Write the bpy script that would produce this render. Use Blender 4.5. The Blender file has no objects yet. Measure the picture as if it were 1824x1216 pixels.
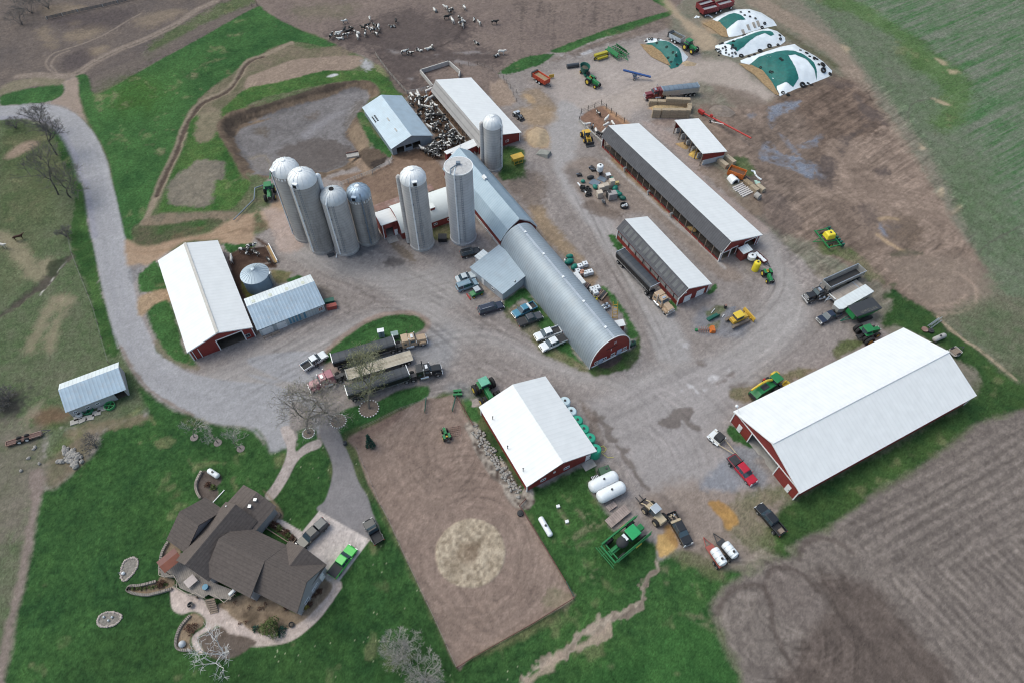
import bpy, bmesh, math, random
import numpy as np
from mathutils import Vector, Matrix
random.seed(7); rng = np.random.default_rng(11)
C = bpy.context.scene.collection
PI = math.pi
# ---------------------------------------------------------------- camera model (solved from the building corners and silos)
F_PX, PITCH, ROLL, CAM_H = 1160.0, 0.634134, 0.0150044, 110.0
_c, _s = math.cos(PITCH), math.sin(PITCH); _cr, _sr = math.cos(ROLL), math.sin(ROLL)
CAMR = Matrix(((1,0,0),(0,_c,-_s),(0,_s,_c))) @ Matrix(((_cr,-_sr,0),(_sr,_cr,0),(0,0,1)))
REG = dict(F=(0,0,1),A1=(0,0,3.8),A2=(440,0,3.8),A3=(880,0,3.8),A4=(1320,0,3.619),A5=(0,300,3.8),A6=(440,240,3.8),A7=(880,280,3.8),A8=(1344,300,3.8),
 B1=(0,600,3.8),B2=(440,540,3.8),B3=(880,600,3.8),B4=(1344,560,3.8),B5=(0,896,3.8),B6=(400,896,3.8),B7=(840,896,3.8),B8=(1280,850,3.322),
 C1=(270,840,5.527),C2=(1040,860,6.08),C3=(1000,270,10.133),C4=(1220,0,6.08),C5=(990,440,5.525),C6=(640,320,8.29),C7=(730,130,7.6),C8=(1230,260,8.684),
 D1=(560,560,7.6),D2=(1320,400,5.529),D3=(930,50,5.365),D4=(1330,640,15.2),D5=(800,660,17.37),D6=(1270,410,12.16),D7=(1230,530,15.2),D8=(250,420,4.93),E1=(560,0,5.067),E2=(700,150,8.106),E3=(1030,180,15.2),E4=(440,640,6.514))
def P(p, h=0.0):                       # survey point (plan sheet position) -> world point at height h
    d = CAMR @ Vector(((p[0]-912)/F_PX, -(p[1]-608)/F_PX, -1.0)); t = -(CAM_H-h)/d.z
    return Vector((d.x*t, d.y*t, h))
def zp(s):
    out=[]; r=(0,0,1)
    for tok in s.split():
        if tok in REG: r=REG[tok]
        else:
            x,y=tok.split(','); out.append((r[0]+float(x)/r[2], r[1]+float(y)/r[2]))
    return out
def W(s, h=0.0): return [P(p,h) for p in zp(s)]
def W1(s, h=0.0): return P(zp(s)[0],h)
def lin(c):
    c=c/255.0
    return c/12.92 if c<=0.04045 else ((c+0.055)/1.055)**2.4
EXPO=1.12
def S(r,g,b): return (lin(r)/EXPO, lin(g)/EXPO, lin(b)/EXPO)
# ---------------------------------------------------------------- camera
cd=bpy.data.cameras.new('camera'); cam=bpy.data.objects.new('camera',cd); C.objects.link(cam)
cd.sensor_fit='HORIZONTAL'; cd.sensor_width=36.0; cd.lens=36.0*F_PX/1824; cd.clip_end=20000; cd.clip_start=1
cam.matrix_world=Matrix.Translation((0,0,CAM_H)) @ CAMR.to_4x4()
bpy.context.scene.camera=cam
# ---------------------------------------------------------------- sky and light
SUN_EL, SUN_AZ = math.radians(56), math.radians(-68)     # azimuth clockwise from +Y (away from the camera)
wd=bpy.data.worlds.new('World'); bpy.context.scene.world=wd; wd.use_nodes=True
nt=wd.node_tree; nt.nodes.clear()
out=nt.nodes.new('ShaderNodeOutputWorld'); bg=nt.nodes.new('ShaderNodeBackground'); sky=nt.nodes.new('ShaderNodeTexSky')
sky.sky_type='NISHITA'; sky.sun_disc=False; sky.sun_elevation=SUN_EL; sky.sun_rotation=SUN_AZ; sky.air_density=1.0; sky.dust_density=4.0; sky.ozone_density=1.0
hs=nt.nodes.new('ShaderNodeHueSaturation'); hs.inputs['Saturation'].default_value=0.9
nt.links.new(sky.outputs[0],hs.inputs['Color']); tn=nt.nodes.new('ShaderNodeMix'); tn.data_type='RGBA'; tn.blend_type='MULTIPLY'; tn.inputs[0].default_value=1; tn.inputs[7].default_value=(.975,1.035,.985,1); nt.links.new(hs.outputs[0],tn.inputs[6]); nt.links.new(tn.outputs[2],bg.inputs[0]); bg.inputs[1].default_value=0.15; nt.links.new(bg.outputs[0],out.inputs[0])
sd=bpy.data.lights.new('sun','SUN'); sd.energy=0.55; sd.angle=math.radians(40); sd.color=(.96,1.0,.97)
so=bpy.data.objects.new('sun',sd); C.objects.link(so)
sv=Vector((math.sin(SUN_AZ)*math.cos(SUN_EL), math.cos(SUN_AZ)*math.cos(SUN_EL), math.sin(SUN_EL)))
so.rotation_euler=sv.to_track_quat('Z','Y').to_euler(); so.location=sv*200
vs=bpy.context.scene.view_settings; vs.view_transform='Standard'; vs.look='None'; vs.gamma=1.0; vs.use_curve_mapping=False; vs.exposure=0.47
# ---------------------------------------------------------------- materials
MATS={}
def mat(name, col, rough=0.6, metal=0.0, var=0.12, scale=1.5, bump=0.0, bscale=8.0, ribs=None, spec=0.4, stain=None, coat=0.0, trans=0.0):
    """procedural surface; ribs=(axis, pitch, depth) makes profiled sheet metal; stain=(colour, scale, amount) adds weathering of its own shape"""
    if name in MATS: return MATS[name]
    m=bpy.data.materials.new(name); m.use_nodes=True; n=m.node_tree.nodes; l=m.node_tree.links
    b=n['Principled BSDF']; b.inputs['Roughness'].default_value=rough; b.inputs['Metallic'].default_value=metal
    b.inputs['Specular IOR Level'].default_value=spec; b.inputs['Coat Weight'].default_value=coat
    tc=n.new('ShaderNodeTexCoord')
    nz=n.new('ShaderNodeTexNoise'); nz.inputs['Scale'].default_value=scale; nz.inputs['Detail'].default_value=5; l.new(tc.outputs['Object'],nz.inputs['Vector'])
    mr=n.new('ShaderNodeMapRange'); mr.inputs[1].default_value=0.25; mr.inputs[2].default_value=0.75; mr.inputs[3].default_value=1-var; mr.inputs[4].default_value=1+var
    l.new(nz.outputs[0],mr.inputs[0])
    mul=n.new('ShaderNodeMix'); mul.data_type='RGBA'; mul.blend_type='MULTIPLY'; mul.inputs[0].default_value=1.0
    mul.inputs[6].default_value=(*col,1); l.new(mr.outputs[0],mul.inputs[7]); last=mul.outputs[2]
    if stain:
        n2=n.new('ShaderNodeTexNoise'); n2.inputs['Scale'].default_value=stain[1]; n2.inputs['Detail'].default_value=6; n2.inputs['Roughness'].default_value=0.7
        mp=n.new('ShaderNodeMapping'); l.new(tc.outputs['Object'],mp.inputs['Vector']); mp.inputs['Scale'].default_value=stain[3] if len(stain)>3 else (1,1,1); l.new(mp.outputs[0],n2.inputs['Vector'])
        m2=n.new('ShaderNodeMapRange'); m2.inputs[1].default_value=0.5; m2.inputs[2].default_value=0.72; m2.inputs[4].default_value=stain[2]; l.new(n2.outputs[0],m2.inputs[0])
        mx=n.new('ShaderNodeMix'); mx.data_type='RGBA'; l.new(m2.outputs[0],mx.inputs[0]); l.new(last,mx.inputs[6]); mx.inputs[7].default_value=(*stain[0],1); last=mx.outputs[2]
    bh=None
    if ribs:
        ax,pitch,depth=ribs[:3]
        w=n.new('ShaderNodeTexWave'); w.wave_type='BANDS'; w.bands_direction=ax; w.wave_profile='SIN'; w.inputs['Scale'].default_value=0.314159/pitch*1.0
        l.new(tc.outputs['Object'],w.inputs['Vector'])
        m3=n.new('ShaderNodeMapRange'); m3.inputs[1].default_value=0.78; m3.inputs[2].default_value=1.0; m3.inputs[3].default_value=1.0; m3.inputs[4].default_value=1-depth; l.new(w.outputs[1],m3.inputs[0])
        mm=n.new('ShaderNodeMix'); mm.data_type='RGBA'; mm.blend_type='MULTIPLY'; mm.inputs[0].default_value=1.0; l.new(last,mm.inputs[6]); l.new(m3.outputs[0],mm.inputs[7]); last=mm.outputs[2]; bh=w.outputs[1]
    l.new(last,b.inputs['Base Color'])
    if bump or bh:
        bp=n.new('ShaderNodeBump'); bp.inputs['Strength'].default_value=bump if bump else 0.2; bp.inputs['Distance'].default_value=0.05
        if bh: l.new(bh,bp.inputs['Height'])
        else:
            n4=n.new('ShaderNodeTexNoise'); n4.inputs['Scale'].default_value=bscale; l.new(tc.outputs['Object'],n4.inputs['Vector']); l.new(n4.outputs[0],bp.inputs['Height'])
        l.new(bp.outputs[0],b.inputs['Normal'])
    MATS[name]=m; return m
bpy.context.scene.cycles.filter_width=1.15
# ---------------------------------------------------------------- ground: one dense sheet painted in world space
_tab=rng.random((256,256)).astype(np.float32)
def vnoise(x,y):
    xi=np.floor(x).astype(np.int64); yi=np.floor(y).astype(np.int64); fx=(x-xi).astype(np.float32); fy=(y-yi).astype(np.float32)
    fx=fx*fx*(3-2*fx); fy=fy*fy*(3-2*fy); xi&=255; yi&=255; x1=(xi+1)&255; y1=(yi+1)&255
    a=_tab[xi,yi]; b=_tab[x1,yi]; c=_tab[xi,y1]; d=_tab[x1,y1]
    return (a+(b-a)*fx)*(1-fy)+(c+(d-c)*fx)*fy
def fbm(x,y,sc,octv=3,off=0.0):
    s=0; amp=1; tot=0; x=x/sc+off*17.3; y=y/sc-off*9.1
    for i in range(octv):
        s=s+amp*vnoise(x+i*37.7,y+i*11.3); tot+=amp; amp*=0.55; x=x*2.03; y=y*2.03
    return (s/tot-0.5)*2.4
def hw(y): return 73+ (y)*0.515            # half width of the dense part at distance y
NX,NY=1000,780
ys=[2.0]
while len(ys)<NY: ys.append(ys[-1]+2*hw(ys[-1])/NX*1.02)
ys=np.array(ys); ys=2+(ys-2)*(252-2)/(ys[-1]-2)
ys=np.concatenate([[-3000,-600,-120,-30,-8],ys,[258,268,285,320,400,700,1500,4000,9000]])
us=np.concatenate([[-60,-20,-8,-3,-1.8,-1.3,-1.1],np.linspace(-1.02,1.02,NX),[1.1,1.3,1.8,3,8,20,60]])
GX=(us[None,:]*hw(np.clip(ys,2,252))[:,None]).astype(np.float64); GY=np.repeat(ys[:,None],len(us),1)
X=GX.ravel(); Y=GY.ravel(); NV=len(X)
N1=fbm(X,Y,45,3); N2=fbm(X,Y,14,3,1); N3=fbm(X,Y,4.5,3,2); N4=fbm(X,Y,1.5,2,3); N5=fbm(X,Y,0.55,1,4)
M3=fbm(X,Y,4.5,3,7); M2=fbm(X,Y,16,3,8); M4=fbm(X,Y,1.7,2,9)
NZ={'1':N1,'2':N2,'3':N3,'4':N4,'5':N5,'m3':M3,'m2':M2,'m4':M4}
COL=np.zeros((NV,3),np.float32); WET=np.zeros(NV,np.float32); GRS=np.zeros(NV,np.float32); HGT=np.zeros(NV,np.float32); CLS=np.zeros(NV,np.int8)
def sstep(t): t=np.clip(t,0,1); return t*t*(3-2*t)
def smooth(pts,closed,n=6):
    p=np.array([(a[0],a[1]) for a in pts]); m=len(p); o=[]
    rgs=range(m) if closed else range(m-1)
    for i in rgs:
        g=lambda k: p[k%m] if closed else p[min(max(k,0),m-1)]
        a,b,c,d=g(i-1),g(i),g(i+1),g(i+2)
        for j in range(n):
            t=j/n; o.append(0.5*((2*b)+(c-a)*t+(2*a-5*b+4*c-d)*t*t+(3*b-a-3*c+d)*t**3))
    if not closed: o.append(p[-1])
    return np.array(o)
def near(p,mg):
    x0,y0=p.min(0)-mg; x1,y1=p.max(0)+mg
    return np.nonzero((X>x0)&(X<x1)&(Y>y0)&(Y<y1))[0]
def segd(ix,a,b):
    d=b-a; L=max(d@d,1e-9); t=np.clip(((X[ix]-a[0])*d[0]+(Y[ix]-a[1])*d[1])/L,0,1)
    return (X[ix]-a[0]-t*d[0])**2+(Y[ix]-a[1]-t*d[1])**2, t
def sdf(p,mg):
    ix=near(p,mg); d2=np.full(len(ix),1e18); ins=np.zeros(len(ix),bool); m=len(p); x=X[ix]; y=Y[ix]
    for i in range(m):
        a,b=p[i],p[(i+1)%m]; q,_=segd(ix,a,b); np.minimum(d2,q,out=d2)
        if a[1]!=b[1]:
            ins^=((a[1]>y)!=(b[1]>y))&(x<(b[0]-a[0])*(y-a[1])/(b[1]-a[1])+a[0])
    d=np.sqrt(d2); d[ins]*=-1; return ix,d
def colour(c,ix):
    if isinstance(c[0],tuple):           # (c1,c2,noise weights) mottled
        t=sum(w*NZ[k][ix] for k,w in c[2].items()); t=np.clip(0.5+0.5*t,0,1)[:,None]
        return np.array(c[0],np.float32)*(1-t)+np.array(c[1],np.float32)*t
    return np.array(c,np.float32)[None,:]
def put(ix,a,c,grass=None,wet=None,h=None,cls=None):
    aa=a[:,None]; COL[ix]=COL[ix]*(1-aa)+colour(c,ix)*aa
    GRS[ix]=GRS[ix]*(1-a)+(grass or 0.0)*a
    WET[ix]=WET[ix]*(1-a)+(wet or 0.0)*a
    if h is not None: HGT[ix]=HGT[ix]*(1-a)+h*a
    if cls is not None: CLS[ix[a>0.5]]=cls
def fill(z,c,fe=0.6,rag=0.7,alpha=1.0,nz={'3':.5,'4':.5,'5':.35},sm=True,brk=None,**k):
    p=np.array([(a.x,a.y) for a in W(z)]) if isinstance(z,str) else z
    if sm: p=smooth(p,True,5)
    ix,d=sdf(p,fe+rag*1.5+0.5)
    d=d+rag*sum(w*NZ[q][ix] for q,w in nz.items())
    a=sstep(0.5-d/fe)*alpha
    if brk: a=a*np.clip(brk[0]+sum(w*NZ[q][ix] for q,w in brk[1].items()),0,1)
    put(ix,a,c,**k); return ix,d
def stroke(z,wd,c,fe=0.4,rag=0.2,alpha=1.0,nz={'3':.5,'4':.5,'5':.35},sm=True,brk=None,**k):
    p=np.array([(a.x,a.y) for a in W(z)]) if isinstance(z,str) else z
    if sm and len(p)>2: p=smooth(p,False,5)
    mx=wd if np.isscalar(wd) else max(wd)
    ix=near(p,mx+fe+rag*2); d=np.full(len(ix),1e9); m=len(p)
    for i in range(m-1):
        q,t=segd(ix,p[i],p[i+1]); w=(wd if np.isscalar(wd) else np.interp((i+t)/(m-1),np.linspace(0,1,len(wd)),wd))*0.5
        np.minimum(d,np.sqrt(q)-w,out=d)
    d=d+rag*sum(w*NZ[q][ix] for q,w in nz.items())
    a=sstep(0.5-d/fe)*alpha
    if brk: a=a*np.clip(brk[0]+sum(w*NZ[q][ix] for q,w in brk[1].items()),0,1)
    put(ix,a,c,**k)
def shade(z,wd,f,fe=0.5,alpha=1.0,sm=True,brk=None):       # multiplies the soil colour (worn or damp line)
    p=np.array([(a.x,a.y) for a in W(z)]) if isinstance(z,str) else z
    if sm and len(p)>2: p=smooth(p,False,5)
    ix=near(p,wd+fe); d=np.full(len(ix),1e9)
    for i in range(len(p)-1): np.minimum(d,np.sqrt(segd(ix,p[i],p[i+1])[0])-wd*0.5,out=d)
    a=sstep(0.5-(d+0.12*NZ['4'][ix])/fe)*alpha
    if brk: a=a*np.clip(brk[0]+sum(w*NZ[q][ix] for q,w in brk[1].items()),0,1)
    COL[ix]*=(1+(np.array(f,np.float32)-1)[None,:]*a[:,None])
def tracks(z,n,spread,f=((.86,.86,.87),(1.1,1.1,1.1)),w=(0.3,0.6),al=(0.3,0.8)):
    p0=smooth(np.array([(a.x,a.y) for a in W(z)]),False,6); t=np.gradient(p0,axis=0); t/=np.linalg.norm(t,axis=1)[:,None]+1e-9; nn=np.stack([-t[:,1],t[:,0]],1)
    for i in range(n):
        o=random.gauss(0,spread*0.5); o2=o+random.gauss(0,spread*0.2); k0=random.randint(0,max(0,len(p0)//3)); k1=random.randint(2*len(p0)//3,len(p0)-1)
        offs=np.linspace(o,o2,len(p0))[:,None]; q=(p0+nn*offs)[k0:k1+1]
        if len(q)<2: continue
        ff=random.choice(f); ww=random.uniform(*w); aa=random.uniform(*al)
        for s_ in (-0.9,0.9): shade(q+nn[k0:k1+1]*s_,ww,ff,0.5,aa,sm=False,brk=(.7,{'3':.6}))
def dirv(z): a,b=W(z); d=np.array([b.x-a.x,b.y-a.y]); return d/np.linalg.norm(d)
def along(z):                         # along/across coordinates of a direction
    d=dirv(z); return X*d[0]+Y*d[1], -X*d[1]+Y*d[0]
G1,G2=S(40,73,33),S(64,92,44)                        # lawn greens
LAWN=(S(40,70,39),S(64,96,51),{'2':.7,'m3':.5,'4':.35,'5':.35})
LAWN2=(S(38,70,34),S(92,108,66),{'2':.5,'m3':.7,'4':.5})
GRASS=(S(42,78,43),S(68,102,56),{'2':.8,'3':.4,'4':.35})
DRYG=(S(96,96,78),S(70,90,54),{'2':.7,'m3':.8,'4':.4})
GRAV=(S(143,138,135),S(162,156,153),{'2':.5,'3':.5,'m4':.5})
DIRT=(S(116,100,92),S(146,129,118),{'2':.6,'3':.6,'4':.4})
BRWN=(S(114,100,95),S(150,135,127),{'2':.6,'m3':.7,'4':.4})
TAN=(S(150,128,106),S(178,152,122),{'3':.6,'4':.6})
MUD=(S(70,62,60),S(94,83,78),{'3':.6,'4':.6})
SLATE=(S(112,112,116),S(136,134,136),{'3':.6,'4':.5})
# base yard
put(np.arange(NV),np.ones(NV,np.float32),(S(131,122,118),S(152,143,140),{'1':.3,'2':.5,'3':.4,'4':.3}))
fill('F 150,130 460,10 600,75 725,165 640,280 480,320 490,390 420,430 230,440 190,300',(S(112,106,88),S(74,92,58),{'3':.8,'4':.5}),fe=1.5,grass=.6,cls=2)
fill('F 560,860 600,760 720,720 860,690 900,780 960,890 1040,1070 1200,1216 1100,1400 500,1400 480,1216',(S(46,74,42),S(100,102,72),{'3':.8,'4':.5}),fe=1.5,grass=1,cls=2)
fill('F 1250,100 1350,-60 2400,-400 3000,300 2400,900 1760,700 1400,440 1240,250',(S(128,117,107),S(112,112,98),{'3':.8,'4':.5}),fe=2,grass=.4,cls=4)
fill('F 1220,980 1400,880 1824,640 2200,560 2600,1800 1000,1600 1180,1040',(S(112,104,96),S(92,100,72),{'3':.8,'4':.5}),fe=2,grass=.5,cls=7)
# --- far left brush land and pasture
fill('F -900,-200 F 480,-60 470,12 300,103 168,166 140,140 112,146 0,178 -900,260',(S(92,84,82),S(112,100,93),{'2':.7,'3':.5,'m4':.4}),fe=3,grass=.5,cls=1)
for z,a in (('A1 420,250 600,170 720,190 560,280',.6),('A1 900,130 1150,70 1250,90 1000,190',.5),('A1 600,340 730,310 700,360 600,390',.7),('A1 240,210 330,190 380,320 300,300',.5),('A1 290,50 480,30 560,60 340,110',.6),('A1 490,155 540,150 540,170 490,172',.9)):
    fill(z,S(140,124,106),fe=4,rag=2,alpha=a)
fill('A1 430,400 560,330 640,390 560,470 420,470',S(76,68,70),fe=4,rag=1,alpha=.7)
fill('A1 330,130 560,90 900,60 800,180 520,200',S(74,66,68),fe=6,rag=2,alpha=.6)
fill('A1 1000,400 1250,240 1500,110 1750,20 1900,-40 1600,-10 1300,130 1050,280',(S(70,90,52),S(96,100,74),{'3':.8,'4':.5}),fe=3,rag=2,alpha=.85,grass=1)
fill('A1 640,620 1000,410 1230,290 1500,170 1740,50 1720,30 1450,140 1180,270 940,390 640,520',S(106,96,90),fe=2,rag=.8,alpha=.8)
stroke('A1 120,520 260,510 420,520 520,500 640,420 800,340 1000,260 1200,160 1330,70 1460,10',(2.6,3.2,2.8,2.6,2.4),S(138,124,114),fe=1.2,rag=.5,alpha=.85)
stroke('A1 520,500 640,425 800,345 1000,265 1200,165',.5,S(100,90,84),fe=.5,alpha=.7)
for o in ('A1 420,510 340,480 310,430 350,370 430,340 540,305 700,240 850,150 960,90','A1 400,520 370,470 345,440 385,380 470,345'):
    stroke(o,.6,S(140,126,116),fe=.6,rag=.2,alpha=.7)
fill('A1 0,655 80,620 250,590 410,565 440,610 400,660 290,700 100,712 0,715',GRASS,fe=1.2,grass=1,cls=2)
fill('A1 -40,640 60,560 240,530 430,540 430,570 250,585 70,625 -40,670',(S(140,126,112),S(118,116,90),{'3':.7,'4':.5}),fe=2,rag=.8,alpha=.8)
fill('F -600,215 A1 0,800 130,800 300,850 380,900 440,980 500,1090 540,1216 A5 600,400 640,560 690,800 740,1000 800,1200 B1 780,20 880,200 960,330 1040,410 940,540 600,620 330,620 280,800 260,1000 B5 240,60 180,500 110,850 30,1216 F -100,1500 -900,1500 -900,215',(S(101,102,84),S(76,94,62),{'2':.8,'m3':.7,'4':.5}),fe=1.5,grass=.7,cls=3)
fill('A1 0,820 180,830 330,900 400,1000 440,1216 A5 380,180 250,330 100,300 0,330',(S(56,80,44),S(94,94,70),{'2':.9,'m3':.6,'4':.4}),fe=6,rag=2,alpha=.85,grass=1)
fill('A5 0,60 120,40 330,200 450,300 420,450 300,420 260,640 180,760 0,860 -300,900 -300,60',(S(70,88,56),S(108,106,84),{'m3':.9,'3':.5,'4':.4}),fe=8,rag=2.5,alpha=.7,grass=1)
fill('A1 350,850 420,900 500,1080 545,1220 A5 580,150 600,330 640,560 690,800 740,1000 810,1240 710,1240 640,980 560,740 495,560 470,440 490,330 500,200 470,60 A1 440,1130 390,1000',(S(38,72,36),S(70,94,52),{'3':.7,'4':.5}),fe=1,rag=.8,grass=1,cls=2)
fill('A1 60,1030 150,970 230,955 260,985 200,1020 110,1060 40,1070',S(146,126,112),fe=2,rag=.6,alpha=.9)
for z,w in (('A5 -20,460 60,500 150,600 220,690 290,720 310,640',3.5),('A5 210,1216 240,1130 330,960 400,880 470,900',2.5),('A5 330,1216 400,1000 420,900',2.0)):
    stroke(z,w,S(150,136,116),fe=2.5,rag=1,alpha=.6)
stroke('A5 -20,1010 90,940 200,850 300,780 360,700 420,640 480,600',(1.2,1.8,2.2,2.6,1.2),S(80,72,68),fe=1.2,rag=.7,alpha=.85,h=-.3)
stroke('A5 270,860 350,750 430,640 480,605',(.4,.5,.6,.3),S(190,184,178),fe=.3,rag=.3,alpha=.9,brk=(.4,{'4':1.2}))
fill('A5 330,640 390,620 440,620 420,660 370,720 320,730',S(58,66,48),fe=1,rag=.5,alpha=.8)
fill('B1 0,380 120,350 190,400 160,500 40,520 -40,480',S(62,58,58),fe=4,rag=2.5,alpha=.85)
fill('B1 320,470 440,500 480,530 330,600 240,590 200,530',S(112,88,72),fe=3,rag=1,alpha=.8)
fill('B1 300,830 430,700 560,650 660,700 640,770 520,900 380,1020 290,1030',(S(120,104,90),S(86,92,64),{'3':.8,'4':.5}),fe=3,rag=1.2,alpha=.9)
fill('B1 330,600 420,600 480,700 360,800 300,830 310,680',LAWN2,fe=2,rag=1,alpha=.8,grass=1)
fill('B1 0,600 250,640 280,760 250,1216 B5 0,300 -100,300 -100,0',(S(124,114,106),S(104,100,86),{'m3':.8,'4':.6}),fe=5,rag=2,alpha=.8,grass=.4)
fill('B1 190,640 150,550 240,440 320,420 200,600',S(150,138,122),fe=2,rag=1.2,alpha=.5)
stroke('B5 245,-200 250,0 205,250 190,400 130,650 60,1000 20,1216 F 0,1320',(2.2,2.2,2.4,2.6),S(132,118,112),fe=1,rag=.4,alpha=.9)
# --- grass west of the yard
fill('A1 510,530 590,515 640,640 800,570 1060,420 1300,290 1740,48 1850,60 A2 330,190 600,300 560,330 300,290 0,430 A1 1824,380 1500,560 1380,680 1280,740 1200,950 1120,1130 1060,1240 A5 1060,150 1000,320 900,400 900,480 830,470 800,300 760,100 750,0 A1 700,1000 640,900 590,800 550,680',GRASS,fe=1.0,rag=.4,grass=1,cls=2)
fill('A1 800,540 1000,520 1150,600 1060,760 820,780 700,660',(S(74,98,36),S(48,84,34),{'3':.8,'4':.4}),fe=12,rag=3,alpha=.45,grass=1)
for z in ('A1 640,640 700,660 690,760 650,730','A1 1060,1000 1120,1000 1100,1050 1050,1030','A1 800,710 880,690 870,720 800,740','A1 760,620 800,640 790,690 760,690','A1 1230,490 1330,500 1300,540','A1 1540,240 1640,220 1620,250'):
    fill(z,S(128,122,96),fe=1.6,rag=1,alpha=.7,brk=(.5,{'4':1}),grass=.6)
# berm / ditch strip around lagoon
fill('A2 0,430 250,300 420,330 620,310 700,330 730,350 480,420 300,430 60,560 0,600 A1 1824,540 1700,660 1500,740 1460,800 1330,700',(S(126,112,98),S(92,92,70),{'3':.7,'4':.5}),fe=1.5,rag=.8,grass=.4)
fill('A2 0,530 120,480 300,410 500,390 760,380 780,440 600,500 450,520 200,590 0,650',(S(134,117,106),S(150,132,118),{'3':.6,'m4':.6}),fe=1.2,rag=.5)
stroke('A2 300,290 120,375 0,425 A1 1560,600 1380,690 1300,780 1240,900 1190,1040 1110,1200 A5 1060,180 980,370',(1.6,2.2,2.4,2.4,2.2,1.6),S(140,126,110),fe=1,rag=.4)
stroke('A2 110,385 0,432 A1 1560,605 1380,695 1300,790 1240,905 1190,1045 1110,1205 A5 1060,185',(.9,1.2,1.2,1.0),S(86,74,66),fe=.7,rag=.3,h=-.2)
fill('A2 0,600 200,560 480,490 560,480 760,480 870,470 950,500 1030,540 1080,640 900,650 890,600 830,560 600,560 300,620 100,670 0,720 A1 1824,730 1640,740 1500,820 1480,900 1600,1080 1640,1216 A5 1660,40 1700,100 1640,200 1560,280 1420,290 1100,300 1060,310 1120,150 A1 1180,1130 1260,960 1300,800 1450,760 1500,740',(S(38,84,38),S(84,104,58),{'3':.7,'4':.4}),fe=1,rag=.5,grass=1,cls=2)
fill('A1 1320,900 1360,760 1480,740 1500,800 1440,940 1340,970',(S(140,126,108),S(112,104,88),{'4':.7,'3':.5}),fe=1.5,rag=.9,alpha=.9)
fill('A1 1270,1140 1340,1080 1500,1100 1515,1150 1500,1216 A5 1470,80 1440,200 1380,260 1160,240 1140,130 1230,20',(S(112,103,96),S(142,130,118),{'4':.7,'3':.5}),fe=1.5,rag=.9,alpha=.9)
fill('A5 960,375 1060,310 1300,300 1600,290 1560,340 1400,390 1100,390',(S(134,116,100),S(110,104,90),{'4':.7}),fe=1.2,rag=.6)
fill('A5 900,410 1100,385 1400,340 1500,370 1250,460 1100,510 940,525 910,480',(S(92,84,70),S(60,88,48),{'3':.8,'4':.5}),fe=1.2,rag=.6,grass=.8)
# lagoon: bank and crust, lowered
BANK='A1 1465,850 1500,800 1560,760 1800,690 A2 0,740 350,640 560,570 760,545 850,560 900,620 880,660 800,690 770,760 760,830 820,950 800,1040 740,1130 600,1170 500,1216 A6 480,270 300,290 150,300 0,260 A1 1700,1230 1640,1190 1560,1040 1480,910'
CRST='A1 1590,880 1640,830 1824,770 A2 0,800 250,710 500,640 690,580 800,590 830,640 810,700 700,820 660,890 720,960 735,1040 680,1070 600,1130 500,1160 A6 420,240 260,270 140,275 40,270 A1 1720,1160 1670,1080 1590,950'
fill(BANK,(S(82,70,62),S(128,110,94),{'3':.7,'4':.6}),fe=1.2,rag=.5,cls=4)
ix,d=sdf(smooth(np.array([(a.x,a.y) for a in W(BANK)]),True,4),2); HGT[ix]-=1.6*sstep((-d-0.3)/4.0)
fill('A1 1500,860 1560,780 1820,700 A2 200,680 560,570 760,550 500,620 0,770 A1 1824,745 1620,810 1570,900',(S(62,54,50),S(82,72,64),{'4':.8}),fe=1,rag=.4,alpha=.85)
fill('A2 760,840 830,950 800,1050 700,1100 740,1040 730,960 680,880',S(140,122,104),fe=1.5,rag=.8,alpha=.7)
fill(CRST,(S(92,87,87),S(124,119,120),{'2':.7,'3':.5,'4':.5}),fe=.8,rag=.5,wet=.25,cls=5)
for z,c,a in (('A2 200,980 480,900 640,930 720,1000 640,1090 460,1150 250,1060',S(86,76,72),.75),('A2 -20,1030 120,1020 160,1090 60,1190 A1 1750,1180 1690,1100 1680,1030',S(120,112,108),.8),('A2 640,800 760,640 800,680 700,830 660,900',S(88,80,76),.7),('A2 60,840 110,840 110,880 60,880',S(92,80,68),.8),('A2 400,900 520,820 620,760 650,720 560,740 430,820 360,880',S(140,136,140),.6),('A2 380,750 480,720 470,760 390,770',S(96,82,72),.6)):
    fill(z,c,fe=2.5,rag=1.8,alpha=a,wet=.3)
stroke('A2 0,1050 100,1020 140,1080 120,1150 60,1190 0,1180',.5,S(134,124,112),fe=.6,rag=.4,alpha=.6)
fill('A2 790,400 830,410 850,470 800,485 770,440',(S(140,136,134),S(168,166,168),{'4':.9}),fe=1.5,rag=1.6,wet=.6)
fill('A2 540,520 590,500 620,510 570,525',S(182,180,180),fe=.8,rag=.3,wet=.8)
fill('A2 880,420 960,480 940,520 870,470',(S(150,138,112),S(110,118,80),{'4':.8}),fe=1,rag=.6,alpha=.8,grass=.6)
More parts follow.
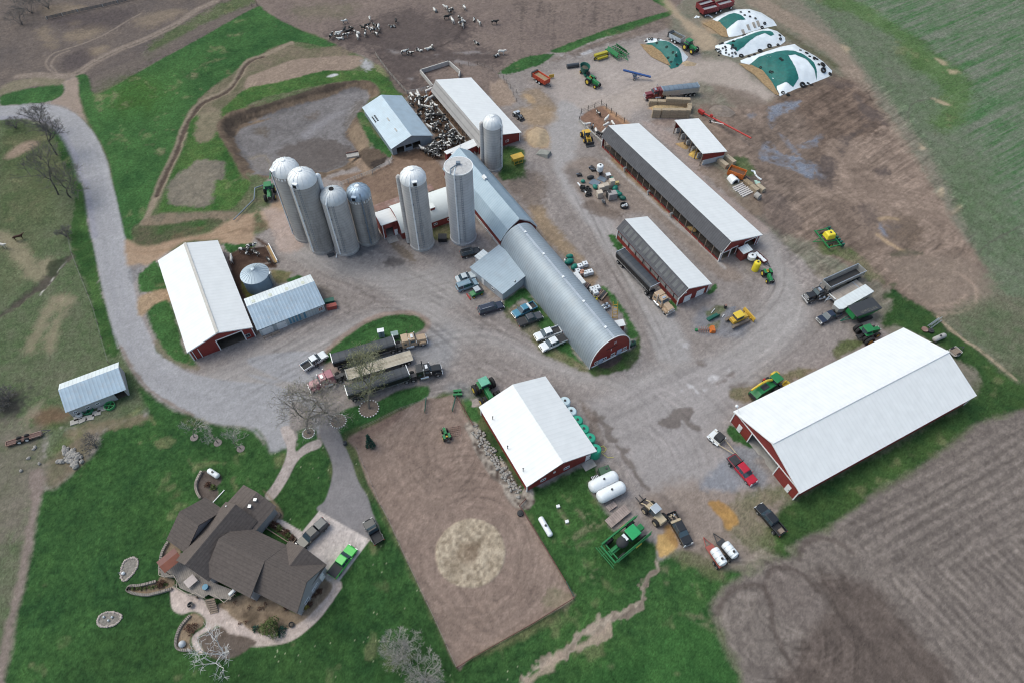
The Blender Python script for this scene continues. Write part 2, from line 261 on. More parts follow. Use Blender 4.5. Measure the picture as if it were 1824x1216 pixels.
# pens behind the silos
fill('A6 550,300 800,240 960,200 1000,120 1280,170 1360,330 1330,380 1060,440 860,520 700,530 640,330',(S(118,98,86),S(138,116,100),{'3':.6,'m4':.6}),fe=1.2,rag=.5,cls=4)
fill('A2 1080,640 1230,600 1500,940 1440,1000 1360,1080 1000,1080 980,1050 1260,940 1060,660',(S(92,74,64),S(112,92,78),{'3':.7,'4':.5}),fe=1,cls=4)
fill('A2 760,1010 930,1010 960,1060 900,1130 840,1160 700,1060',(S(84,72,64),S(104,90,78),{'4':.6}),fe=1.2,rag=.5)
fill('A2 840,1100 960,1060 940,1090 870,1150',S(58,52,50),fe=.8,rag=.4,alpha=.8)
fill('A2 750,780 790,770 830,850 880,920 980,1020 960,1070 850,980 800,900',GRASS,fe=.8,grass=1,cls=2)
fill('A2 680,1050 740,1040 800,1110 860,1180 800,1190',(S(150,128,110),S(130,112,98),{'4':.7}),fe=.6,rag=.3)
# --- cattle lot far side
fill('F 462,10 470,-80 1180,-80 1198,22 1100,55 985,92 890,130 905,150 880,170 850,165 820,150 720,168 690,128 655,105 590,75',(S(110,97,93),S(130,115,107),{'2':.6,'m3':.4,'4':.4}),fe=1,rag=.4,cls=6)
fill('A2 320,60 500,40 700,30 660,110 480,120 360,110',(S(104,102,80),S(122,110,98),{'3':.8}),fe=8,rag=3,alpha=.6)
for z,a in (('A2 560,250 700,170 820,200 900,110 1100,60 1250,120 1500,110 1520,200 1480,290 1300,330 1000,380 860,350',.8),('A2 900,380 1050,340 1500,330 1750,380 1700,440 1450,430 1300,440 1180,510 1220,600 1090,630 1000,520',.85),('A2 1300,200 1500,190 1460,270 1280,260',.6),('A2 560,240 900,230 1000,330 760,330',.6)):
    fill(z,(S(74,64,63),S(88,77,74),{'3':.6,'4':.5}),fe=7,rag=3,alpha=a,wet=.15)
for z in ('A2 930,340 990,340 1050,360 1000,370','A2 1400,360 1520,345 1640,360 1500,375','A2 1340,410 1430,400 1560,440 1520,450','A2 1200,390 1290,370 1280,390 1210,400','A2 1090,530 1130,530 1130,545 1095,545'):
    fill(z,S(140,132,132),fe=1.5,rag=1,alpha=.6,wet=.7,brk=(.5,{'4':1.2}))
stroke('A2 1470,190 1400,270 1300,320 1180,350',1.0,S(66,58,58),fe=1.2,rag=.5,alpha=.6)
for i in range(60):
    x0=random.uniform(1000,1900); y0=random.uniform(-10,60); fill(np.array([(a.x,a.y) for a in W('A3 %f,%f %f,%f %f,%f'%(x0-930,y0+random.uniform(0,300),x0-915,y0+10,x0-905,y0+5))]),S(90,80,76),fe=1.5,rag=1,alpha=.35,sm=False)
fill('A3 40,490 180,400 380,365 395,385 330,430 190,480 90,505',GRASS,fe=.8,grass=1,cls=2)
fill('A3 400,340 600,260 860,170 1100,100 1180,70 1080,10 1060,-40 1130,-40 1210,60 1200,100 1080,150 900,220 700,270 520,350 420,360',GRASS,fe=.9,rag=.4,grass=1,cls=2)
for z in ('A3 450,370 560,350 520,385 460,395','A3 560,375 650,335 680,345 600,385'):
    fill(z,S(168,164,166),fe=1,rag=.6,wet=.9,brk=(.6,{'4':.9}))
fill('A3 390,400 700,280 900,210 1180,120 1200,190 1000,250 760,300 480,400',(S(92,80,76),S(124,108,98),{'4':.8,'3':.5}),fe=2.5,rag=1,alpha=.8)
tracks('A3 420,400 700,290 900,220 1150,150',8,4,f=((.75,.75,.75),(1.12,1.1,1.08)))
# --- right hand fields
fill('F 1340,-60 1400,-20 1470,40 1560,150 1640,250 1700,360 1740,480 1700,540 1720,600 1800,640 1824,650 2300,800 3000,300 2400,-300 1500,-300',(S(110,112,99),S(86,104,76),{'1':.4,'2':.5,'3':.4,'4':.5}),fe=4,rag=2,grass=.8,cls=7)
al,ac=along('A8 1200,400 1824,40')
bandn=fbm(al/30,ac*0.55,1.0,3,5); bandf=fbm(al/9,ac*2.6,1.0,2,6)
ix,d=sdf(smooth(np.array([(a.x,a.y) for a in W('F 1500,-60 1560,20 1640,110 1700,180 1740,260 1790,360 1840,440 2300,700 3000,300 2400,-300 1600,-300')]),True,4),12)
a=sstep(0.5-(d+6*N2[ix])/16); t=np.clip(0.42+0.45*bandn[ix]+0.5*bandf[ix]+.25*N4[ix],0,1)
tgt=np.array(S(113,117,104),np.float32)*(1-t[:,None])+np.array(S(70,104,66),np.float32)*t[:,None]
COL[ix]=COL[ix]*(1-a[:,None])+tgt*a[:,None]
stroke('A4 620,20 760,60 900,150 1060,240 1140,330 1240,430 1360,520 1390,620 1370,720 1300,800',(9,9,7,8,12,9,7,6),(S(70,102,50),S(86,108,66),{'3':.8,'4':.6}),fe=5,rag=2.5,alpha=.75,grass=1)
fill('A4 1060,280 1180,330 1260,430 1120,470 1020,380',(S(76,104,56),S(90,108,70),{'3':.8}),fe=6,rag=2,alpha=.5,grass=1)
for z,a in (('A4 1235,640 1275,645 1350,680 1300,680',.8),('A4 1240,370 1330,410 1300,425',.7),('A4 1340,450 1410,465 1350,480',.7),('A4 1150,930 1190,960 1160,970',.7),('A4 640,290 700,310 690,350 650,330',.6),('A8 1360,280 1400,250 1380,290 1340,300',.4),('A8 1240,140 1280,140 1280,190 1230,190',.6)):
    fill(z,S(176,156,132),fe=1.5,rag=.8,alpha=a)
for o in ('A4 570,170 590,110 680,130','A4 1080,790 1080,720 1120,660 1240,640','A4 1030,600 1020,500 940,440','A8 1380,680 1480,600 1600,500 1824,380','A8 1340,560 1420,500 1500,440'): stroke(o,.5,S(88,84,78),fe=.6,rag=.2,alpha=.5)
fill('F 1360,-30 1420,40 1530,150 1600,240 1660,330 1700,420 1720,500 1640,470 1600,330 1540,230 1500,150 1440,80 1350,20',(S(126,114,100),S(112,110,94),{'3':.7,'4':.5}),fe=5,rag=2,alpha=.8,grass=.4)
stroke('F 1290,-60 1345,0 1420,45 1480,85 1525,140 1560,200 1610,270 1650,340',(9,8,7,6,5,4,3),(S(150,133,120),S(132,118,106),{'3':.7,'4':.5}),fe=3,rag=1.2,alpha=.9,cls=4)
stroke('A4 130,150 280,220 400,300 540,380 600,430',3,(S(96,84,76),S(80,88,58),{'3':.8}),fe=2,rag=1,alpha=.8)
tracks('F 1345,0 1420,45 1480,85 1525,140 1560,200 1610,270',9,5)
# muddy ground right
fill('F 1240,190 1320,190 1440,165 1490,140 1530,150 1570,210 1640,300 1700,400 1750,480 1700,560 1640,570 1590,520 1500,470 1440,430 1370,400 1320,320 1260,230',(S(110,95,86),S(148,129,117),{'2':.6,'m3':.8,'4':.5}),fe=2.5,rag=1.2,cls=4)
fill('A4 250,560 560,480 760,560 920,760 800,900 600,900 500,1000 540,1158 100,1100 0,900 100,700',(S(78,66,60),S(118,100,89),{'3':.9,'4':.8}),fe=5,rag=2,alpha=.9)
fill('F 1290,230 1340,190 1420,200 1450,260 1440,330 1400,370 1350,340 1310,300',(S(98,86,79),S(138,121,111),{'3':.8,'4':.7}),fe=5,rag=2,alpha=.75)
al2,ac2=along('A4 100,1000 800,600')
rut=fbm(al2/9,ac2*1.1,1.0,3,12)
ix=near(np.array([(a.x,a.y) for a in W('F 1330,150 1700,560 1330,420 1600,160')]),0); 
wmask=sstep((fbm(X[ix],Y[ix],18,2,21)+.5)/0.8)
COL[ix]*=(1+0.30*rut[ix]*wmask+.22*fbm(al2[ix]/3,ac2[ix]*2.8,1,2,13)*wmask)[:,None]; HGT[ix]+=.10*rut[ix]*wmask
for z,a in (('A4 180,690 280,660 400,650 340,710 230,760 200,830 180,780',.9),('A4 160,910 260,990 380,1010 420,1060 480,1100 460,1158 330,1100 220,1060 120,1020',.95),('A4 370,940 470,900 500,930 420,960',.9),('A4 250,870 300,900 380,1000 340,990',.8),('A4 430,1040 500,1080 550,1150 500,1158',.9),('A4 40,740 100,730 90,760 50,770',.6),('A8 830,400 870,375 930,430 920,470 860,440',.95),('A8 930,380 990,390 980,420 940,405',.6),('A4 480,880 520,870 510,900 470,905',.8)):
    fill(z,(S(94,96,108),S(132,136,148),{'3':.7}),fe=1.2,rag=1.2,alpha=a,wet=.95,brk=(.75,{'4':.9,'3':.5}))
for z,a in (('A4 640,900 720,860 800,830 820,800 740,880 680,960 640,1000',.7),('A4 500,1030 580,1010 600,1070 560,1130',.8),('A4 720,600 820,680 900,740 930,800 880,780 790,760',.7),('A8 0,60 120,150 200,200 330,360 200,450 60,380 -60,330',.55),('A8 380,80 500,0 540,130 470,130',.6),('A4 560,500 700,540 780,570 660,570 540,540',.5),('A4 870,1090 930,1080 940,1120 890,1120',.8),('A8 700,260 800,250 830,360 760,400',.5)):
    fill(z,(S(76,66,64),S(98,85,80),{'4':.8}),fe=2.5,rag=1.6,alpha=a,wet=.3)
# ring of wheel marks in the bare lot and turning rings
def rings(z,r0,r1,per,amp,elx=1.0,fe=3,seed=0):
    c=W1(z); dx=(X-c.x)/elx; dy=(Y-c.y); r=np.sqrt(dx*dx+dy*dy); ix=np.nonzero((r>r0-fe)&(r<r1+fe))[0]
    th=np.arctan2(dy[ix],dx[ix]); w=sstep((r[ix]-r0)/fe+.5)*sstep((r1-r[ix])/fe+.5)
    n=fbm(r[ix]/per*2+seed*7,th*2.2+50+seed,1.0,2,seed); COL[ix]*=(1+.62*amp*n*w*np.clip(.75+.9*M3[ix],0.1,1.4))[:,None]
rings('A8 960,440',6,24,.9,.32,1.5,4,1); rings('A8 1230,830',8,19,.7,.22,1.4,5,2); rings('A8 60,330',8,22,.8,.3,1.3,5,3)
fill('A8 930,330 1050,330 1150,420 1100,520 990,520 920,470',(S(112,96,84),S(92,80,72),{'4':.7}),fe=3,rag=1.2,alpha=.7)
stroke('A8 830,450 930,520 1010,560',1.0,S(170,146,120),fe=1,rag=.4,alpha=.8); stroke('A8 850,345 900,335 960,345',.9,S(160,138,114),fe=.8,rag=.4,alpha=.8)
stroke('A8 940,590 1030,570 1120,575',1.6,S(82,80,66),fe=1.4,rag=.8,alpha=.8)
fill('A8 900,640 1100,610 1350,600 1560,700 1640,880 1500,970 1250,1000 1160,930 1050,840',(S(122,108,99),S(140,124,112),{'3':.7,'4':.5}),fe=6,rag=2,alpha=.85)
stroke('A8 1180,935 1360,915 1430,860',.8,S(158,138,124),fe=1,rag=.4,alpha=.7); stroke('A8 1250,990 1420,970 1500,900 1490,800 1400,720',.9,S(158,138,124),fe=1,rag=.4,alpha=.7)
# yard roads
ROADC=(S(151,146,145),S(163,157,156),{'2':.3,'3':.2,'m4':.3})
fill('A3 520,720 700,560 900,420 1100,380 1250,420 1500,400 1640,430 1750,530 1900,640 1800,700 1500,580 1300,560 1150,640 960,760 820,860 760,900 580,760',(S(158,146,138),S(176,162,154),{'2':.5,'3':.5,'m4':.4}),fe=4,rag=1.2,alpha=.9,cls=8)
fill('A3 360,560 440,480 700,420 900,330 1000,300 1150,420 1100,520 900,600 640,700 520,800 500,900 430,700',(S(154,143,138),S(172,160,154),{'2':.5,'3':.5,'m4':.4}),fe=4,rag=1.2,alpha=.9,cls=8)
fill('A3 1500,580 1640,600 1760,640 1840,700 1700,760 1600,700 1520,640',(S(112,98,90),S(130,115,106),{'4':.7}),fe=3,rag=1,alpha=.8)
fill('A3 1450,730 1560,710 1640,760 1600,800 1500,790',(S(96,86,80),S(120,106,98),{'4':.7}),fe=2,rag=1,alpha=.8)
fill('A3 1160,-20 1250,80 1330,150 1420,200 1500,260 1500,330 1400,340 1320,220 1240,130 1140,20',(S(160,142,122),S(176,156,134),{'3':.7,'4':.5}),fe=3,rag=1,alpha=.85,cls=8)
fill('A3 1400,150 1500,130 1560,170 1590,240 1480,230',TAN,fe=2,rag=.8,alpha=.8)
fill('F 1000,180 975,240 985,290 1010,350 1060,420 1110,500 1150,570 1175,640 1230,640 1200,560 1150,480 1095,400 1045,330 1025,270 1050,215',ROADC,fe=2.5,rag=.7,cls=8)
fill('F 1335,400 1375,420 1400,470 1430,520 1440,570 1390,630 1320,690 1260,760 1200,760 1100,700 1040,680 960,650 900,620 840,610 780,640 720,660 560,690 380,720 330,690 420,640 520,600 620,570 700,545 650,500 560,480 500,430 560,420 640,470 740,480 800,470 830,520 800,560 900,600 1010,650 1090,670 1140,660 1180,650 1260,640 1330,580 1370,520 1360,460',(S(149,143,141),S(160,154,152),{'2':.3,'3':.2,'m4':.3}),fe=5,rag=1.2,alpha=.9,cls=8)
fill('F 1140,680 1330,640 1330,740 1290,760 1310,850 1240,860 1180,900 1150,880 1090,790 1050,720',(S(144,138,137),S(158,151,150),{'2':.4,'3':.3,'m4':.3}),fe=4,rag=1.2,alpha=.9,cls=8)
fill('F 1150,880 1250,860 1400,890 1400,960 1330,1010 1270,1000 1190,980 1160,930',(S(132,118,110),S(150,136,127),{'3':.7,'4':.5}),fe=4,rag=1.2,alpha=.9)
fill('A7 480,60 620,0 760,40 900,140 1060,290 1200,420 1400,560 1580,720 1700,820 1500,800 1100,420 900,380 720,390 600,290 520,160',(S(128,115,108),S(146,132,123),{'3':.7,'4':.5}),fe=2.5,rag=.8,alpha=.9)
stroke('A7 760,10 900,140 1060,290 1200,420 1400,590 1560,750',1.0,S(166,160,158),fe=.6,rag=.3,alpha=.85,cls=9)
stroke('A7 830,20 960,140 1100,270 1240,390 1400,520 1530,650',3.0,(S(134,110,82),S(152,126,94),{'4':.8}),fe=1.4,rag=.6,alpha=.9)
fill('A7 590,320 700,300 860,390 800,420 700,400 620,360',(S(98,86,80),S(122,108,99),{'4':.8}),fe=1.5,rag=.8,alpha=.7)
fill('A7 500,90 560,80 580,140 520,170',S(112,104,101),fe=2,rag=.6,alpha=.7)
fill('A7 230,330 330,340 400,450 520,600 640,720 560,700 470,660 300,500',(S(132,114,96),S(160,138,112),{'4':.8,'3':.4}),fe=2,rag=1,alpha=.9)
fill('A7 20,130 200,90 340,130 330,290 230,340 130,250 60,180',(S(106,94,88),S(128,114,104),{'4':.8}),fe=3,rag=1.2,alpha=.8)
fill('A7 60,60 180,80 200,130 100,150',LAWN2,fe=2,rag=1.2,alpha=.8,grass=1)
fill('A3 220,880 320,860 370,930 370,1000 260,1000 210,940',TAN,fe=1.5,rag=.8,alpha=.95,cls=4)
fill('A3 170,640 300,600 430,740 330,740 230,700',(S(128,112,98),S(150,130,108),{'4':.8}),fe=2,rag=1,alpha=.8)
fill('A3 200,640 260,650 280,700 230,690',TAN,fe=1,rag=.5,alpha=.9)
fill('A3 150,750 330,720 420,780 330,860 200,830',(S(142,122,100),S(160,136,110),{'4':.8}),fe=3,rag=1,alpha=.8)
fill('A3 0,560 60,540 140,660 150,700 60,720 0,700 A2 1640,560',(S(140,122,110),S(156,138,124),{'3':.7}),fe=1.2)
fill('A3 60,1010 200,1020 210,1150 120,1216 40,1200',LAWN2,fe=1.5,rag=.8,grass=1)
fill('A3 590,790 720,720 800,760 900,840 760,860 740,900 700,880 620,840',(S(142,112,96),S(120,94,80),{'4':.8}),fe=.8,rag=.3,cls=4)
fill('A3 740,720 860,790 930,850 900,850 820,810',S(176,138,108),fe=1,rag=.4,alpha=.8)
fill('A3 1000,820 1190,900 1320,1060 1440,1120 1400,1216 1250,1050 1120,940',(S(152,136,130),S(168,152,146),{'3':.7}),fe=2,rag=.8,alpha=.8)
fill('A3 1060,820 1180,790 1240,800 1190,860 1100,850',(S(134,116,108),S(150,130,120),{'4':.7}),fe=1.5,rag=.8,alpha=.7)
fill('A3 1080,710 1280,700 1310,735 1200,750 1070,745',S(196,156,116),fe=.8,rag=.4,alpha=1)
fill('A3 1580,1090 1700,1060 1760,1160 1700,1180',LAWN2,fe=1.5,rag=.8,alpha=.8,grass=1)
fill('A7 1380,80 1500,60 1580,150 1640,260 1760,280 1824,330 1780,400 1600,280 1460,160',(S(112,98,88),S(138,120,106),{'4':.8,'3':.4}),fe=2,rag=1,alpha=.8)
stroke('A7 1180,0 1400,170 1600,320 1824,490',2.8,(S(150,134,128),S(164,148,142),{'3':.6}),fe=1.2,rag=.3,alpha=.8,cls=8)
# the paved road on the left
fill('A1 0,720 150,706 300,705 430,735 530,785 590,850 640,910 690,1010 730,1110 750,1216 A5 750,60 790,220 830,400 850,480 880,640 910,810 940,960 990,1080 1060,1216 B1 1060,60 1140,150 1260,230 1400,270 1600,300 1900,300 B2 0,380 480,330 440,540 0,480 480,650 520,700 560,800 470,880 420,720 300,680 280,960 160,1010 130,930 60,850 0,840 B1 1800,700 1740,620 1600,600 1450,585 1200,490 1060,400 960,310 900,230 840,120 780,0 A5 800,1216 740,1010 690,800 650,600 620,450 590,260 560,80 A1 540,1190 500,1080 460,980 400,900 320,840 200,805 0,812 F -700,260 -700,215',(S(149,147,150),S(160,158,161),{'2':.3,'3':.2,'m4':.3}),fe=.8,rag=.15,cls=8)
tracks('A1 0,765 250,760 420,810 530,900 600,1040 640,1216 A5 660,60 700,300 740,560 790,800 850,1030 930,1216 B1 930,130 1080,260 1300,380 1550,460 1824,520',10,5,f=((.93,.93,.94),(1.06,1.06,1.06)),w=(.6,1.3))
stroke('A1 0,800 200,795 320,830 400,890 470,990 520,1110 550,1216 A5 580,100 610,280 640,460',(1.6,1.6),S(140,138,150),fe=1.2,alpha=.6)
stroke('B1 820,60 900,220 1000,340 1120,430 1300,530',.6,S(128,110,96),fe=.7,rag=.4,alpha=.7)
fill('A1 430,560 520,530 530,640 560,760 590,830 530,780 440,720 340,700 420,650 440,600',(S(156,138,128),S(140,126,114),{'4':.7}),fe=1,rag=.4,cls=8)
fill('A5 850,490 940,525 1060,520 1200,480 1400,440 1600,330 1824,260 A6 300,240 350,360 330,560 170,640 60,520 A5 1700,510 1500,500 1490,480 1250,500 1070,620 980,660 870,660',(S(152,128,108),S(172,148,126),{'3':.7,'4':.5}),fe=1.5,rag=.5,cls=8)
tracks('A5 860,560 1060,560 1300,480 1560,420 1824,340',9,4,f=((.78,.76,.74),(1.1,1.08,1.06)))
for z in ('A5 1150,470 1280,410 1420,380 1280,470','A5 1500,440 1700,400 1824,400 1700,440','A6 60,540 170,560 140,640 20,600'): fill(z,S(112,92,76),fe=1.2,rag=.8,alpha=.6,brk=(.6,{'4':1}))
fill('A6 100,500 250,520 330,640 380,740 330,790 220,790 180,660',(S(176,158,150),S(160,140,130),{'4':.8}),fe=2,rag=.8,alpha=.85)
fill('A5 880,660 980,660 930,740 920,830 880,740',SLATE,fe=1.2,alpha=.7)
# grass islands
fill('A5 940,720 1000,660 1065,635 1130,810 960,840 935,800',GRASS,fe=.9,grass=1,cls=2)
fill('A5 960,860 1130,820 1160,900 1010,960 950,1000 930,920',TAN,fe=1.2,rag=.5,alpha=.95)
fill('A5 1010,960 1150,905 1240,1216 B1 1280,110 1330,190 1300,210 1230,200 1150,160 1060,80 A5 1060,1160 1020,1060',GRASS,fe=1,rag=.4,grass=1,cls=2)
stroke('B1 1050,30 1130,130 1250,195 1340,205',.9,S(130,118,104),fe=.8,rag=.5,alpha=.8)
fill('A5 1510,515 1640,515 1720,510 1700,545 1560,570',GRASS,fe=.6,grass=1,cls=2)
fill('A5 1550,600 1640,540 1824,530 A6 60,700 140,780 200,900 60,880 A5 1824,640 1660,700 1640,800 1720,850 1660,900 1600,830 1560,680',(S(68,52,46),S(88,70,60),{'4':.7,'3':.4}),fe=.8,rag=.4,cls=4)
fill('A6 160,920 300,930 260,1000 200,1010',(S(150,126,106),S(80,96,56),{'3':.9,'4':.4}),fe=1,rag=.5)
fill('A6 270,980 340,950 370,970 300,1000',GRASS,fe=.7,rag=.4,grass=1)
fill('A6 430,1080 490,1020 570,1050 600,1130 540,1150',(S(136,126,120),S(120,112,106),{'4':.8}),fe=.7,rag=.3)
fill('A5 1640,760 1700,750 1760,850 1700,900 1660,880',(S(80,74,48),S(96,100,50),{'4':.8}),fe=.7,rag=.5,grass=.7)
fill('B2 600,270 700,200 850,110 1000,75 1120,75 1200,110 1210,160 1160,200 1000,270 760,350 560,400 500,405 530,340',GRASS,fe=.7,rag=.3,grass=1,cls=2)
stroke('B2 500,405 560,300 700,190 850,100 1000,65 1130,70 1220,120 1210,180 1150,220',1.1,S(150,130,120),fe=.8,rag=.3,alpha=.8)
fill('B2 560,400 640,420 620,480 520,460',S(142,126,118),fe=1,rag=.4,alpha=.9)
fill('B2 600,850 590,760 700,700 850,680 1000,600 1200,555 1240,600 1200,650 1000,720 850,790 700,850 630,880',GRASS,fe=.7,rag=.3,grass=1,cls=2)
fill('B2 330,940 340,860 440,840 480,920 400,970 330,1000',GRASS,fe=.6,grass=1,cls=2)
fill('B2 1330,640 1380,610 1420,620 1400,660 1340,665',LAWN2,fe=.6,rag=.4,grass=1)
fill('B2 1460,660 1510,640 1590,780 1520,820',GRASS,fe=.5,grass=1,cls=2)
fill('B2 1500,640 1565,630 1600,700 1530,690',S(166,154,150),fe=.4,sm=False,cls=9)
fill('B2 1330,560 1480,540 1560,630 1500,650 1430,640',SLATE,fe=2,alpha=.7)
fill('B2 1100,260 1350,180 1380,400 1200,430 1120,330',(S(134,134,138),S(152,150,152),{'3':.6,'4':.4}),fe=5,rag=1.2,alpha=.7)
fill('A6 600,860 800,760 900,780 1000,820 1050,900 880,900 700,960 560,900',(S(118,116,118),S(140,136,136),{'3':.6,'4':.4}),fe=4,rag=1.2,alpha=.65)
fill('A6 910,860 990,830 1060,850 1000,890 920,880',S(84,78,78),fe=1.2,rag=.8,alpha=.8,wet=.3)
fill('A6 980,730 1100,790 1150,860 1080,840 1000,780',S(112,98,84),fe=1.5,rag=.8,alpha=.7)
fill('A6 670,830 760,740 880,740 900,760 820,800 720,840',(S(84,86,92),S(110,110,114),{'4':.8}),fe=.8,rag=.5,alpha=.85,wet=.4)
fill('A6 1250,640 1380,600 1390,690 1340,720 1260,700',(S(84,92,58),S(112,102,84),{'4':.8}),fe=.8,rag=.5,grass=.7)
fill('A6 1560,900 1640,940 1680,1080 1640,1100 1580,980',S(150,138,128),fe=.8,alpha=.7)
fill('A7 60,1000 120,930 200,890 240,940 300,1060 400,1140 420,1170 300,1080 200,960 90,1050',GRASS,fe=.9,rag=.5,grass=1,cls=2)
fill('A7 170,1000 320,1000 460,1180 B3 460,50 430,110 280,40 B2 1740,80 1780,30',(S(50,82,44),S(132,118,102),{'3':.7,'4':.6}),fe=1.2,rag=.7,alpha=.9,grass=.9)
fill('A7 230,920 300,1000 420,1140 480,1216 B3 560,120 640,215 600,215 500,160 430,90 A7 300,1120',GRASS,fe=1,rag=.6,grass=1,cls=2)
fill('B3 250,0 430,90 540,150 640,210 620,240 500,190 330,110',(S(70,96,50),S(130,118,98),{'3':.9,'4':.5}),fe=1,rag=.5,grass=.8)
fill('B3 640,215 760,130 920,90 960,20 985,0 990,110 920,210 820,245 680,265',(S(84,72,68),S(64,90,48),{'3':.9,'m4':.6}),fe=.8,rag=.5,grass=.6)
fill('B3 690,190 800,130 860,120 840,180 760,210',(S(70,62,60),S(94,84,80),{'4':.9}),fe=.6,rag=.4)
fill('A7 720,890 760,880 860,1000 960,1160 970,1216 900,1216 880,1080 760,960',GRASS,fe=.8,rag=.5,grass=1,cls=2)
fill('A7 770,540 810,530 890,640 860,650',GRASS,fe=.6,grass=1,cls=2)
fill('A7 1180,960 1250,1010 1220,1040 1170,1000',GRASS,fe=.6,grass=1,cls=2); fill('A7 1440,920 1490,860 1510,890 1470,930',GRASS,fe=.6,grass=1,cls=2)
fill('A7 500,660 640,740 700,820 640,880 530,740',(S(130,112,96),S(146,126,108),{'4':.8}),fe=.9,rag=.5)
fill('A7 690,930 760,930 800,1010 720,980',(S(80,64,56),S(100,82,70),{'4':.8}),fe=.7,rag=.4)
fill('A7 1360,1080 1420,1030 1560,1010 1640,1060 1700,1100 1680,1216 1480,1216 1360,1180',(S(118,118,124),S(138,136,140),{'3':.6,'4':.5}),fe=2,rag=.8,alpha=.9)
for z in ('A7 1440,1060 1500,1010 1570,1010 1520,1080','A7 1450,1140 1530,1110 1510,1170'): fill(z,(S(82,96,56),S(118,108,94),{'4':.9}),fe=.8,rag=.5,alpha=.85,grass=.7)
# worn, wet and stained places of the yard
for z,a in (('B3 660,500 690,495 720,530 755,540 740,570 780,600 805,620 790,660 840,690 830,715 770,700 740,620 700,570 665,565',.9),('B3 820,720 870,745 920,750 910,780 890,800 950,850 960,890 920,890 875,840 850,780',.9),('B3 935,900 965,900 1010,980 1055,1020 1040,1040 990,1000 940,930',.9),('B3 1115,575 1180,540 1230,480 1350,485 1320,560 1390,600 1400,635 1330,620 1270,560 1260,600 1200,620 1130,600',.85)):
    fill(z,(S(94,84,80),S(112,102,97),{'4':.7}),fe=.5,rag=.35,alpha=a,wet=.5)
fill('B3 1105,1050 1180,1080 1250,1150 1290,1216 1200,1216 1120,1100',(S(108,98,94),S(122,110,104),{'4':.7}),fe=.8,rag=.4,alpha=.9,wet=.2)
fill('B3 590,440 680,520 720,640 760,780 700,740 620,560',(S(108,96,90),S(128,114,106),{'4':.7}),fe=1.5,rag=.6,alpha=.8)
for z in ('B3 1450,280 1480,260 1520,270 1500,295 1460,300','B3 1280,50 1310,40 1300,75','B3 1310,40 1340,35 1335,60','B3 1300,310 1350,330 1385,380 1340,385 1320,340','B3 1255,355 1285,360 1270,375','B3 1410,350 1440,345 1425,370','B3 1590,220 1615,185 1625,200 1600,230'): fill(z,S(196,192,194),fe=.7,rag=.7,alpha=.75,brk=(.55,{'4':1.2}))
for z in ('B3 1510,310 1560,285 1560,300 1520,325','B3 1570,260 1630,240 1610,265','B3 1370,170 1410,160 1430,190 1380,195','B3 1600,330 1700,300 1720,330 1640,370'): fill(z,S(100,88,82),fe=1,rag=.5,alpha=.6)
al3,ac3=along('B3 1000,500 1824,100'); st=fbm(al3/14,ac3*0.9,1.0,3,31); ix=near(np.array([(a.x,a.y) for a in W('F 980,640 1400,500 1420,900 1150,900')]),0)
ix=ix[CLS[ix]==8]; COL[ix]*=(1+.13*st[ix])[:,None]
tracks('F 1220,880 1180,800 1140,730 1090,690 980,655 860,600',10,8); tracks('F 1390,440 1430,520 1420,590 1340,670 1220,770',14,9); tracks('F 1010,200 985,270 1010,350 1080,450 1150,560 1190,650 1250,740',14,7)
tracks('F 860,600 760,540 640,480 520,420',12,9); tracks('F 380,720 560,660 740,600 850,600 980,660',12,8); tracks('F 720,640 800,600 820,560 760,520 650,480',8,8); tracks('F 330,690 430,650 560,590 660,550 760,540',10,7)
tracks('F 1010,200 1080,150 1180,110 1260,60 1230,0',10,9); tracks('F 1010,210 1100,180 1260,160 1340,180',8,8); tracks('F 1220,880 1260,940 1330,1000',8,10); tracks('F 1180,700 1300,640 1420,560 1440,480',8,10)
for z,n,sp in (('F 560,690 700,640 860,600 1000,660',14,12),('F 640,480 760,540 880,620 1010,680 1120,690',16,14),('F 1240,650 1340,590 1400,520 1400,440',14,12),('F 520,420 600,480 700,500 800,480',10,12),('F 1130,720 1200,780 1230,860',12,16),('F 1020,320 1070,420 1140,540 1190,640',12,7),('F 420,700 560,620 680,560 780,590',12,9)):
    tracks(z,n,sp,f=((.76,.75,.74),(1.17,1.16,1.16),(.84,.84,.84)),w=(.3,.6),al=(.4,.9))
# machinery shed apron, grass belt, lower fields
fill('B3 1600,760 1740,730 1824,820 B4 20,1000 100,1110 0,1216 B3 1780,1000 1560,1040 1400,1000 1540,840',(S(126,128,136),S(144,144,150),{'3':.6,'4':.4}),fe=2,rag=.8,alpha=.9)
fill('B3 1580,640 1620,600 1760,740 1700,740 1620,700',GRASS,fe=.6,grass=1,cls=2)
fill('B4 -150,510 100,440 280,370 420,370 250,460 0,590 -150,570',(S(88,96,66),S(142,122,108),{'3':.9,'4':.5}),fe=1,rag=.6,grass=.7)
fill('B4 540,230 650,170 740,190 640,250 560,290',(S(84,96,60),S(116,106,92),{'3':.9}),fe=1,rag=.6,grass=.7)
fill('F 1420,890 1400,900 1350,960 1400,990 B8 420,400 560,330 700,260 870,150 B4 760,1216 1060,1060 1500,740 1824,640 F 1900,700 2100,760 2100,640 F 1824,650 B4 1780,460 1500,220 1240,20 A8 1180,960 1000,860 920,790 960,790 880,870 940,900 860,1050 B4 1000,90 1300,250 1500,540 320,1216',(S(36,66,36),S(70,92,50),{'2':.6,'m3':.6,'4':.4}),fe=1.5,rag=.8,grass=1,cls=2)
fill('A8 440,500 590,520 700,580 820,680 780,760 700,680 560,590 450,580',(S(76,96,54),S(130,114,100),{'3':.9,'4':.5}),fe=1.5,rag=1,alpha=.85,grass=.8)
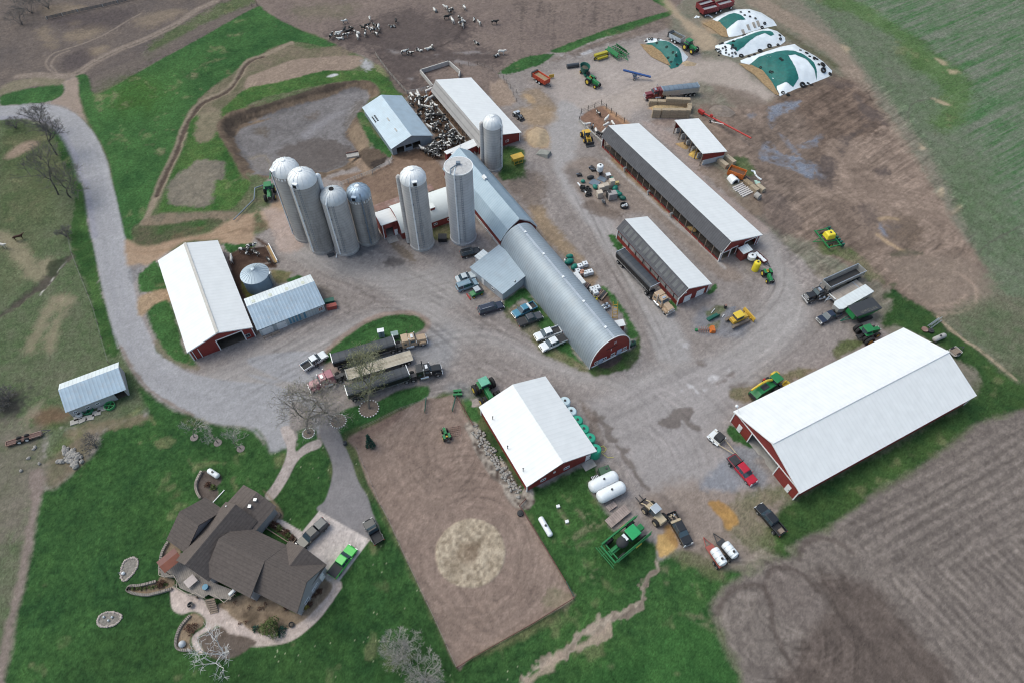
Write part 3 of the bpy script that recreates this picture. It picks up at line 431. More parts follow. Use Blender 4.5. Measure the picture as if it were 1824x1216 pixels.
fill('A8 730,690 820,700 880,780 820,750',(S(76,96,54),S(130,114,100),{'3':.9}),fe=1.5,rag=1,alpha=.8,grass=.8)
stroke('B4 1240,20 1340,110 1420,175 1500,220 1640,330 1770,440',(.7,.9,.6,1.0,.7),S(164,146,126),fe=.4,rag=.25,alpha=.95)
fill('B4 1300,0 1824,-100 1900,400 1780,440 1500,200',(S(112,106,92),S(70,92,60),{'2':.9,'3':.5,'4':.4}),fe=4,rag=2,alpha=.85,grass=.8)
fill('B4 800,820 1100,700 1300,560 1200,620 900,760',(S(108,100,84),S(70,82,52),{'4':.8}),fe=1.5,rag=.8,alpha=.6)
FIELD=(S(106,97,93),S(124,114,108),{'2':.5,'m4':.5,'5':.4})
fill('B8 0,720 60,640 260,540 470,470 480,400 560,340 640,330 720,250 870,150 1000,60 F 1620,845 B4 1100,1060 1300,920 1500,760 1824,650 F 2600,500 2600,1700 1300,1700 B8 130,1216 60,1000 0,800',FIELD,fe=1.5,rag=.7,cls=7)
al4,ac4=along('B8 1300,300 1807,0'); al5,ac5=along('B8 900,560 1500,1216')
ix,d=sdf(np.array([(a.x,a.y) for a in W('B8 700,250 870,150 1000,60 F 1824,735 2400,560 2400,1000 1824,1000 B8 1000,560')]),3)
a=sstep(0.5-d/4); rw=np.sin(ac4[ix]*2*PI/1.9+1.2*fbm(al4[ix]/20,ac4[ix]/6,1.0,2,41)); COL[ix]*=(1+a*(.15*rw+.16*fbm(al4[ix]/10,ac4[ix]*1.3,1,2,42)+.12*fbm(al4[ix]/3,ac4[ix]*3.2,1,2,46)))[:,None]
ix,d=sdf(np.array([(a.x,a.y) for a in W('B8 990,600 1250,500 1807,380 F 2400,900 2400,1700 1600,1700 B8 1400,1216')]),3)
a=sstep(0.5-d/4); rw=np.sin(ac5[ix]*2*PI/1.7+1.2*fbm(al5[ix]/20,ac5[ix]/6,1.0,2,43)); COL[ix]*=(1+a*(.16*rw+.16*fbm(al5[ix]/10,ac5[ix]*1.3,1,2,44)+.12*fbm(al5[ix]/3,ac5[ix]*3.2,1,2,47)))[:,None]
fill('B8 560,560 800,600 980,690 1100,850 1250,1000 1400,1216 F 1730,1500 1400,1500 B8 330,1216 420,1100 520,900 640,760',(S(80,70,66),S(102,90,84),{'3':.5,'4':.6}),fe=3.5,rag=1,alpha=.85,cls=7)
ix,d=sdf(np.array([(a.x,a.y) for a in W('B8 560,560 980,690 1250,1000 1400,1216 F 1730,1500 1300,1500 B8 130,1216')]),3); a=sstep(0.5-d/4); COL[ix]*=(1+a*.2*fbm(al5[ix]/14,ac5[ix]*1.0,1,2,45))[:,None]
fill('B8 280,560 420,530 540,620 640,760 520,900 440,880 300,740',(S(122,111,106),S(104,94,90),{'4':.7}),fe=2.5,rag=1.2,alpha=.7)
rings('B8 230,880',2,18,.9,.4,1.0,2,5); rings('B8 430,720',3,13,.9,.4,1.0,2,6); rings('B8 640,480',3,12,.8,.35,1.2,2,7)
stroke('B8 0,800 30,720 110,650 240,640 300,720 330,900 420,1100',.9,S(80,70,66),fe=.7,rag=.3,alpha=.6); stroke('B8 270,640 300,560 380,530 480,560 600,680',.8,S(82,72,68),fe=.7,rag=.3,alpha=.6); stroke('B8 480,480 500,410 580,360 700,380 800,450',.8,S(84,74,70),fe=.7,rag=.3,alpha=.6)
# grass below the arena and shop
fill('F 1026,1068 945,890 938,880 B3 230,1060 640,860 690,960 640,1000 700,1100 780,1216 B7 940,160 1100,200 1240,270 1270,380 1420,330 1600,440 1824,470 1700,560 1600,700 1640,830 1740,1080 1824,1216 F 1330,1330 700,1330 B6 1570,1110 B7 0,1060',LAWN,fe=1.2,rag=.5,grass=1,cls=2)
fill('B7 700,1216 1100,980 1500,760 1600,800 1700,1000 1800,1216 F 1300,1330 1000,1330',(S(40,74,38),S(60,96,50),{'3':.8,'4':.5}),fe=3,rag=1,alpha=.8,grass=1)
for z,a in (('B7 690,220 760,160 890,110 920,130 780,200 700,240',.7),('B7 680,300 780,250 830,235 830,250 720,310',.6),('B7 700,30 800,70 780,110 720,80',.7),('B7 690,430 750,400 790,420 720,470',.5),('B7 810,470 850,445 870,460 830,490',.9),('B7 570,30 600,30 660,130 640,140',.8),('B7 1270,440 1330,420 1330,480 1290,470',.8),('B7 1300,530 1330,530 1320,550',.8),('B7 1480,535 1510,540 1500,560',.8),('B7 780,500 830,510 820,540 790,540',.6),('B7 640,620 720,690 690,720',.5),('B7 920,1100 960,1095 950,1120',.8),('B7 1450,740 1600,760 1640,880 1500,790',.5)):
    fill(z,(S(140,126,110),S(104,104,78),{'4':.8}),fe=1,rag=.8,alpha=a,brk=(.6,{'4':.9,'5':.5}),grass=.4)
fill('B7 1270,320 1450,330 1700,420 1680,520 1500,420 1380,370',(S(90,96,66),S(130,116,102),{'3':.9,'4':.5}),fe=1.5,rag=.8,alpha=.8,grass=.7)
fill('B3 1640,1100 1824,1020 B4 180,1150 300,1216 B8 200,200 340,330 300,430 180,420 60,300',(S(126,114,98),S(84,96,60),{'3':.9,'4':.6}),fe=2,rag=1.2,alpha=.85,grass=.7)
stroke('B7 1265,380 1245,450 1190,510 1160,600 1150,680 1060,740 940,780 860,830 730,890 660,1000 520,1070 420,1130 340,1216 F 915,1250',(.7,.7,.8,1.0,1.2,1.6,1.2,.9,.8,1.0,.9,1.1),(S(136,122,110),S(174,159,146),{'4':.8,'5':.6}),fe=.5,rag=1.0,alpha=.95)
stroke('B7 860,760 830,830 760,880',.7,S(164,148,134),fe=.5,rag=.4,alpha=.8); stroke('B7 930,820 920,880 820,930 720,980',1.0,S(160,142,128),fe=.5,rag=.5,alpha=.85); stroke('B7 600,1020 520,1110 440,1160 380,1216',1.2,S(160,142,128),fe=.6,rag=.6,alpha=.8)
stroke('B7 1245,450 1190,515 1165,600 1155,680 1080,745 950,785',(.5,.5,.7,.6),S(112,100,92),fe=.4,rag=.4,alpha=.7)
fill('B7 1250,220 1310,200 1330,150 1390,260 1370,310 1300,360 1265,350',(S(178,146,96),S(196,160,108),{'4':.8}),fe=.7,rag=.4,cls=4)
fill('B7 1300,170 1345,145 1400,260 1380,290 1330,240',S(152,118,78),fe=.8,rag=.4,alpha=.8)
fill('C2 1350,210 1460,190 1560,260 1660,390 1640,440 1560,490 1480,370 1400,290',(S(176,138,84),S(150,116,78),{'4':.9}),fe=.7,rag=.4,cls=4)
# house lawn, drives and walks
fill('B1 300,1040 380,1020 520,900 640,780 700,640 880,560 1000,540 960,420 940,350 990,370 1060,420 1200,500 1450,590 1600,605 1720,640 1790,720 B2 60,850 130,930 165,1010 260,980 500,920 560,1050 580,1216 B6 1000,0 1060,60 1560,1110 F 830,1190 B7 0,1065 340,1216 F 920,1330 -20,1330 B5 30,1216 130,700 200,400 250,60',LAWN,fe=1.2,rag=.4,grass=1,cls=2)
fill('B5 650,900 1150,740 1330,1000 1824,1000 B6 600,700 1100,700 1600,1216 F 600,1330 100,1330',(S(34,60,34),S(60,86,44),{'3':.7,'4':.5}),fe=8,rag=3,alpha=.5,grass=1)
fill('B1 480,620 900,530 1000,560 720,640 520,680',(S(136,118,102),S(98,98,72),{'4':.8}),fe=1.5,rag=.8,alpha=.8)
for z,a in (('B1 1040,700 1160,680 1180,720 1080,760',.8),('B1 870,520 940,470 960,500 910,530',.7),('B1 1020,540 1060,580 1040,600',.7),('B1 1240,560 1400,550 1400,600 1260,590',.5),('B1 1300,870 1400,830 1530,850 1440,870 1330,900',.6),('B1 1150,1100 1220,1030 1240,1050',.4),('B2 190,1040 260,1010 250,1080 200,1100',.7),('B2 500,990 530,1010 520,1020',.6),('B6 990,270 1050,270 1010,350 980,310',.8),('B6 1080,1060 1280,1010 1240,1080 1120,1130',.5),('B6 1000,560 1100,520 1100,600',.35),('B1 420,700 500,640 560,640 470,720',.5)):
    fill(z,(S(150,140,110),S(104,112,72),{'4':.8}),fe=1,rag=.7,alpha=a,brk=(.6,{'4':.9}),grass=.6)
fill('B6 900,600 1100,560 1200,900 1250,1216 900,1216 700,1000',(S(30,62,36),S(50,84,42),{'4':.8}),fe=10,rag=2,alpha=.45,grass=1)
# pale flowers/leaf litter specks in the lawn
k=np.nonzero((CLS==2)&(GRS>.9)&(Y<56)&(X>-46)&(X<2)&(rng.random(NV)>.992)&(M3>0.0))[0]; COL[k]=COL[k]*.55+np.array(S(190,192,160),np.float32)*.45
fill('B2 470,700 560,720 620,860 700,1050 760,1216 B6 960,-60 1000,60 1050,190 980,245 640,55 680,-20 B2 575,1180 570,1060 500,900',(S(122,118,120),S(138,133,134),{'3':.5,'4':.4}),fe=.4,rag=.1,cls=8)
fill('B2 230,840 290,830 330,900 330,1000 400,950 490,920 500,970 400,1015 330,1080 260,1216 C1 1190,275 1115,235 B2 180,1216 250,1080 270,980 240,900',(S(160,148,144),S(176,164,160),{'3':.5,'4':.4}),fe=.3,rag=.08,cls=9)
fill('B6 640,50 985,245 740,570 440,250 350,150 380,105 525,190',(S(182,170,166),S(196,186,182),{'3':.5,'4':.4}),fe=.25,rag=.03,sm=False,cls=9)
fill('C1 1230,450 1290,480 1480,590 1430,690 1410,640 1200,510',(S(172,160,156),S(186,176,172),{'4':.5}),fe=.25,rag=.05,sm=False,cls=9)
stroke('B6 745,560 640,710 540,810 440,880 300,905 200,900 100,860 40,800 -20,740',(2.3,2.3,2.3,2.5,3,3,3),(S(176,160,152),S(190,174,166),{'4':.6}),fe=.3,rag=.05,cls=9)
fill('B5 1160,560 1240,600 1370,640 1420,720 1520,740 1560,800 1824,880 1824,925 1740,925 1500,830 1440,850 1340,910 1380,1000 1340,1010 1300,950 1310,890 1390,830 1380,770 1310,730 1230,750 1170,720 1155,650',(S(180,164,158),S(196,180,172),{'4':.6}),fe=.35,rag=.05,cls=9)
BED=(S(120,104,90),S(146,128,108),{'4':.8,'5':.4})
fill('B6 60,640 200,590 300,640 480,740 500,690 640,520 730,570 560,770 420,850 300,880 180,860 60,760 -20,700 0,660',BED,fe=.4,rag=.1,cls=4)
fill('B5 1480,690 1660,620 1824,690 1824,880 1700,850 1560,760 1540,720',BED,fe=.4,rag=.1)
for z in ('B6 140,760 200,740 240,800 180,830','B6 280,770 330,760 350,820 290,840','B5 1650,760 1720,700 1760,760 1700,800'): fill(z,S(90,78,66),fe=.8,rag=.4,alpha=.7)
fill('B5 1200,860 1260,770 1320,740 1380,780 1370,830 1300,880 1290,960 1310,990 1240,1000 1195,970',BED,fe=.4,rag=.1,cls=4)
fill('B5 1430,850 1500,835 1560,880 1740,930 1640,1010 1560,1050 1440,1040 1380,1000 1340,920',(S(92,80,72),S(112,100,92),{'4':.8}),fe=.4,rag=.2,cls=4)
fill('B5 1095,490 1060,530 960,560 880,570 890,610 1000,615 1150,570 1180,520',BED,fe=.3,rag=.1,cls=4)
fill('B5 1090,470 1090,400 1100,330 1140,260 1200,290 1220,340 1130,400',BED,fe=.3,rag=.1,cls=4)
fill('B5 820,480 840,400 890,370 930,380 930,430 890,490 840,525',BED,fe=.3,rag=.1,cls=4); fill('B5 665,790 690,750 750,735 815,750 820,780 780,820 710,835 670,820',(S(72,76,70),S(96,88,78),{'4':.8}),fe=.3,rag=.1,cls=4)
fill('C1 480,0 440,140 490,260 600,290 660,210 640,150 690,90 660,20 560,-10',(S(84,74,70),S(102,92,86),{'4':.8}),fe=.4,rag=.15,cls=4)
fill('C1 1100,180 1240,320 1300,440 1240,460 1180,300',BED,fe=.5,rag=.2,alpha=.9); fill('C1 1110,500 1190,460 1430,650 1400,690',S(74,60,52),fe=.3,rag=.1)
# arena
stroke('F 946,884 985,950 1038,1066',5,LAWN,fe=.6,rag=.5,grass=1,cls=2)
fill('B2 690,910 900,800 1200,650 1300,640 1420,620 1460,720 1530,830 1600,1000 1720,1200 B7 320,0 640,540 690,640 420,810 0,1045 B6 1575,1110 1430,800 1240,400 1090,80 B2 820,1216 740,1000',(S(128,110,101),S(143,125,115),{'2':.4,'3':.4,'m4':.4}),fe=.5,rag=.12,cls=10)
fill('B2 690,910 900,800 1040,720 1060,760 900,870 760,960',S(112,92,84),fe=2,rag=.6,alpha=.7)
rings('F 840,985',7,22,.9,.34,1.0,3,8); rings('B2 1330,970',3,14,.9,.38,.8,2,9)
tracks('B2 1290,650 1270,760 1210,900 1200,1050 1280,1180 1440,1190 1540,1080 1530,940',12,3,f=((.82,.82,.82),(1.1,1.1,1.1)))
tracks('B6 1460,500 1540,700 1700,850 1824,900 B7 200,800 500,560 480,300',12,7,f=((.86,.86,.86),(1.1,1.09,1.08)))
fill('B7 490,650 560,560 640,600 670,650 520,710',(S(150,134,116),S(110,112,84),{'4':.9}),fe=1.5,rag=1,alpha=.6)
c=W1('F 838,983'); r=np.sqrt((X-c.x)**2+((Y-c.y))**2)
ix=np.nonzero(r<9)[0]; a=sstep(0.5-(r[ix]-5.9+.12*N3[ix]+.15*N4[ix])/.4); put(ix,a,(S(140,125,108),S(182,167,148),{'m3':.35,'4':.55,'5':.65}),grass=.4); HGT[ix]+=.16*a*(0.7+.4*N4[ix])
ix=ix[r[ix]<4]; put(ix,sstep(0.5-(r[ix]-1.6+1.0*N4[ix])/1.5)*.6,S(112,92,76))
stroke('B2 1520,830 1580,960 1700,1150 B3 40,880 140,1080 210,1120 230,1060',2.6,(S(88,76,70),S(168,158,148),{'4':.6,'5':.9}),fe=.5,rag=.4)
k=np.nonzero(GRS>.8)[0]; t_=np.clip((M3[k]+.7*M4[k]+.5*N2[k]-.62)*.8,0,.38); COL[k]=COL[k]*(1-t_[:,None])+np.array(S(126,122,92),np.float32)*t_[:,None]
t_=np.clip(.5+.55*N3[k]+.35*M2[k],0,1); COL[k]*=(.87+.26*t_)[:,None]
_w=rng.normal(0,1,NV).astype(np.float32); COL*=(1+_w*np.where(GRS>.5,.14,np.where(CLS==8,.05,.08)))[:,None]
COL*=(1+.12*N5*np.where(CLS==8,.5,1))[:,None]
# fine relief
HGT+=(0.05*N3+0.035*N4)*np.where(CLS==8,.35,1)*(np.abs(X)<400)
far=np.clip((np.hypot(X,Y-120)-300)/900,0,1); 
COL=np.clip(COL,0.004,0.9)
# --- build sheets by land use
NAMES=['yard_ground','brushland','grass','pasture','bare_earth','lagoon','cattle_lot','field','gravel_road','concrete_path','riding_arena']
def ground_material():
    m=bpy.data.materials.new('soil_and_grass'); m.use_nodes=True; n=m.node_tree.nodes; l=m.node_tree.links; b=n['Principled BSDF']
    at=n.new('ShaderNodeAttribute'); at.attribute_name='albedo'; gr=n.new('ShaderNodeAttribute'); gr.attribute_name='turf'; we=n.new('ShaderNodeAttribute'); we.attribute_name='damp'
    tc=n.new('ShaderNodeTexCoord')
    def nz(s,d=4,r=.6):
        q=n.new('ShaderNodeTexNoise'); q.inputs['Scale'].default_value=s; q.inputs['Detail'].default_value=d; q.inputs['Roughness'].default_value=r; l.new(tc.outputs['Object'],q.inputs['Vector']); return q
    a=nz(2.6,5,.75); c=nz(.55,4)
    amp=n.new('ShaderNodeMapRange'); amp.inputs[3].default_value=.42; amp.inputs[4].default_value=.9; l.new(gr.outputs['Fac'],amp.inputs[0])
    s1=n.new('ShaderNodeMath'); s1.operation='SUBTRACT'; l.new(a.outputs[0],s1.inputs[0]); s1.inputs[1].default_value=.5
    m1=n.new('ShaderNodeMath'); m1.operation='MULTIPLY'; l.new(s1.outputs[0],m1.inputs[0]); l.new(amp.outputs[0],m1.inputs[1])
    s2=n.new('ShaderNodeMath'); s2.operation='MULTIPLY_ADD'; l.new(c.outputs[0],s2.inputs[0]); s2.inputs[1].default_value=.3; s2.inputs[2].default_value=.85
    ad=n.new('ShaderNodeMath'); ad.operation='MULTIPLY_ADD'; l.new(m1.outputs[0],ad.inputs[0]); ad.inputs[1].default_value=1.5; l.new(s2.outputs[0],ad.inputs[2])
    mx=n.new('ShaderNodeMix'); mx.data_type='RGBA'; mx.blend_type='MULTIPLY'; mx.inputs[0].default_value=1; l.new(at.outputs['Color'],mx.inputs[6]); l.new(ad.outputs[0],mx.inputs[7]); l.new(mx.outputs[2],b.inputs['Base Color'])
    ro=n.new('ShaderNodeMapRange'); ro.inputs[3].default_value=.95; ro.inputs[4].default_value=.12; l.new(we.outputs['Fac'],ro.inputs[0]); l.new(ro.outputs[0],b.inputs['Roughness'])
    sp=n.new('ShaderNodeMapRange'); sp.inputs[3].default_value=.12; sp.inputs[4].default_value=.6; l.new(we.outputs['Fac'],sp.inputs[0]); l.new(sp.outputs[0],b.inputs['Specular IOR Level'])
    bp=n.new('ShaderNodeBump'); bp.inputs['Strength'].default_value=.35; bp.inputs['Distance'].default_value=.12; l.new(a.outputs[0],bp.inputs['Height']); l.new(bp.outputs[0],b.inputs['Normal'])
    return m
GM=ground_material()
nu=len(us); nyy=len(ys); ii=(np.arange(nyy-1)[:,None]*nu+np.arange(nu-1)[None,:]).ravel()
quads=np.stack([ii,ii+1,ii+1+nu,ii+nu],1); qc=CLS[ii]
for k,nm in enumerate(NAMES):
    q=quads[qc==k]
    if not len(q): continue
    vid,inv=np.unique(q.ravel(),return_inverse=True); me=bpy.data.meshes.new(nm); me.vertices.add(len(vid))
    co=np.stack([X[vid],Y[vid],HGT[vid]],1).astype(np.float32); me.vertices.foreach_set('co',co.ravel())
    me.loops.add(len(inv)); me.loops.foreach_set('vertex_index',inv.astype(np.int32)); me.polygons.add(len(q)); me.polygons.foreach_set('loop_start',np.arange(0,len(inv),4,dtype=np.int32))
    me.polygons.foreach_set('use_smooth',np.ones(len(q),bool)); me.update(calc_edges=True)
    at=me.attributes.new('albedo','FLOAT_COLOR','POINT'); at.data.foreach_set('color',np.concatenate([COL[vid],np.ones((len(vid),1),np.float32)],1).astype(np.float32).ravel())
    at=me.attributes.new('turf','FLOAT','POINT'); at.data.foreach_set('value',GRS[vid]); at=me.attributes.new('damp','FLOAT','POINT'); at.data.foreach_set('value',WET[vid])
    me.materials.append(GM); o=bpy.data.objects.new(nm,me); C.objects.link(o); o['kind']='structure'
print('ground verts',NV)
# ---------------------------------------------------------------- mesh helpers and tagging
class MB:
    def __init__(s): s.v=[]; s.f=[]
    def add(s,vs,fs,M=None):
        k=len(s.v)
        for q in vs:
            q=Vector(q); s.v.append(M@q if M else q)
        s.f+= [tuple(i+k for i in f) for f in fs]; return s
    def box(s,c,d,rz=0,M=None,tx=1.0,ty=1.0,ry=0,rx=0):          # centre, size, taper at the top
        x,y,z=d[0]/2,d[1]/2,d[2]/2
        vs=[(-x,-y,-z),(x,-y,-z),(x,y,-z),(-x,y,-z),(-x*tx,-y*ty,z),(x*tx,-y*ty,z),(x*tx,y*ty,z),(-x*tx,y*ty,z)]
        T=Matrix.Translation(c)@Matrix.Rotation(rz,4,'Z')@Matrix.Rotation(ry,4,'Y')@Matrix.Rotation(rx,4,'X')
        if M: T=M@T
        return s.add(vs,[(3,2,1,0),(4,5,6,7),(0,1,5,4),(1,2,6,5),(2,3,7,6),(3,0,4,7)],T)
    def hexa(s,p): return s.add(p,[(3,2,1,0),(4,5,6,7),(0,1,5,4),(1,2,6,5),(2,3,7,6),(3,0,4,7)])
    def slab(s,quad,t):                                  # sheet through four points with thickness t downwards
        q=[Vector(a) for a in quad]; n=(q[1]-q[0]).cross(q[3]-q[0]).normalized()
        if n.z<0: n=-n
        return s.hexa([a-n*t for a in q]+q)
    def cyl(s,a,b,r0,r1=None,n=12,cap=True):
        a,b=Vector(a),Vector(b); r1=r0 if r1 is None else r1; d=(b-a).normalized(); u=d.orthogonal().normalized(); w=d.cross(u)
        vs=[];
        for c,r in ((a,r0),(b,r1)):
            for i in range(n): t=2*PI*i/n; vs.append(c+u*math.cos(t)*r+w*math.sin(t)*r)
        fs=[(i,(i+1)%n,n+(i+1)%n,n+i) for i in range(n)]
        if cap: fs+=[tuple(range(n-1,-1,-1)),tuple(range(n,2*n))]
        return s.add(vs,fs)
    def tube(s,pts,r,n=6):
        pts=[Vector(p) for p in pts]
        for i in range(len(pts)-1):
            r0=r if not isinstance(r,(list,tuple)) else r[i]; r1=r if not isinstance(r,(list,tuple)) else r[i+1]
            s.cyl(pts[i],pts[i+1],r0,r1,n)
        return s
    def lathe(s,prof,n=20,c=(0,0,0),axis='Z',cap=True):           # profile of (r,z)
        vs=[];m=len(prof)
        for r,z in prof:
            for i in range(n):
                t=2*PI*i/n
                q=(r*math.cos(t),r*math.sin(t),z) if axis=='Z' else ((z,r*math.cos(t),r*math.sin(t)) if axis=='X' else (r*math.sin(t),z,r*math.cos(t)))
                vs.append(Vector(q)+Vector(c))
        fs=[(j*n+i,j*n+(i+1)%n,(j+1)*n+(i+1)%n,(j+1)*n+i) for j in range(m-1) for i in range(n)]
        if cap: fs+=[tuple(range(n-1,-1,-1)),tuple((m-1)*n+i for i in range(n))]
        return s.add(vs,fs)
    def prism(s,prof,w,y0=0,w2=None,plane='XZ'):        # profile in XZ extruded across Y (upper points may narrow with w2)
        n=len(prof); zs=[p[1] for p in prof]; z0,z1=min(zs),max(zs)
        def hwid(z): return (w if w2 is None else w+(w2-w)*(z-z0)/max(z1-z0,1e-6))/2
        vs=[(p[0],y0-hwid(p[1]),p[1]) for p in prof]+[(p[0],y0+hwid(p[1]),p[1]) for p in prof]
        fs=[tuple(range(n)),tuple(range(2*n-1,n-1,-1))]+[(i,n+i,n+(i+1)%n,(i+1)%n) for i in range(n)]
        return s.add(vs,fs)
    def plate(s,pts,z0,z1):                             # plan outline extruded in Z
        n=len(pts); vs=[(p[0],p[1],z0) for p in pts]+[(p[0],p[1],z1) for p in pts]
        return s.add(vs,[tuple(range(n-1,-1,-1)),tuple(range(n,2*n))]+[(i,(i+1)%n,n+(i+1)%n,n+i) for i in range(n)])
    def ball(s,c,r,n=10,m=6,sq=(1,1,1)):
        prof=[(math.sin(PI*j/m)*r,-math.cos(PI*j/m)*r) for j in range(m+1)]; prof[0]=(r*.02,-r); prof[-1]=(r*.02,r); k=len(s.v)
        s.lathe(prof,n)
        for i in range(k,len(s.v)): s.v[i]=Vector((s.v[i].x*sq[0]+c[0],s.v[i].y*sq[1]+c[1],s.v[i].z*sq[2]+c[2]))
        return s
    def build(s,name,m,parent=None,smooth=False,bevel=0.0,seg=2,loc=None):
        me=bpy.data.meshes.new(name); me.from_pydata([tuple(v) for v in s.v],[],s.f)
        bm=bmesh.new(); bm.from_mesh(me); bmesh.ops.recalc_face_normals(bm,faces=bm.faces); bm.to_mesh(me); bm.free()
        if smooth:
            me.polygons.foreach_set('use_smooth',[True]*len(me.polygons)); 
            try: me.set_sharp_from_angle(angle=math.radians(38))
            except Exception: pass
        me.materials.append(m); o=bpy.data.objects.new(name,me); C.objects.link(o)
        if parent: o.parent=parent
        if loc: o.location=loc
        if bevel:
            b=o.modifiers.new('bevel','BEVEL'); b.width=bevel; b.segments=seg; b.limit_method='ANGLE'; b.angle_limit=math.radians(35)
        return o
def tag(o,label=None,cat=None,group=None,kind=None):
    for k,v in (('label',label),('category',cat),('group',group),('kind',kind)):
        if v: o[k]=v
    return o
def thing(name,label,cat,loc=(0,0,0),rz=0.0,group=None):
    o=bpy.data.objects.new(name,None); C.objects.link(o); o.location=loc; o.rotation_euler=(0,0,rz); o.empty_display_size=.5
    return tag(o,label,cat,group)
KIDS={}
def kids(o): return [c for c in bpy.data.objects if c.parent==o]
def dup(root,loc,rz,label,group=None,scale=None,swap=None):
    """copy a thing with its parts and sub-parts; swap maps part name -> another material"""
    def cp(o,par):
        c=o.copy(); C.objects.link(c); c.parent=par
        base=o.name.split('.')[0]
        if swap and base in swap and o.type=='MESH':
            c.data=o.data.copy(); c.data.materials.clear(); c.data.materials.append(swap[base])
        for k in KIDS.setdefault(o.name,kids(o)): cp(k,c)
        return c
    r=cp(root,None); r.location=loc; r.rotation_euler=(0,0,rz); r['label']=label
    if group: r['group']=group
    if scale: r.scale=scale
    return r
def pose(z,h=0.0):                    # two survey points tail, nose -> ground place and heading
    p=zp(z); a,b=P(p[0],h),P(p[1],h); c=(a+b)/2; return Vector((c.x,c.y,0)), math.atan2(b.y-a.y,b.x-a.x), (b-a).length
# ---------------------------------------------------------------- common surfaces
WHITE_ROOF=mat('white_sheet_roof',(.70,.705,.71),.5,0,.05,.6,ribs=('Y',.9,.045),spec=.4,stain=((.66,.68,.68),.5,.35))
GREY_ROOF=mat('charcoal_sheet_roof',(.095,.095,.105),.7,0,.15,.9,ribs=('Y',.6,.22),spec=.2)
BLUE_ROOF=mat('galvanised_blue_roof',(.36,.44,.51),.5,.3,.10,.5,ribs=('Y',.6,.10),spec=.5,stain=((.33,.37,.41),.6,.5))
PALE_ROOF=mat('pale_and_sky_bright_roof',(.62,.66,.68),.5,.2,.10,.5,ribs=('X',.7,.16),spec=.5)  # plain pale sheet; on the tin sheds, brighter sky reflection painted into colour
TIN=mat('weathered_sky_blue_tin',(.25,.33,.42),.5,.3,.12,.5,ribs=('X',.7,.16),stain=((.30,.27,.26),1.1,.35))  # weathered tin with its blue sky reflection painted into the base colour
RED=mat('red_steel_siding',(.225,.035,.03),.55,0,.10,1.2,ribs=('X',.3,.18))
RED2=mat('red_painted_boards',(.20,.04,.035),.7,0,.18,1.5)
TRIM=mat('white_trim',(.74,.74,.75),.5,0,.05,2)
DARK=mat('dark_opening',(.012,.012,.014),.9,0,.2,1)
GLASS=mat('window_glass',(.02,.03,.045),.08,0,.05,1,spec=.8)
CONC=mat('concrete',(.36,.34,.32),.9,0,.22,.9,stain=((.2,.18,.165),.8,.6),bump=.2)
STAVE=mat('silo_stave_concrete',(.47,.45,.44),.85,0,.12,.35,ribs=('Z',.75,.16),stain=((.19,.18,.175),.22,.7,(1,1,.25)))
STAVE2=mat('stained_stave_concrete',(.37,.35,.335),.85,0,.16,.35,ribs=('Z',.75,.14),stain=((.13,.12,.115),.25,.8,(1,1,.2)))
STAVE3=mat('pale_stave_concrete',(.50,.495,.51),.85,0,.10,.35,ribs=('Z',.8,.14),stain=((.26,.25,.25),.25,.6,(1,1,.25)))
GALV=mat('galvanised_metal',(.52,.55,.58),.36,.7,.10,1.2)
DOME=mat('white_dome_metal',(.76,.77,.78),.45,.1,.06,.8)
DOMEB=mat('blue_grey_dome_metal',(.36,.44,.53),.38,.4,.1,.8)
DOMEG=mat('grey_dome_metal',(.60,.62,.64),.45,.15,.1,.8)
CONC_ROOFT=mat('silo_flat_cap',(.50,.49,.49),.7,0,.12,.5,stain=((.2,.19,.19),1.6,.7))
STEEL=mat('dark_steel',(.06,.06,.065),.5,.5,.2,2)
BLUEST=mat('blue_grey_steel',(.18,.22,.27),.5,.4,.15,2)
SHINGLE=mat('brown_asphalt_shingle',(.118,.098,.09),.92,0,.16,2.5,spec=.15,stain=((.09,.076,.07),.7,.5),ribs=('Z',.34,.14))
SIDING=mat('grey_beige_siding',(.33,.32,.33),.8,0,.08,1.2,ribs=('Z',.25,.12))
WOOD=mat('weathered_deck_boards',(.25,.22,.20),.85,0,.2,1.5,ribs=('X',.3,.25))
WOODN=mat('old_timber',(.22,.17,.135),.9,0,.3,2.5)
RUST=mat('rusty_sheet',(.25,.15,.125),.8,.1,.3,1.0,stain=((.34,.29,.27),.6,.8))
SOILST=mat('dark_litter_floor',(.10,.08,.065),.95,0,.3,1.2)
# ---------------------------------------------------------------- gabled building from its surveyed eave corners
def gable_h(front_l,front_r,rp,h0):            # ridge end: the height at which the survey ray meets the gable plane
    a,b=P(front_l,h0),P(front_r,h0); d=(b-a); d.z=0; d.normalize(); n=Vector((-d.y,d.x,0)); best=None
    for i in range(0,160):
        h=h0+i*.05; q=P(rp,h); e=abs((q-a).dot(n))
        if best is None or e<best[0]: best=(e,h,(q-a).dot(d))
    return best[1],best[2]
def frame(lb,rb,rf,lf,h):                      # plan frame: origin front-left, X along the front, Y to the back
    a,b,c,d=P(lf,h),P(rf,h),P(rb,h),P(lb,h)
    u=((b-a)+(c-d)); u.z=0; w=(u.length)/2; u.normalize(); v=Vector((-u.y,u.x,0)); L=((d-a).dot(v)+(c-b).dot(v))/2
    ctr=(a+b+c+d)/4; o=ctr-u*w/2-v*L/2; o.z=0
    return o, math.atan2(u.y,u.x), w, L
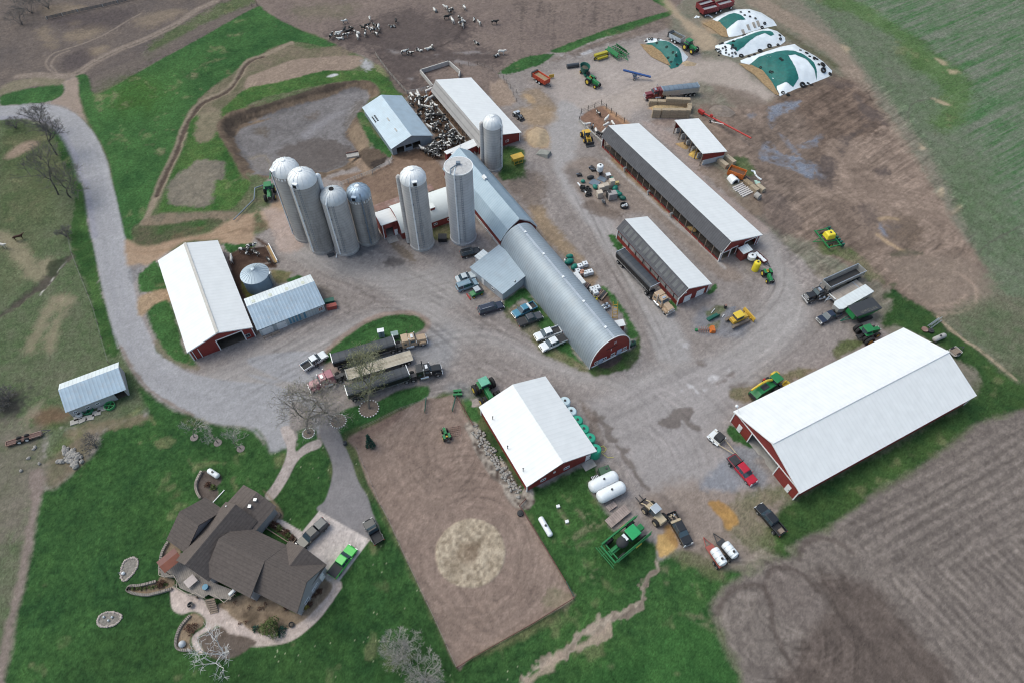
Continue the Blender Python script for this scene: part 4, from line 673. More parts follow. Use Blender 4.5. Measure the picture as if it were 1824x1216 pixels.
def gable_building(name,label,cat,corners,eave,ridge_f,ridge_b,roofL,roofR,wallm,ov=.35,front=None,trim=True,kind_roof='roof',group=None,endb=None,wallL=None,wallR=None,parts=None,ridgecap=None,floor=None):
    """front: list of openings (x0,x1,z0,z1); returns thing and its frame numbers"""
    lb,rb,rf,lf=corners; o,rz,w,L=frame(lb,rb,rf,lf,eave)
    front=[(q[0]*w,q[1]*w,q[2],q[3]) if q[1]<=1 else q for q in front or []]
    h1,x1=gable_h(lf,rf,ridge_f,eave); h2,x2=gable_h(lb,rb,ridge_b,eave); rh=(h1+h2)/2; rx=(x1+x2)/2
    t=thing(name,label,cat,o,rz,group)
    # two roof slopes, each 6 cm thick, meeting at the ridge
    MB().slab([(0,0,eave),(rx,0,rh),(rx,L,rh),(0,L,eave)],.10).build(kind_roof,roofL,t)
    MB().slab([(rx,0,rh),(w,0,eave),(w,L,eave),(rx,L,rh)],.10).build(kind_roof,roofR,t)
    if ridgecap:
        MB().box((rx,L/2,rh+.04),(.6,L,.09)).build('ridge_cap',ridgecap,t)
    e=ov; sl=(rh-eave)/max(rx,.1); sr=(rh-eave)/max(w-rx,.1)
    zl=eave+e*sl-.16; zr=eave+e*sr-.16; zt=rh-.16
    def endwall(y,opens,th=.16):
        m=MB(); xs=sorted(set([e,w-e,rx]+[q for op in opens for q in op[:2]]))
        top=lambda x: zl+(zt-zl)*(x-e)/(rx-e) if x<=rx else zr+(zt-zr)*((w-e)-x)/((w-e)-rx)
        for a,b in zip(xs[:-1],xs[1:]):
            if b-a<1e-3: continue
            cut=[op for op in opens if op[0]<=a+1e-4 and op[1]>=b-1e-4]
            bands=[(0,None)]
            if cut:
                z0,z1=cut[0][2],cut[0][3]; bands=[]
                if z0>.02: bands.append((0,z0))
                bands.append((z1,None))
            for z0,z1 in bands:
                ta,tb=(top(a),top(b)) if z1 is None else (z1,z1)
                m.hexa([(a,y,z0),(b,y,z0),(b,y+th,z0),(a,y+th,z0),(a,y,ta),(b,y,tb),(b,y+th,tb),(a,y+th,ta)])
        return m
    endwall(e,front or []).build('front_wall',wallm,t)
    endwall(L-e-.16,endb or []).build('back_wall',wallm,t)
    def side(x,hh_,spec):
        m=MB()
        if spec is None: m.box((x,L/2,hh_/2),(.16,L-2*e-.34,hh_))
        else:
            for z0,z1 in spec: m.box((x,L/2,(z0+z1)/2),(.16,L-2*e-.34,z1-z0))
        return m
    wl,wr=wallL,wallR
    if wl!='open': side(e+.08,zl-.02,wl).build('side_wall',wallm,t)
    if wr!='open': side(w-e-.08,zr-.02,wr).build('side_wall',wallm,t)
    MB().box((w/2,L/2,.02),(w-2*e-.4,L-2*e-.4,.06)).build('floor',floor or SOILST,t)
    if trim:
        for x,z in ((e-.03,zl),(w-e+.03,zr)):
            for y in (e-.04,L-e+.04): MB().box((x,y,z/2),(.2,.2,z)).build('corner_trim',TRIM,t)
        for a,b,za,zb in ((0,rx,eave,rh),(rx,w,rh,eave)):
            MB().hexa([(a,-.06,za-.25),(b,-.06,zb-.25),(b,0-.005,zb-.25),(a,-.005,za-.25),(a,-.06,za+.02),(b,-.06,zb+.02),(b,-.005,zb+.02),(a,-.005,za+.02)]).build('barge_board',TRIM,t)
        for op in front or []:
            if op[3]-op[2]>1.6:
                m=MB(); m.box(((op[0]+op[1])/2,e-.03,op[3]+.12),(op[1]-op[0]+.4,.08,.24)); m.box((op[0]-.1,e-.03,op[3]/2),(.2,.08,op[3])); m.box((op[1]+.1,e-.03,op[3]/2),(.2,.08,op[3])); m.build('door_frame',TRIM,t)
    return t,dict(w=w,L=L,e=e,rx=rx,rh=rh,eave=eave,zl=zl,zr=zr,o=o,rz=rz)
def row(t,name,m,pts,size):
    """posts and similar repeats of one part: each its own object, one shared mesh"""
    o=MB().box((0,0,0),size).build(name,m,t,loc=pts[0])
    for p in pts[1:]: c=o.copy(); C.objects.link(c); c.parent=t; c.location=p
def win(t,x,y,z,w,h,ax='x',name='window',fr=TRIM,gl=GLASS,out=-1):
    """window on a wall: frame with a pane as sub-part; ax = wall direction, out = which way it faces"""
    d=.05
    if ax=='x':
        f=MB()
        for q in ((x-w/2+.04,z,.08,h),(x+w/2-.04,z,.08,h),(x,z+h/2-.04,w-.16,.08),(x,z-h/2+.04,w-.16,.08),(x,z,.05,h-.16)): f.box((q[0],y+out*d,q[1]),(q[2],.1,q[3]))
        fo=f.build(name,fr,t); MB().box((x,y+out*.02,z),(w-.1,.05,h-.1)).build('pane',gl,fo)
    else:
        f=MB()
        for q in ((y-w/2+.04,z,.08,h),(y+w/2-.04,z,.08,h),(y,z+h/2-.04,w-.16,.08),(y,z-h/2+.04,w-.16,.08)): f.box((x+out*d,q[0],q[1]),(.1,q[2],q[3]))
        fo=f.build(name,fr,t); MB().box((x+out*.02,y,z),(.05,w-.1,h-.1)).build('pane',gl,fo)
    return fo
def door(t,x,y,z1,w,ax='x',m=TRIM,out=-1,name='door',knob=True):
    d=MB().box((x,y+out*.06,z1/2) if ax=='x' else (x+out*.06,y,z1/2),(w,.08,z1) if ax=='x' else (.08,w,z1)).build(name,m,t)
    if knob: MB().box((x+w*.36,y+out*.13,z1*.5) if ax=='x' else (x+out*.13,y+w*.36,z1*.5),(.1,.08,.12)).build('handle',STEEL,d)
    return d
Zc=lambda s: zp(s)
# 1 machinery shed (bottom right)
c=zp('B4 997,80 1498,538 B8 490,103 B3 1632,512')
t,g=gable_building('machine_shed','largest red shed with a wide white metal roof and open doorway facing the red pickup','shed',(c[0],c[1],c[2],c[3]),3.7,zp('B4 128,875')[0],zp('B4 1300,240')[0],WHITE_ROOF,WHITE_ROOF,RED,front=[(.29,.68,0,3.3)],ridgecap=TRIM,floor=CONC)
MB().box((g['w']/2,g['e']-.05,3.48),(g['w']-.9,.12,.2)).build('door_track',TRIM,t)
door(t,g['w']-2.2,g['e'],2.05,.95)
door(t,2.6,g['e'],2.0,.95)
m=MB(); m.cyl((1.0,.6,3.7),(0.1,.1,5.6),.035,n=6); m.ball((0.05,.05,5.6),.32,8,6); m.build('yard_lamp',DOME,t,True)
# 2 workshop
c=zp('B2 1565,700 B3 350,263 693,768 222,1012')
t,g=gable_building('workshop','square red workshop with white roof standing beside the riding arena','workshop',tuple(c),2.9,zp('B3 468,848')[0],zp('B3 125,318')[0],WHITE_ROOF,WHITE_ROOF,RED,ridgecap=None,floor=CONC)
win(t,3.7,g['e'],1.35,1.1,.75); win(t,8.6,g['e'],1.35,1.2,.8); door(t,g['w']-1.5,g['e'],2.05,1.0); win(t,6.0,g['e'],2.2,.45,.5)
MB().box((g['w']-1.8,-.7,.1),(2.4,1.6,.2)).build('step_slab',CONC,t)
for x,y in ((.9,2.8),(.6,8.0),(1.0,14.6),):
    z=g['eave']+(g['rh']-g['eave'])*x/g['rx']; m=MB().cyl((x,y,z-.1),(x,y,z+1.0),.07,n=8); m.ball((x,y,z+1.0),.14,8,5); m.build('roof_vent',STEEL,t,True)
# 3 long cattle barn
c=zp('F 1070.8,243.4 1138,220.5 A7 1818,522 1540,655')
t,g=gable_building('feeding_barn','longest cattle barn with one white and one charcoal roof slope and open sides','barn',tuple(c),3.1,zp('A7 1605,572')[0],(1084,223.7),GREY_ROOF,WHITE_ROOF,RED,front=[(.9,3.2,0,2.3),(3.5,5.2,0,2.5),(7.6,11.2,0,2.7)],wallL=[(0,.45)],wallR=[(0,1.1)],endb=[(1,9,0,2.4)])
L=g['L']; row(t,'post',WOODN,[(g['e']+.08,.5+i*2.45,1.45) for i in range(int(L/2.45)+1)],(.2,.2,2.8))
m=MB()
for z in (.7,1.0,1.3): m.cyl((g['e']-.02,.6,z),(g['e']-.02,L-.6,z),.03,n=5)
for i in range(int(L/.9)): m.cyl((g['e']-.02,.6+i*.9,.45),(g['e']-.12,.6+i*.9,1.5),.03,n=4)
m.build('feed_rail',STEEL,t)
for f_ in (.36,.55,.76): 
    m=MB(); y=L*f_; m.cyl((-.6,y,1.1),(.2,y,1.1),.3,n=10); m.box((-.2,y,.5),(.3,.3,1)); m.build('water_trough',GALV,t)
m=MB(); y=L*.64; m.cyl((-.2,y,1),(-.5,y,3.6),.05,n=6); m.box((-.5,y,3.7),(.45,.35,.35)); m.build('floodlight',STEEL,t)
# 4 calf barn
c=zp('A7 822,490 1035,400 1478,858 1258,950')
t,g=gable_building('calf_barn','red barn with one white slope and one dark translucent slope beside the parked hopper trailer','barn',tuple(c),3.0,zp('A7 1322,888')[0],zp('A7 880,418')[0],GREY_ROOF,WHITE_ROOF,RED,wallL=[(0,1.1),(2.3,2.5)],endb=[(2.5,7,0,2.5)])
MB().box((g['e']+.1,g['L']/2,1.7),(.06,g['L']-1.2,1.2)).build('curtain',mat('grey_curtain',(.33,.33,.33),.7,0,.15,.8,ribs=('Y',2.0,.3)),t)
row(t,'curtain_post',STEEL,[(g['e']-.02,2+i*(g['L']-4)/7,1.7) for i in range(8)],(.1,.14,1.3))
m=MB(); k=7
for i in range(14): m.slab([(.5+.0,1.0+i*(g['L']-2)/14,g['eave']+.5/g['rx']*(g['rh']-g['eave'])+.03),(g['rx']-.3,1.0+i*(g['L']-2)/14,g['rh']-.3/g['rx']*(g['rh']-g['eave'])+.03),(g['rx']-.3,1.9+i*(g['L']-2)/14,g['rh']-.3/g['rx']*(g['rh']-g['eave'])+.03),(.5,1.9+i*(g['L']-2)/14,g['eave']+.5/g['rx']*(g['rh']-g['eave'])+.03)],.02)
m.build('skylight_strip',mat('fibreglass_panel',(.105,.108,.112),.45,0,.3,.6),t)
door(t,3.0,g['e'],2.0,1.9,name='sliding_door'); door(t,g['w']-2.4,g['e'],2.0,2.2,name='sliding_door'); win(t,g['rx'],g['e'],3.4,.4,.3)
# 5 open-fronted commodity shed
c=zp('A3 1190,835 1360,798 1612,1008 1438,1050')
o,rz,w,L=frame(c[0],c[1],c[2],c[3],3.4); t=thing('commodity_shed','open-fronted commodity shed with white lean-to roof and yellow feed heaps inside','shed',o,rz)
MB().slab([(0,0,4.1),(w,0,2.9),(w,L,2.9),(0,L,4.1)],.12).build('roof',WHITE_ROOF,t)
MB().box((w-.4,L/2,1.35),(.16,L-.6,2.7)).build('back_wall',CONC,t)
for y in (.35,L-.35):
    m=MB(); m.hexa([(.5,y-.08,1.6),(w-.5,y-.08,1.6),(w-.5,y+.08,1.6),(.5,y+.08,1.6),(.5,y-.08,3.9),(w-.5,y-.08,2.75),(w-.5,y+.08,2.75),(.5,y+.08,3.9)])
    m.build('gable_wall',RED,t)
row(t,'bay_wall',mat('pale_concrete_panel',(.46,.48,.5),.8,0,.12,.8),[(w/2+.3,.35+i*(L-.7)/5,.8) for i in range(6)],(w-1.6,.24,1.6))
row(t,'post',WOODN,[(.4,.35+i*(L-.7)/5,1.95) for i in range(6)],(.2,.2,3.9))
# 6 old tile barn with white roof (left)
c=zp('A5 1065,625 1493,480 1690,1082 B1 1268,103')
c[0]=zp('A5 1065,625')[0]
t,g=gable_building('white_roofed_barn','red barn with ribbed white roof and open front between the road and the grain bin','barn',tuple(c),3.3,zp('A5 1460,1118')[0],zp('A5 1258,500')[0],WHITE_ROOF,WHITE_ROOF,RED,front=[(5.8,10.9,0,3.0)],ridgecap=mat('beige_ridge_vent',(.50,.47,.43),.7))
win(t,g['w']-1.6,g['e'],1.1,1.0,1.0,fr=GALV)
for x in (0.85,2.0): MB().box((x,g['e']-.05,1.45),(.12,.08,2.9)).build('trim',TRIM,t)
# 7 tin shed beside it
c=zp('A6 -62,1150 435,955 520,1140 30,1290'); c=[zp('D8 918,570')[0],zp('D8 1500,350')[0],zp('D8 1618,600')[0],zp('D8 1020,830')[0]]
t,g=gable_building('tin_shed','long shed with pale tin roof and blue translucent wall panels next to the grain bin','shed',tuple(c),2.5,(zp('D8 1590,520')[0][0]-400,0) if False else zp('D8 985,740')[0],zp('D8 955,655')[0],TIN,TIN,mat('pale_tin_wall',(.45,.5,.53),.5,.3,.12,.8,ribs=('X',.6,.2)),trim=False) if False else (None,None)
o,rz,w,L=frame(c[0],c[1],c[2],c[3],2.6); t=thing('tin_shed','long shed with pale tin roof and blue translucent wall panels next to the grain bin','shed',o,rz)
ry=L*.66; rh=3.9; ef=2.5; eb=3.1
MB().slab([(0,0,ef),(w,0,ef),(w,ry,rh),(0,ry,rh)],.08).build('roof',TIN,t)
ro=MB().slab([(0,ry,rh),(w,ry,rh),(w,L,eb),(0,L,eb)],.08).build('roof',PALE_ROOF,t)  # back slope of the same tin, sky brightness painted in
for i in range(4):
    x=w*(.11+.245*i); MB().slab([(x-.35,ry+.5,rh-.5/(L-ry)*(rh-eb)+.05),(x+.35,ry+.5,rh-.5/(L-ry)*(rh-eb)+.05),(x+.35,ry+1.5,rh-1.5/(L-ry)*(rh-eb)+.05),(x-.35,ry+1.5,rh-1.5/(L-ry)*(rh-eb)+.05)],.03).build('skylight',mat('cream_skylight',(.52,.54,.46),.4),ro)
TW=mat('pale_tin_wall',(.45,.5,.53),.5,.3,.12,.8,ribs=('X',.6,.2))
m=MB(); m.box((w/2,.45,ef/2-.05),(w-.6,.14,ef-.1)); m.build('front_wall',TW,t); MB().box((w/2,L-.4,eb/2-.1),(w-.6,.14,eb-.2)).build('back_wall',TW,t)
for x in (.35,w-.35):
    m=MB(); m.hexa([(x-.07,.5,0),(x+.07,.5,0),(x+.07,L-.45,0),(x-.07,L-.45,0),(x-.07,.5,ef-.12),(x+.07,.5,ef-.12),(x+.07,L-.45,eb-.12),(x-.07,L-.45,eb-.12)])
    m.build('gable_wall',TW,t)
BP=mat('blue_translucent_panel',(.10,.24,.34),.3,0,.15,.6)
for x in (6.2,6.9,7.6,8.3,9.4): 
    if x<w-1.6: MB().box((x+.6,.34,1.25),(.4,.08,2.0)).build('blue_panel',BP,t)
door(t,1.9,.38,1.9,2.3,m=mat('white_door_panel',(.62,.64,.66),.5),name='sliding_door'); door(t,4.9,.38,1.9,2.0,m=MATS['white_door_panel'],name='sliding_door'); win(t,w-1.2,.36,1.2,1.0,1.2,gl=RUST)
m=MB()
for x in (.6,2.2,3.9): m.box((x,-.9,.5),(.1,.1,1.0))
m.box((2.2,-.9,.9),(3.4,.06,.12)); m.box((2.2,-.9,.5),(3.4,.06,.12)); tag(m.build('plank_fence',WOODN),'low plank rail fence along the front of the tin shed','fence'); o2=bpy.data.objects[-1] if False else None
pf=[q for q in bpy.data.objects if q.name.startswith('plank_fence')][0]; pf.location=o; pf.rotation_euler=(0,0,rz)
# 8 blue tin shed by the pasture
c=zp('B1 405,325 810,172 848,350 440,503')
o,rz,w,L=frame(c[0],c[1],c[2],c[3],2.6); t=thing('pasture_shed','small blue-grey tin shed standing alone in the pasture left of the road','shed',o,rz)
ry=L*.68; rh=3.8; ef=2.3; eb=2.9
MB().slab([(0,0,ef),(w,0,ef),(w,ry,rh),(0,ry,rh)],.08).build('roof',TIN,t); MB().slab([(0,ry,rh),(w,ry,rh),(w,L,eb),(0,L,eb)],.08).build('roof',PALE_ROOF,t)  # one tin roof; its back slope is painted paler for brighter sky reflection
GW=mat('faded_white_boards',(.40,.40,.40),.85,0,.2,1.5,stain=((.2,.19,.18),1.5,.6))
m=MB(); m.box((w*.4,.4,1.05),(w*.8-.5,.14,2.1)); m.build('front_wall',GW,t); MB().box((w/2,L-.4,1.3),(w-.6,.14,2.6)).build('back_wall',GW,t)
for x in (.35,w-.35):
    m=MB(); m.hexa([(x-.07,.5,0),(x+.07,.5,0),(x+.07,L-.5,0),(x-.07,L-.5,0),(x-.07,.5,ef-.1),(x+.07,.5,ef-.1),(x+.07,L-.5,eb-.1),(x-.07,L-.5,eb-.1)])
    m.build('gable_wall',GW,t)
MB().box((w-.45,.42,1.1),(.3,.14,2.2)).build('corner_post',GW,t)
for x in (1.2,3.4,5.2): win(t,x,.32,1.1,.7,.6)
MB().box((w/2,L/2,.03),(w-1,L-1,.05)).build('floor',SOILST,t)
# 9 pale blue shed near the lagoon
c=zp('A2 778,728 1052,648 1255,920 975,1012')
t,g=gable_building('blue_shed','blue-grey metal shed with open bays between the lagoon and the cow yard','shed',tuple(c),2.4,zp('A2 1105,918')[0],zp('A2 915,645')[0],BLUE_ROOF,BLUE_ROOF,mat('blue_steel_wall',(.26,.31,.36),.5,.2,.08,1,ribs=('X',.4,.15)),front=[(1.6,3.7,0,1.9),(4.1,5.9,.9,1.9),(6.1,8.4,0,1.9)],trim=False)
for k,(xx,n_) in enumerate(((1.4,4),(.7,4))):
    z=g['eave']+(g['rh']-g['eave'])*xx/g['rx']
    for i in range(n_): MB().box((xx+.05,g['L']*.6+i*.75,z+.06),(.4,.5,.12)).build('roof_vent',STEEL,t)
for y in (.25,.5): MB().box((g['rx']*.62,g['L']*y,g['eave']+(g['rh']-g['eave'])*.62+.05),(.4,1.6,.06)).build('skylight',mat('beige_panel',(.42,.40,.37),.6),t)
# 10 white milking-herd barn
c=zp('A2 1250,620 1530,538 1824,915 1600,970'); c=[zp('C7 298,262')[0],zp('C7 850,85')[0],zp('A3 198,910')[0],(0,0)]
# built from the ridge-side sheet: white slope, steep striped wall slope
o_=[P(q,5.2) for q in zp('C7 348,95')]+[P(zp('C7 850,85')[0],2.6)]+[P(zp('A3 198,910')[0],2.6)]
rb_,eb_,ef_=o_; v=(ef_-eb_); v.z=0; L=v.length; v.normalize(); u=Vector((-v.y,v.x,0)); 
if u.dot(eb_-rb_)<0: u=-u
wl=(eb_-rb_).dot(u); lw=P(zp('C7 298,262')[0],2.3); wlow=(rb_-lw).dot(u)
org=Vector((rb_.x,rb_.y,0)); t=thing('free_stall_barn','white roofed free stall barn beside the crowded cow yard','barn',org,math.atan2(u.y,u.x)); yy=-1 if u.cross(v).z<0 else 1
STRIPE=mat('striped_grey_slope',(.34,.325,.32),.6,0,.1,.7,ribs=('X',.85,.28))
Lq=L*yy
MB().slab([(0,0,5.2),(wl,0,2.6),(wl,Lq,2.6),(0,Lq,5.2)],.1).build('roof',WHITE_ROOF,t)
MB().slab([(0,0,5.2),(-wlow,0,2.2),(-wlow,Lq,2.2),(0,Lq,5.2)],.1).build('roof',STRIPE,t)
def gw(y): return [(-wlow+.3,y-.08,0),(wl-.3,y-.08,0),(wl-.3,y+.08,0),(-wlow+.3,y+.08,0),(-wlow+.3,y-.08,2.2),(wl-.3,y-.08,2.5),(wl-.3,y+.08,2.5),(-wlow+.3,y+.08,2.2)]
for y in (Lq-.4*yy,.4*yy):
    m=MB().hexa(gw(y)); m.hexa([(-wlow+.3,y-.08,2.2),(wl-.3,y-.08,2.5),(wl-.3,y+.08,2.5),(-wlow+.3,y+.08,2.2),(-.05,y-.08,5.0),(.05,y-.08,5.0),(.05,y+.08,5.0),(-.05,y+.08,5.0)]); m.build('gable_wall',RED,t)
MB().box((wl-.4,Lq/2,1.2),(.16,L-1.2,2.4)).build('side_wall',RED,t)
win(t,wl*.62,Lq-.4*yy,1.2,.9,.7,out=yy)
MB().box((-wlow-.8,Lq/2,.35),(.3,L-1,.7)).build('feed_curb',CONC,t)
row(t,'post',WOODN,[(-wlow+.2,(.6+i*(L-1.2)/12)*yy,1.05) for i in range(13)],(.16,.16,2.1))
MB().box((wl-.5,Lq-.2*yy,1.3),(.16,.16,2.6)).build('downpipe',TRIM,t)
# 11 red link building
def shed_from(name,label,cat,z,h,ridge=None,roofm=WHITE_ROOF,wallm=RED2,slope=.3,th=.15):
    c=zp(z); o,rz,w,L=frame(c[0],c[1],c[2],c[3],h); t=thing(name,label,cat,o,rz)
    MB().slab([(0,0,h),(w,0,h),(w,L,h+slope),(0,L,h+slope)],th).build('roof',roofm,t)
    m=MB()
    for a,b in (((w/2,.2),(w-.3,.14)),((w/2,L-.2),(w-.3,.14)),((.2,L/2),(.14,L-.55)),((w-.2,L/2),(.14,L-.55))): m.box((a[0],a[1],(h-.2)/2),(b[0],b[1],h-.2))
    m.build('wall',wallm,t); return t,w,L
# lower long part and short upper part of the link
t,w,L=shed_from('link_building','narrow red link building with flat white roof between the silo and the striped barn','outbuilding','C7 440,1105 870,890 990,960 660,1080',2.4)
MB().box((-.2,L-.6,1.3),(1.6,1.0,2.5)).build('wall',RED2,t); MB().box((-.2,L-.6,2.62),(1.9,1.4,.12)).build('roof',WHITE_ROOF,t)
m=MB().cyl((w*.35,L*.5,2.5),(w*.35,L*.5,4.6),.06,n=6); m.build('mast',GALV,t)
# ---------------------------------------------------------------- arched barn, gambrel barn and lean-to
def on_plane(p,q,n):                                   # survey ray of p meets the vertical plane through q with normal n
    d=CAMR @ Vector(((p[0]-912)/F_PX,-(p[1]-608)/F_PX,-1.0)); o=Vector((0,0,CAM_H)); t=(q-o).dot(n)/d.dot(n); return o+d*t
def on_z(p,h): return P(p,h)
a=W1('C5 332,1200'); b=W1('C5 722,1003'); u=(b-a).normalized(); v=Vector((-u.y,u.x,0)); QW=(b-a).length
apex=on_plane(zp('C5 565,900')[0],a,v); QH=apex.z; back=P(zp('A7 185,470')[0],QH); QL=(back-apex).dot(v)+1.0
ARCH=mat('galvanised_arched_roof',(.30,.345,.39),.55,.3,.10,.5,ribs=('Y',.62,.2),stain=((.30,.32,.34),.35,.6))
t=thing('arched_barn','long arched barn with corrugated grey metal roof and a red end wall','barn',a,math.atan2(u.y,u.x))
def arch(w,h,n=18,p=.86):
    o=[]
    for i in range(n+1):
        th=PI*i/n; o.append((w/2-w/2*math.copysign(abs(math.cos(th))**1.0,math.cos(th)), h*max(math.sin(th),0)**p))
    return o
pr=arch(QW,QH); m=MB(); n=len(pr); pin=arch(QW-.3,QH-.14)
vs=[(x,0,z) for x,z in pr]+[(x,QL,z) for x,z in pr]; m.add(vs,[(i,i+1,n+i+1,n+i) for i in range(n-1)]); m.build('roof',ARCH,t,True)
m=MB(); fs=MB(); pi2=[(x+.15,z) for x,z in pin]
m.add([(x,.12,z) for x,z in pi2]+[(x,.26,z) for x,z in pi2],[tuple(range(n)),tuple(range(2*n-1,n-1,-1))]+[(i,i+1,n+i+1,n+i) for i in range(n-1)]); m.build('front_wall',RED,t)
MB().tube([(x,.05,z) for x,z in pr],.10,6).build('barge_board',TRIM,t)
m=MB(); 
MB().box((QW/2,QL/2,QH-.02),(.5,QL,.08)).build('ridge_cap',GALV,t)
for i in range(5): MB().box((QW/2,3+i*(QL-6)/4,QH+.1),(.5,.5,.25)).build('roof_vent',DOME,t)
win(t,1.5,.10,1.2,.8,.8); win(t,QW-1.3,.10,1.2,.9,.8); win(t,3.6,.10,1.1,1.0,.8); win(t,QW*.5+.7,.10,1.1,1.0,.9)
door(t,2.6,.10,1.7,1.1,m=mat('pale_blue_panel',(.38,.44,.56),.5)); door(t,QW-2.7,.10,1.8,1.3,m=MATS['pale_blue_panel'])
MB().box((QW/2,.04,.2),(QW-1.0,.08,.4)).build('foundation',TRIM,t)
MB().box((QW/2,.06,QH*.55),(2.6,.06,.08)).build('door_track',STEEL,t)
for x in (QW*.5-.05,QW*.5+.8,QW*.55): MB().box((x,.05,QH*.72 if x>QW*.5 else QH*.45),(.1,.06,.7)).build('wall_light',TRIM,t)
# gambrel barn behind it
gl=P((891.3,430.0),2.7); ga=on_plane((925.3,389.5),gl,v); gr=on_plane((955,400),gl,v); GWd=2*(ga-gl).dot(u); GH=ga.z; GL=29.5
GBR=mat('pale_blue_sheet_roof',(.30,.385,.46),.55,.25,.08,.5,ribs=('Y',.65,.12),stain=((.34,.40,.46),.5,.5))
org=Vector((gl.x,gl.y,0)); t=thing('gambrel_barn','old gambrel barn with pale blue metal roof and red walls behind the arched barn','barn',org,math.atan2(u.y,u.x))
e0=2.7; prf=[(0,e0),(GWd*.20,e0+(GH-e0)*.55),(GWd*.5,GH),(GWd*.80,e0+(GH-e0)*.55),(GWd,e0)]
for i in range(4):
    (x0,z0),(x1,z1)=prf[i],prf[i+1]; MB().slab([(x0,0,z0),(x1,0,z1),(x1,GL,z1),(x0,GL,z0)],.1).build('roof',GBR,t)
def endw(y):
    m=MB(); q=[(.25,0),(.25,e0-.1)]+[(min(max(x,.25),GWd-.25),z-.14) for x,z in prf[1:4]]+[(GWd-.25,e0-.1),(GWd-.25,0)]; k=len(q)
    m.add([(x,y,z) for x,z in q]+[(x,y+.16,z) for x,z in q],[tuple(range(k)),tuple(range(2*k-1,k-1,-1))]+[(i,(i+1)%k,k+(i+1)%k,k+i) for i in range(k)]); return m
endw(.25).build('front_wall',RED2,t); endw(GL-.4).build('back_wall',RED2,t)
for x in (.3,GWd-.3): MB().box((x,GL/2,1.75),(.16,GL-1,1.7)).build('side_wall',RED2,t); MB().box((x+(-.03 if x<1 else .03),GL/2,.45),(.2,GL-.9,.9)).build('foundation',mat('whitewashed_block',(.55,.55,.55),.9,0,.15,1,stain=((.3,.28,.26),1,.5)),t)
for y in (4,7,10,13): win(t,.2,y,.55,1.0,.6,ax='y')
m=MB(); m.box((GWd*.5,GL*.55,GH+.2),(1.0,1.4,.5),tx=.5); m.build('ridge_vent',DOME,t)
for i in range(4):
    (x0,z0),(x1,z1)=prf[i],prf[i+1]; MB().slab([(x0,-.03,z0+.03),(x1,-.03,z1+.03),(x1,.0,z1+.03),(x0,0,z0+.03)],.3).build('barge_board',TRIM,t)
# lean-to in the corner
c=zp('A6 1535,870 A7 62,588 228,800 A6 1700,1098'); o,rz,w,L=frame(c[0],c[1],c[2],c[3],2.6)
t=thing('lean_to','low blue-grey lean-to shed set against the left side of the arched barn','shed',o,rz)
MB().slab([(0,0,2.3),(w,0,3.2),(w,L,3.2),(0,L,2.3)],.1).build('roof',mat('lean_sheet_roof',(.33,.40,.46),.55,.25,.10,.5,ribs=('Y',.6,.12),stain=((.31,.34,.38),.6,.6)),t)
LW=mat('pale_grey_sheet_wall',(.46,.49,.53),.5,.2,.1,1,ribs=('X',.4,.1))
for q,d in (((w/2,.25,1.1),(w-.4,.14,2.2)),((w/2,L-.25,1.1),(w-.4,.14,2.2)),((.25,L/2,1.05),(.14,L-.7,2.1))): MB().box(q,d).build('wall',LW,t)
win(t,.18,L*.3,1.2,.9,.7,ax='y'); door(t,.18,L*.6,1.95,.9,ax='y')
m=MB(); m.cyl((w*.45,.1,2.2),(w*.45,.1,3.5),.05,n=5); m.cyl((w*.45-.3,.1,3.6),(w*.45-.3,-.02,3.6),.3,n=10); m.build('satellite_dish',GALV,t)
MB().box((w*.5,L+.9,1.1),(2.4,1.7,2.2)).build('porch',LW,t); MB().slab([(w*.5-1.4,L,2.2),(w*.5+1.4,L,2.5),(w*.5+1.4,L+1.9,2.5),(w*.5-1.4,L+1.9,2.2)],.1).build('porch_roof',PALE_ROOF,t)
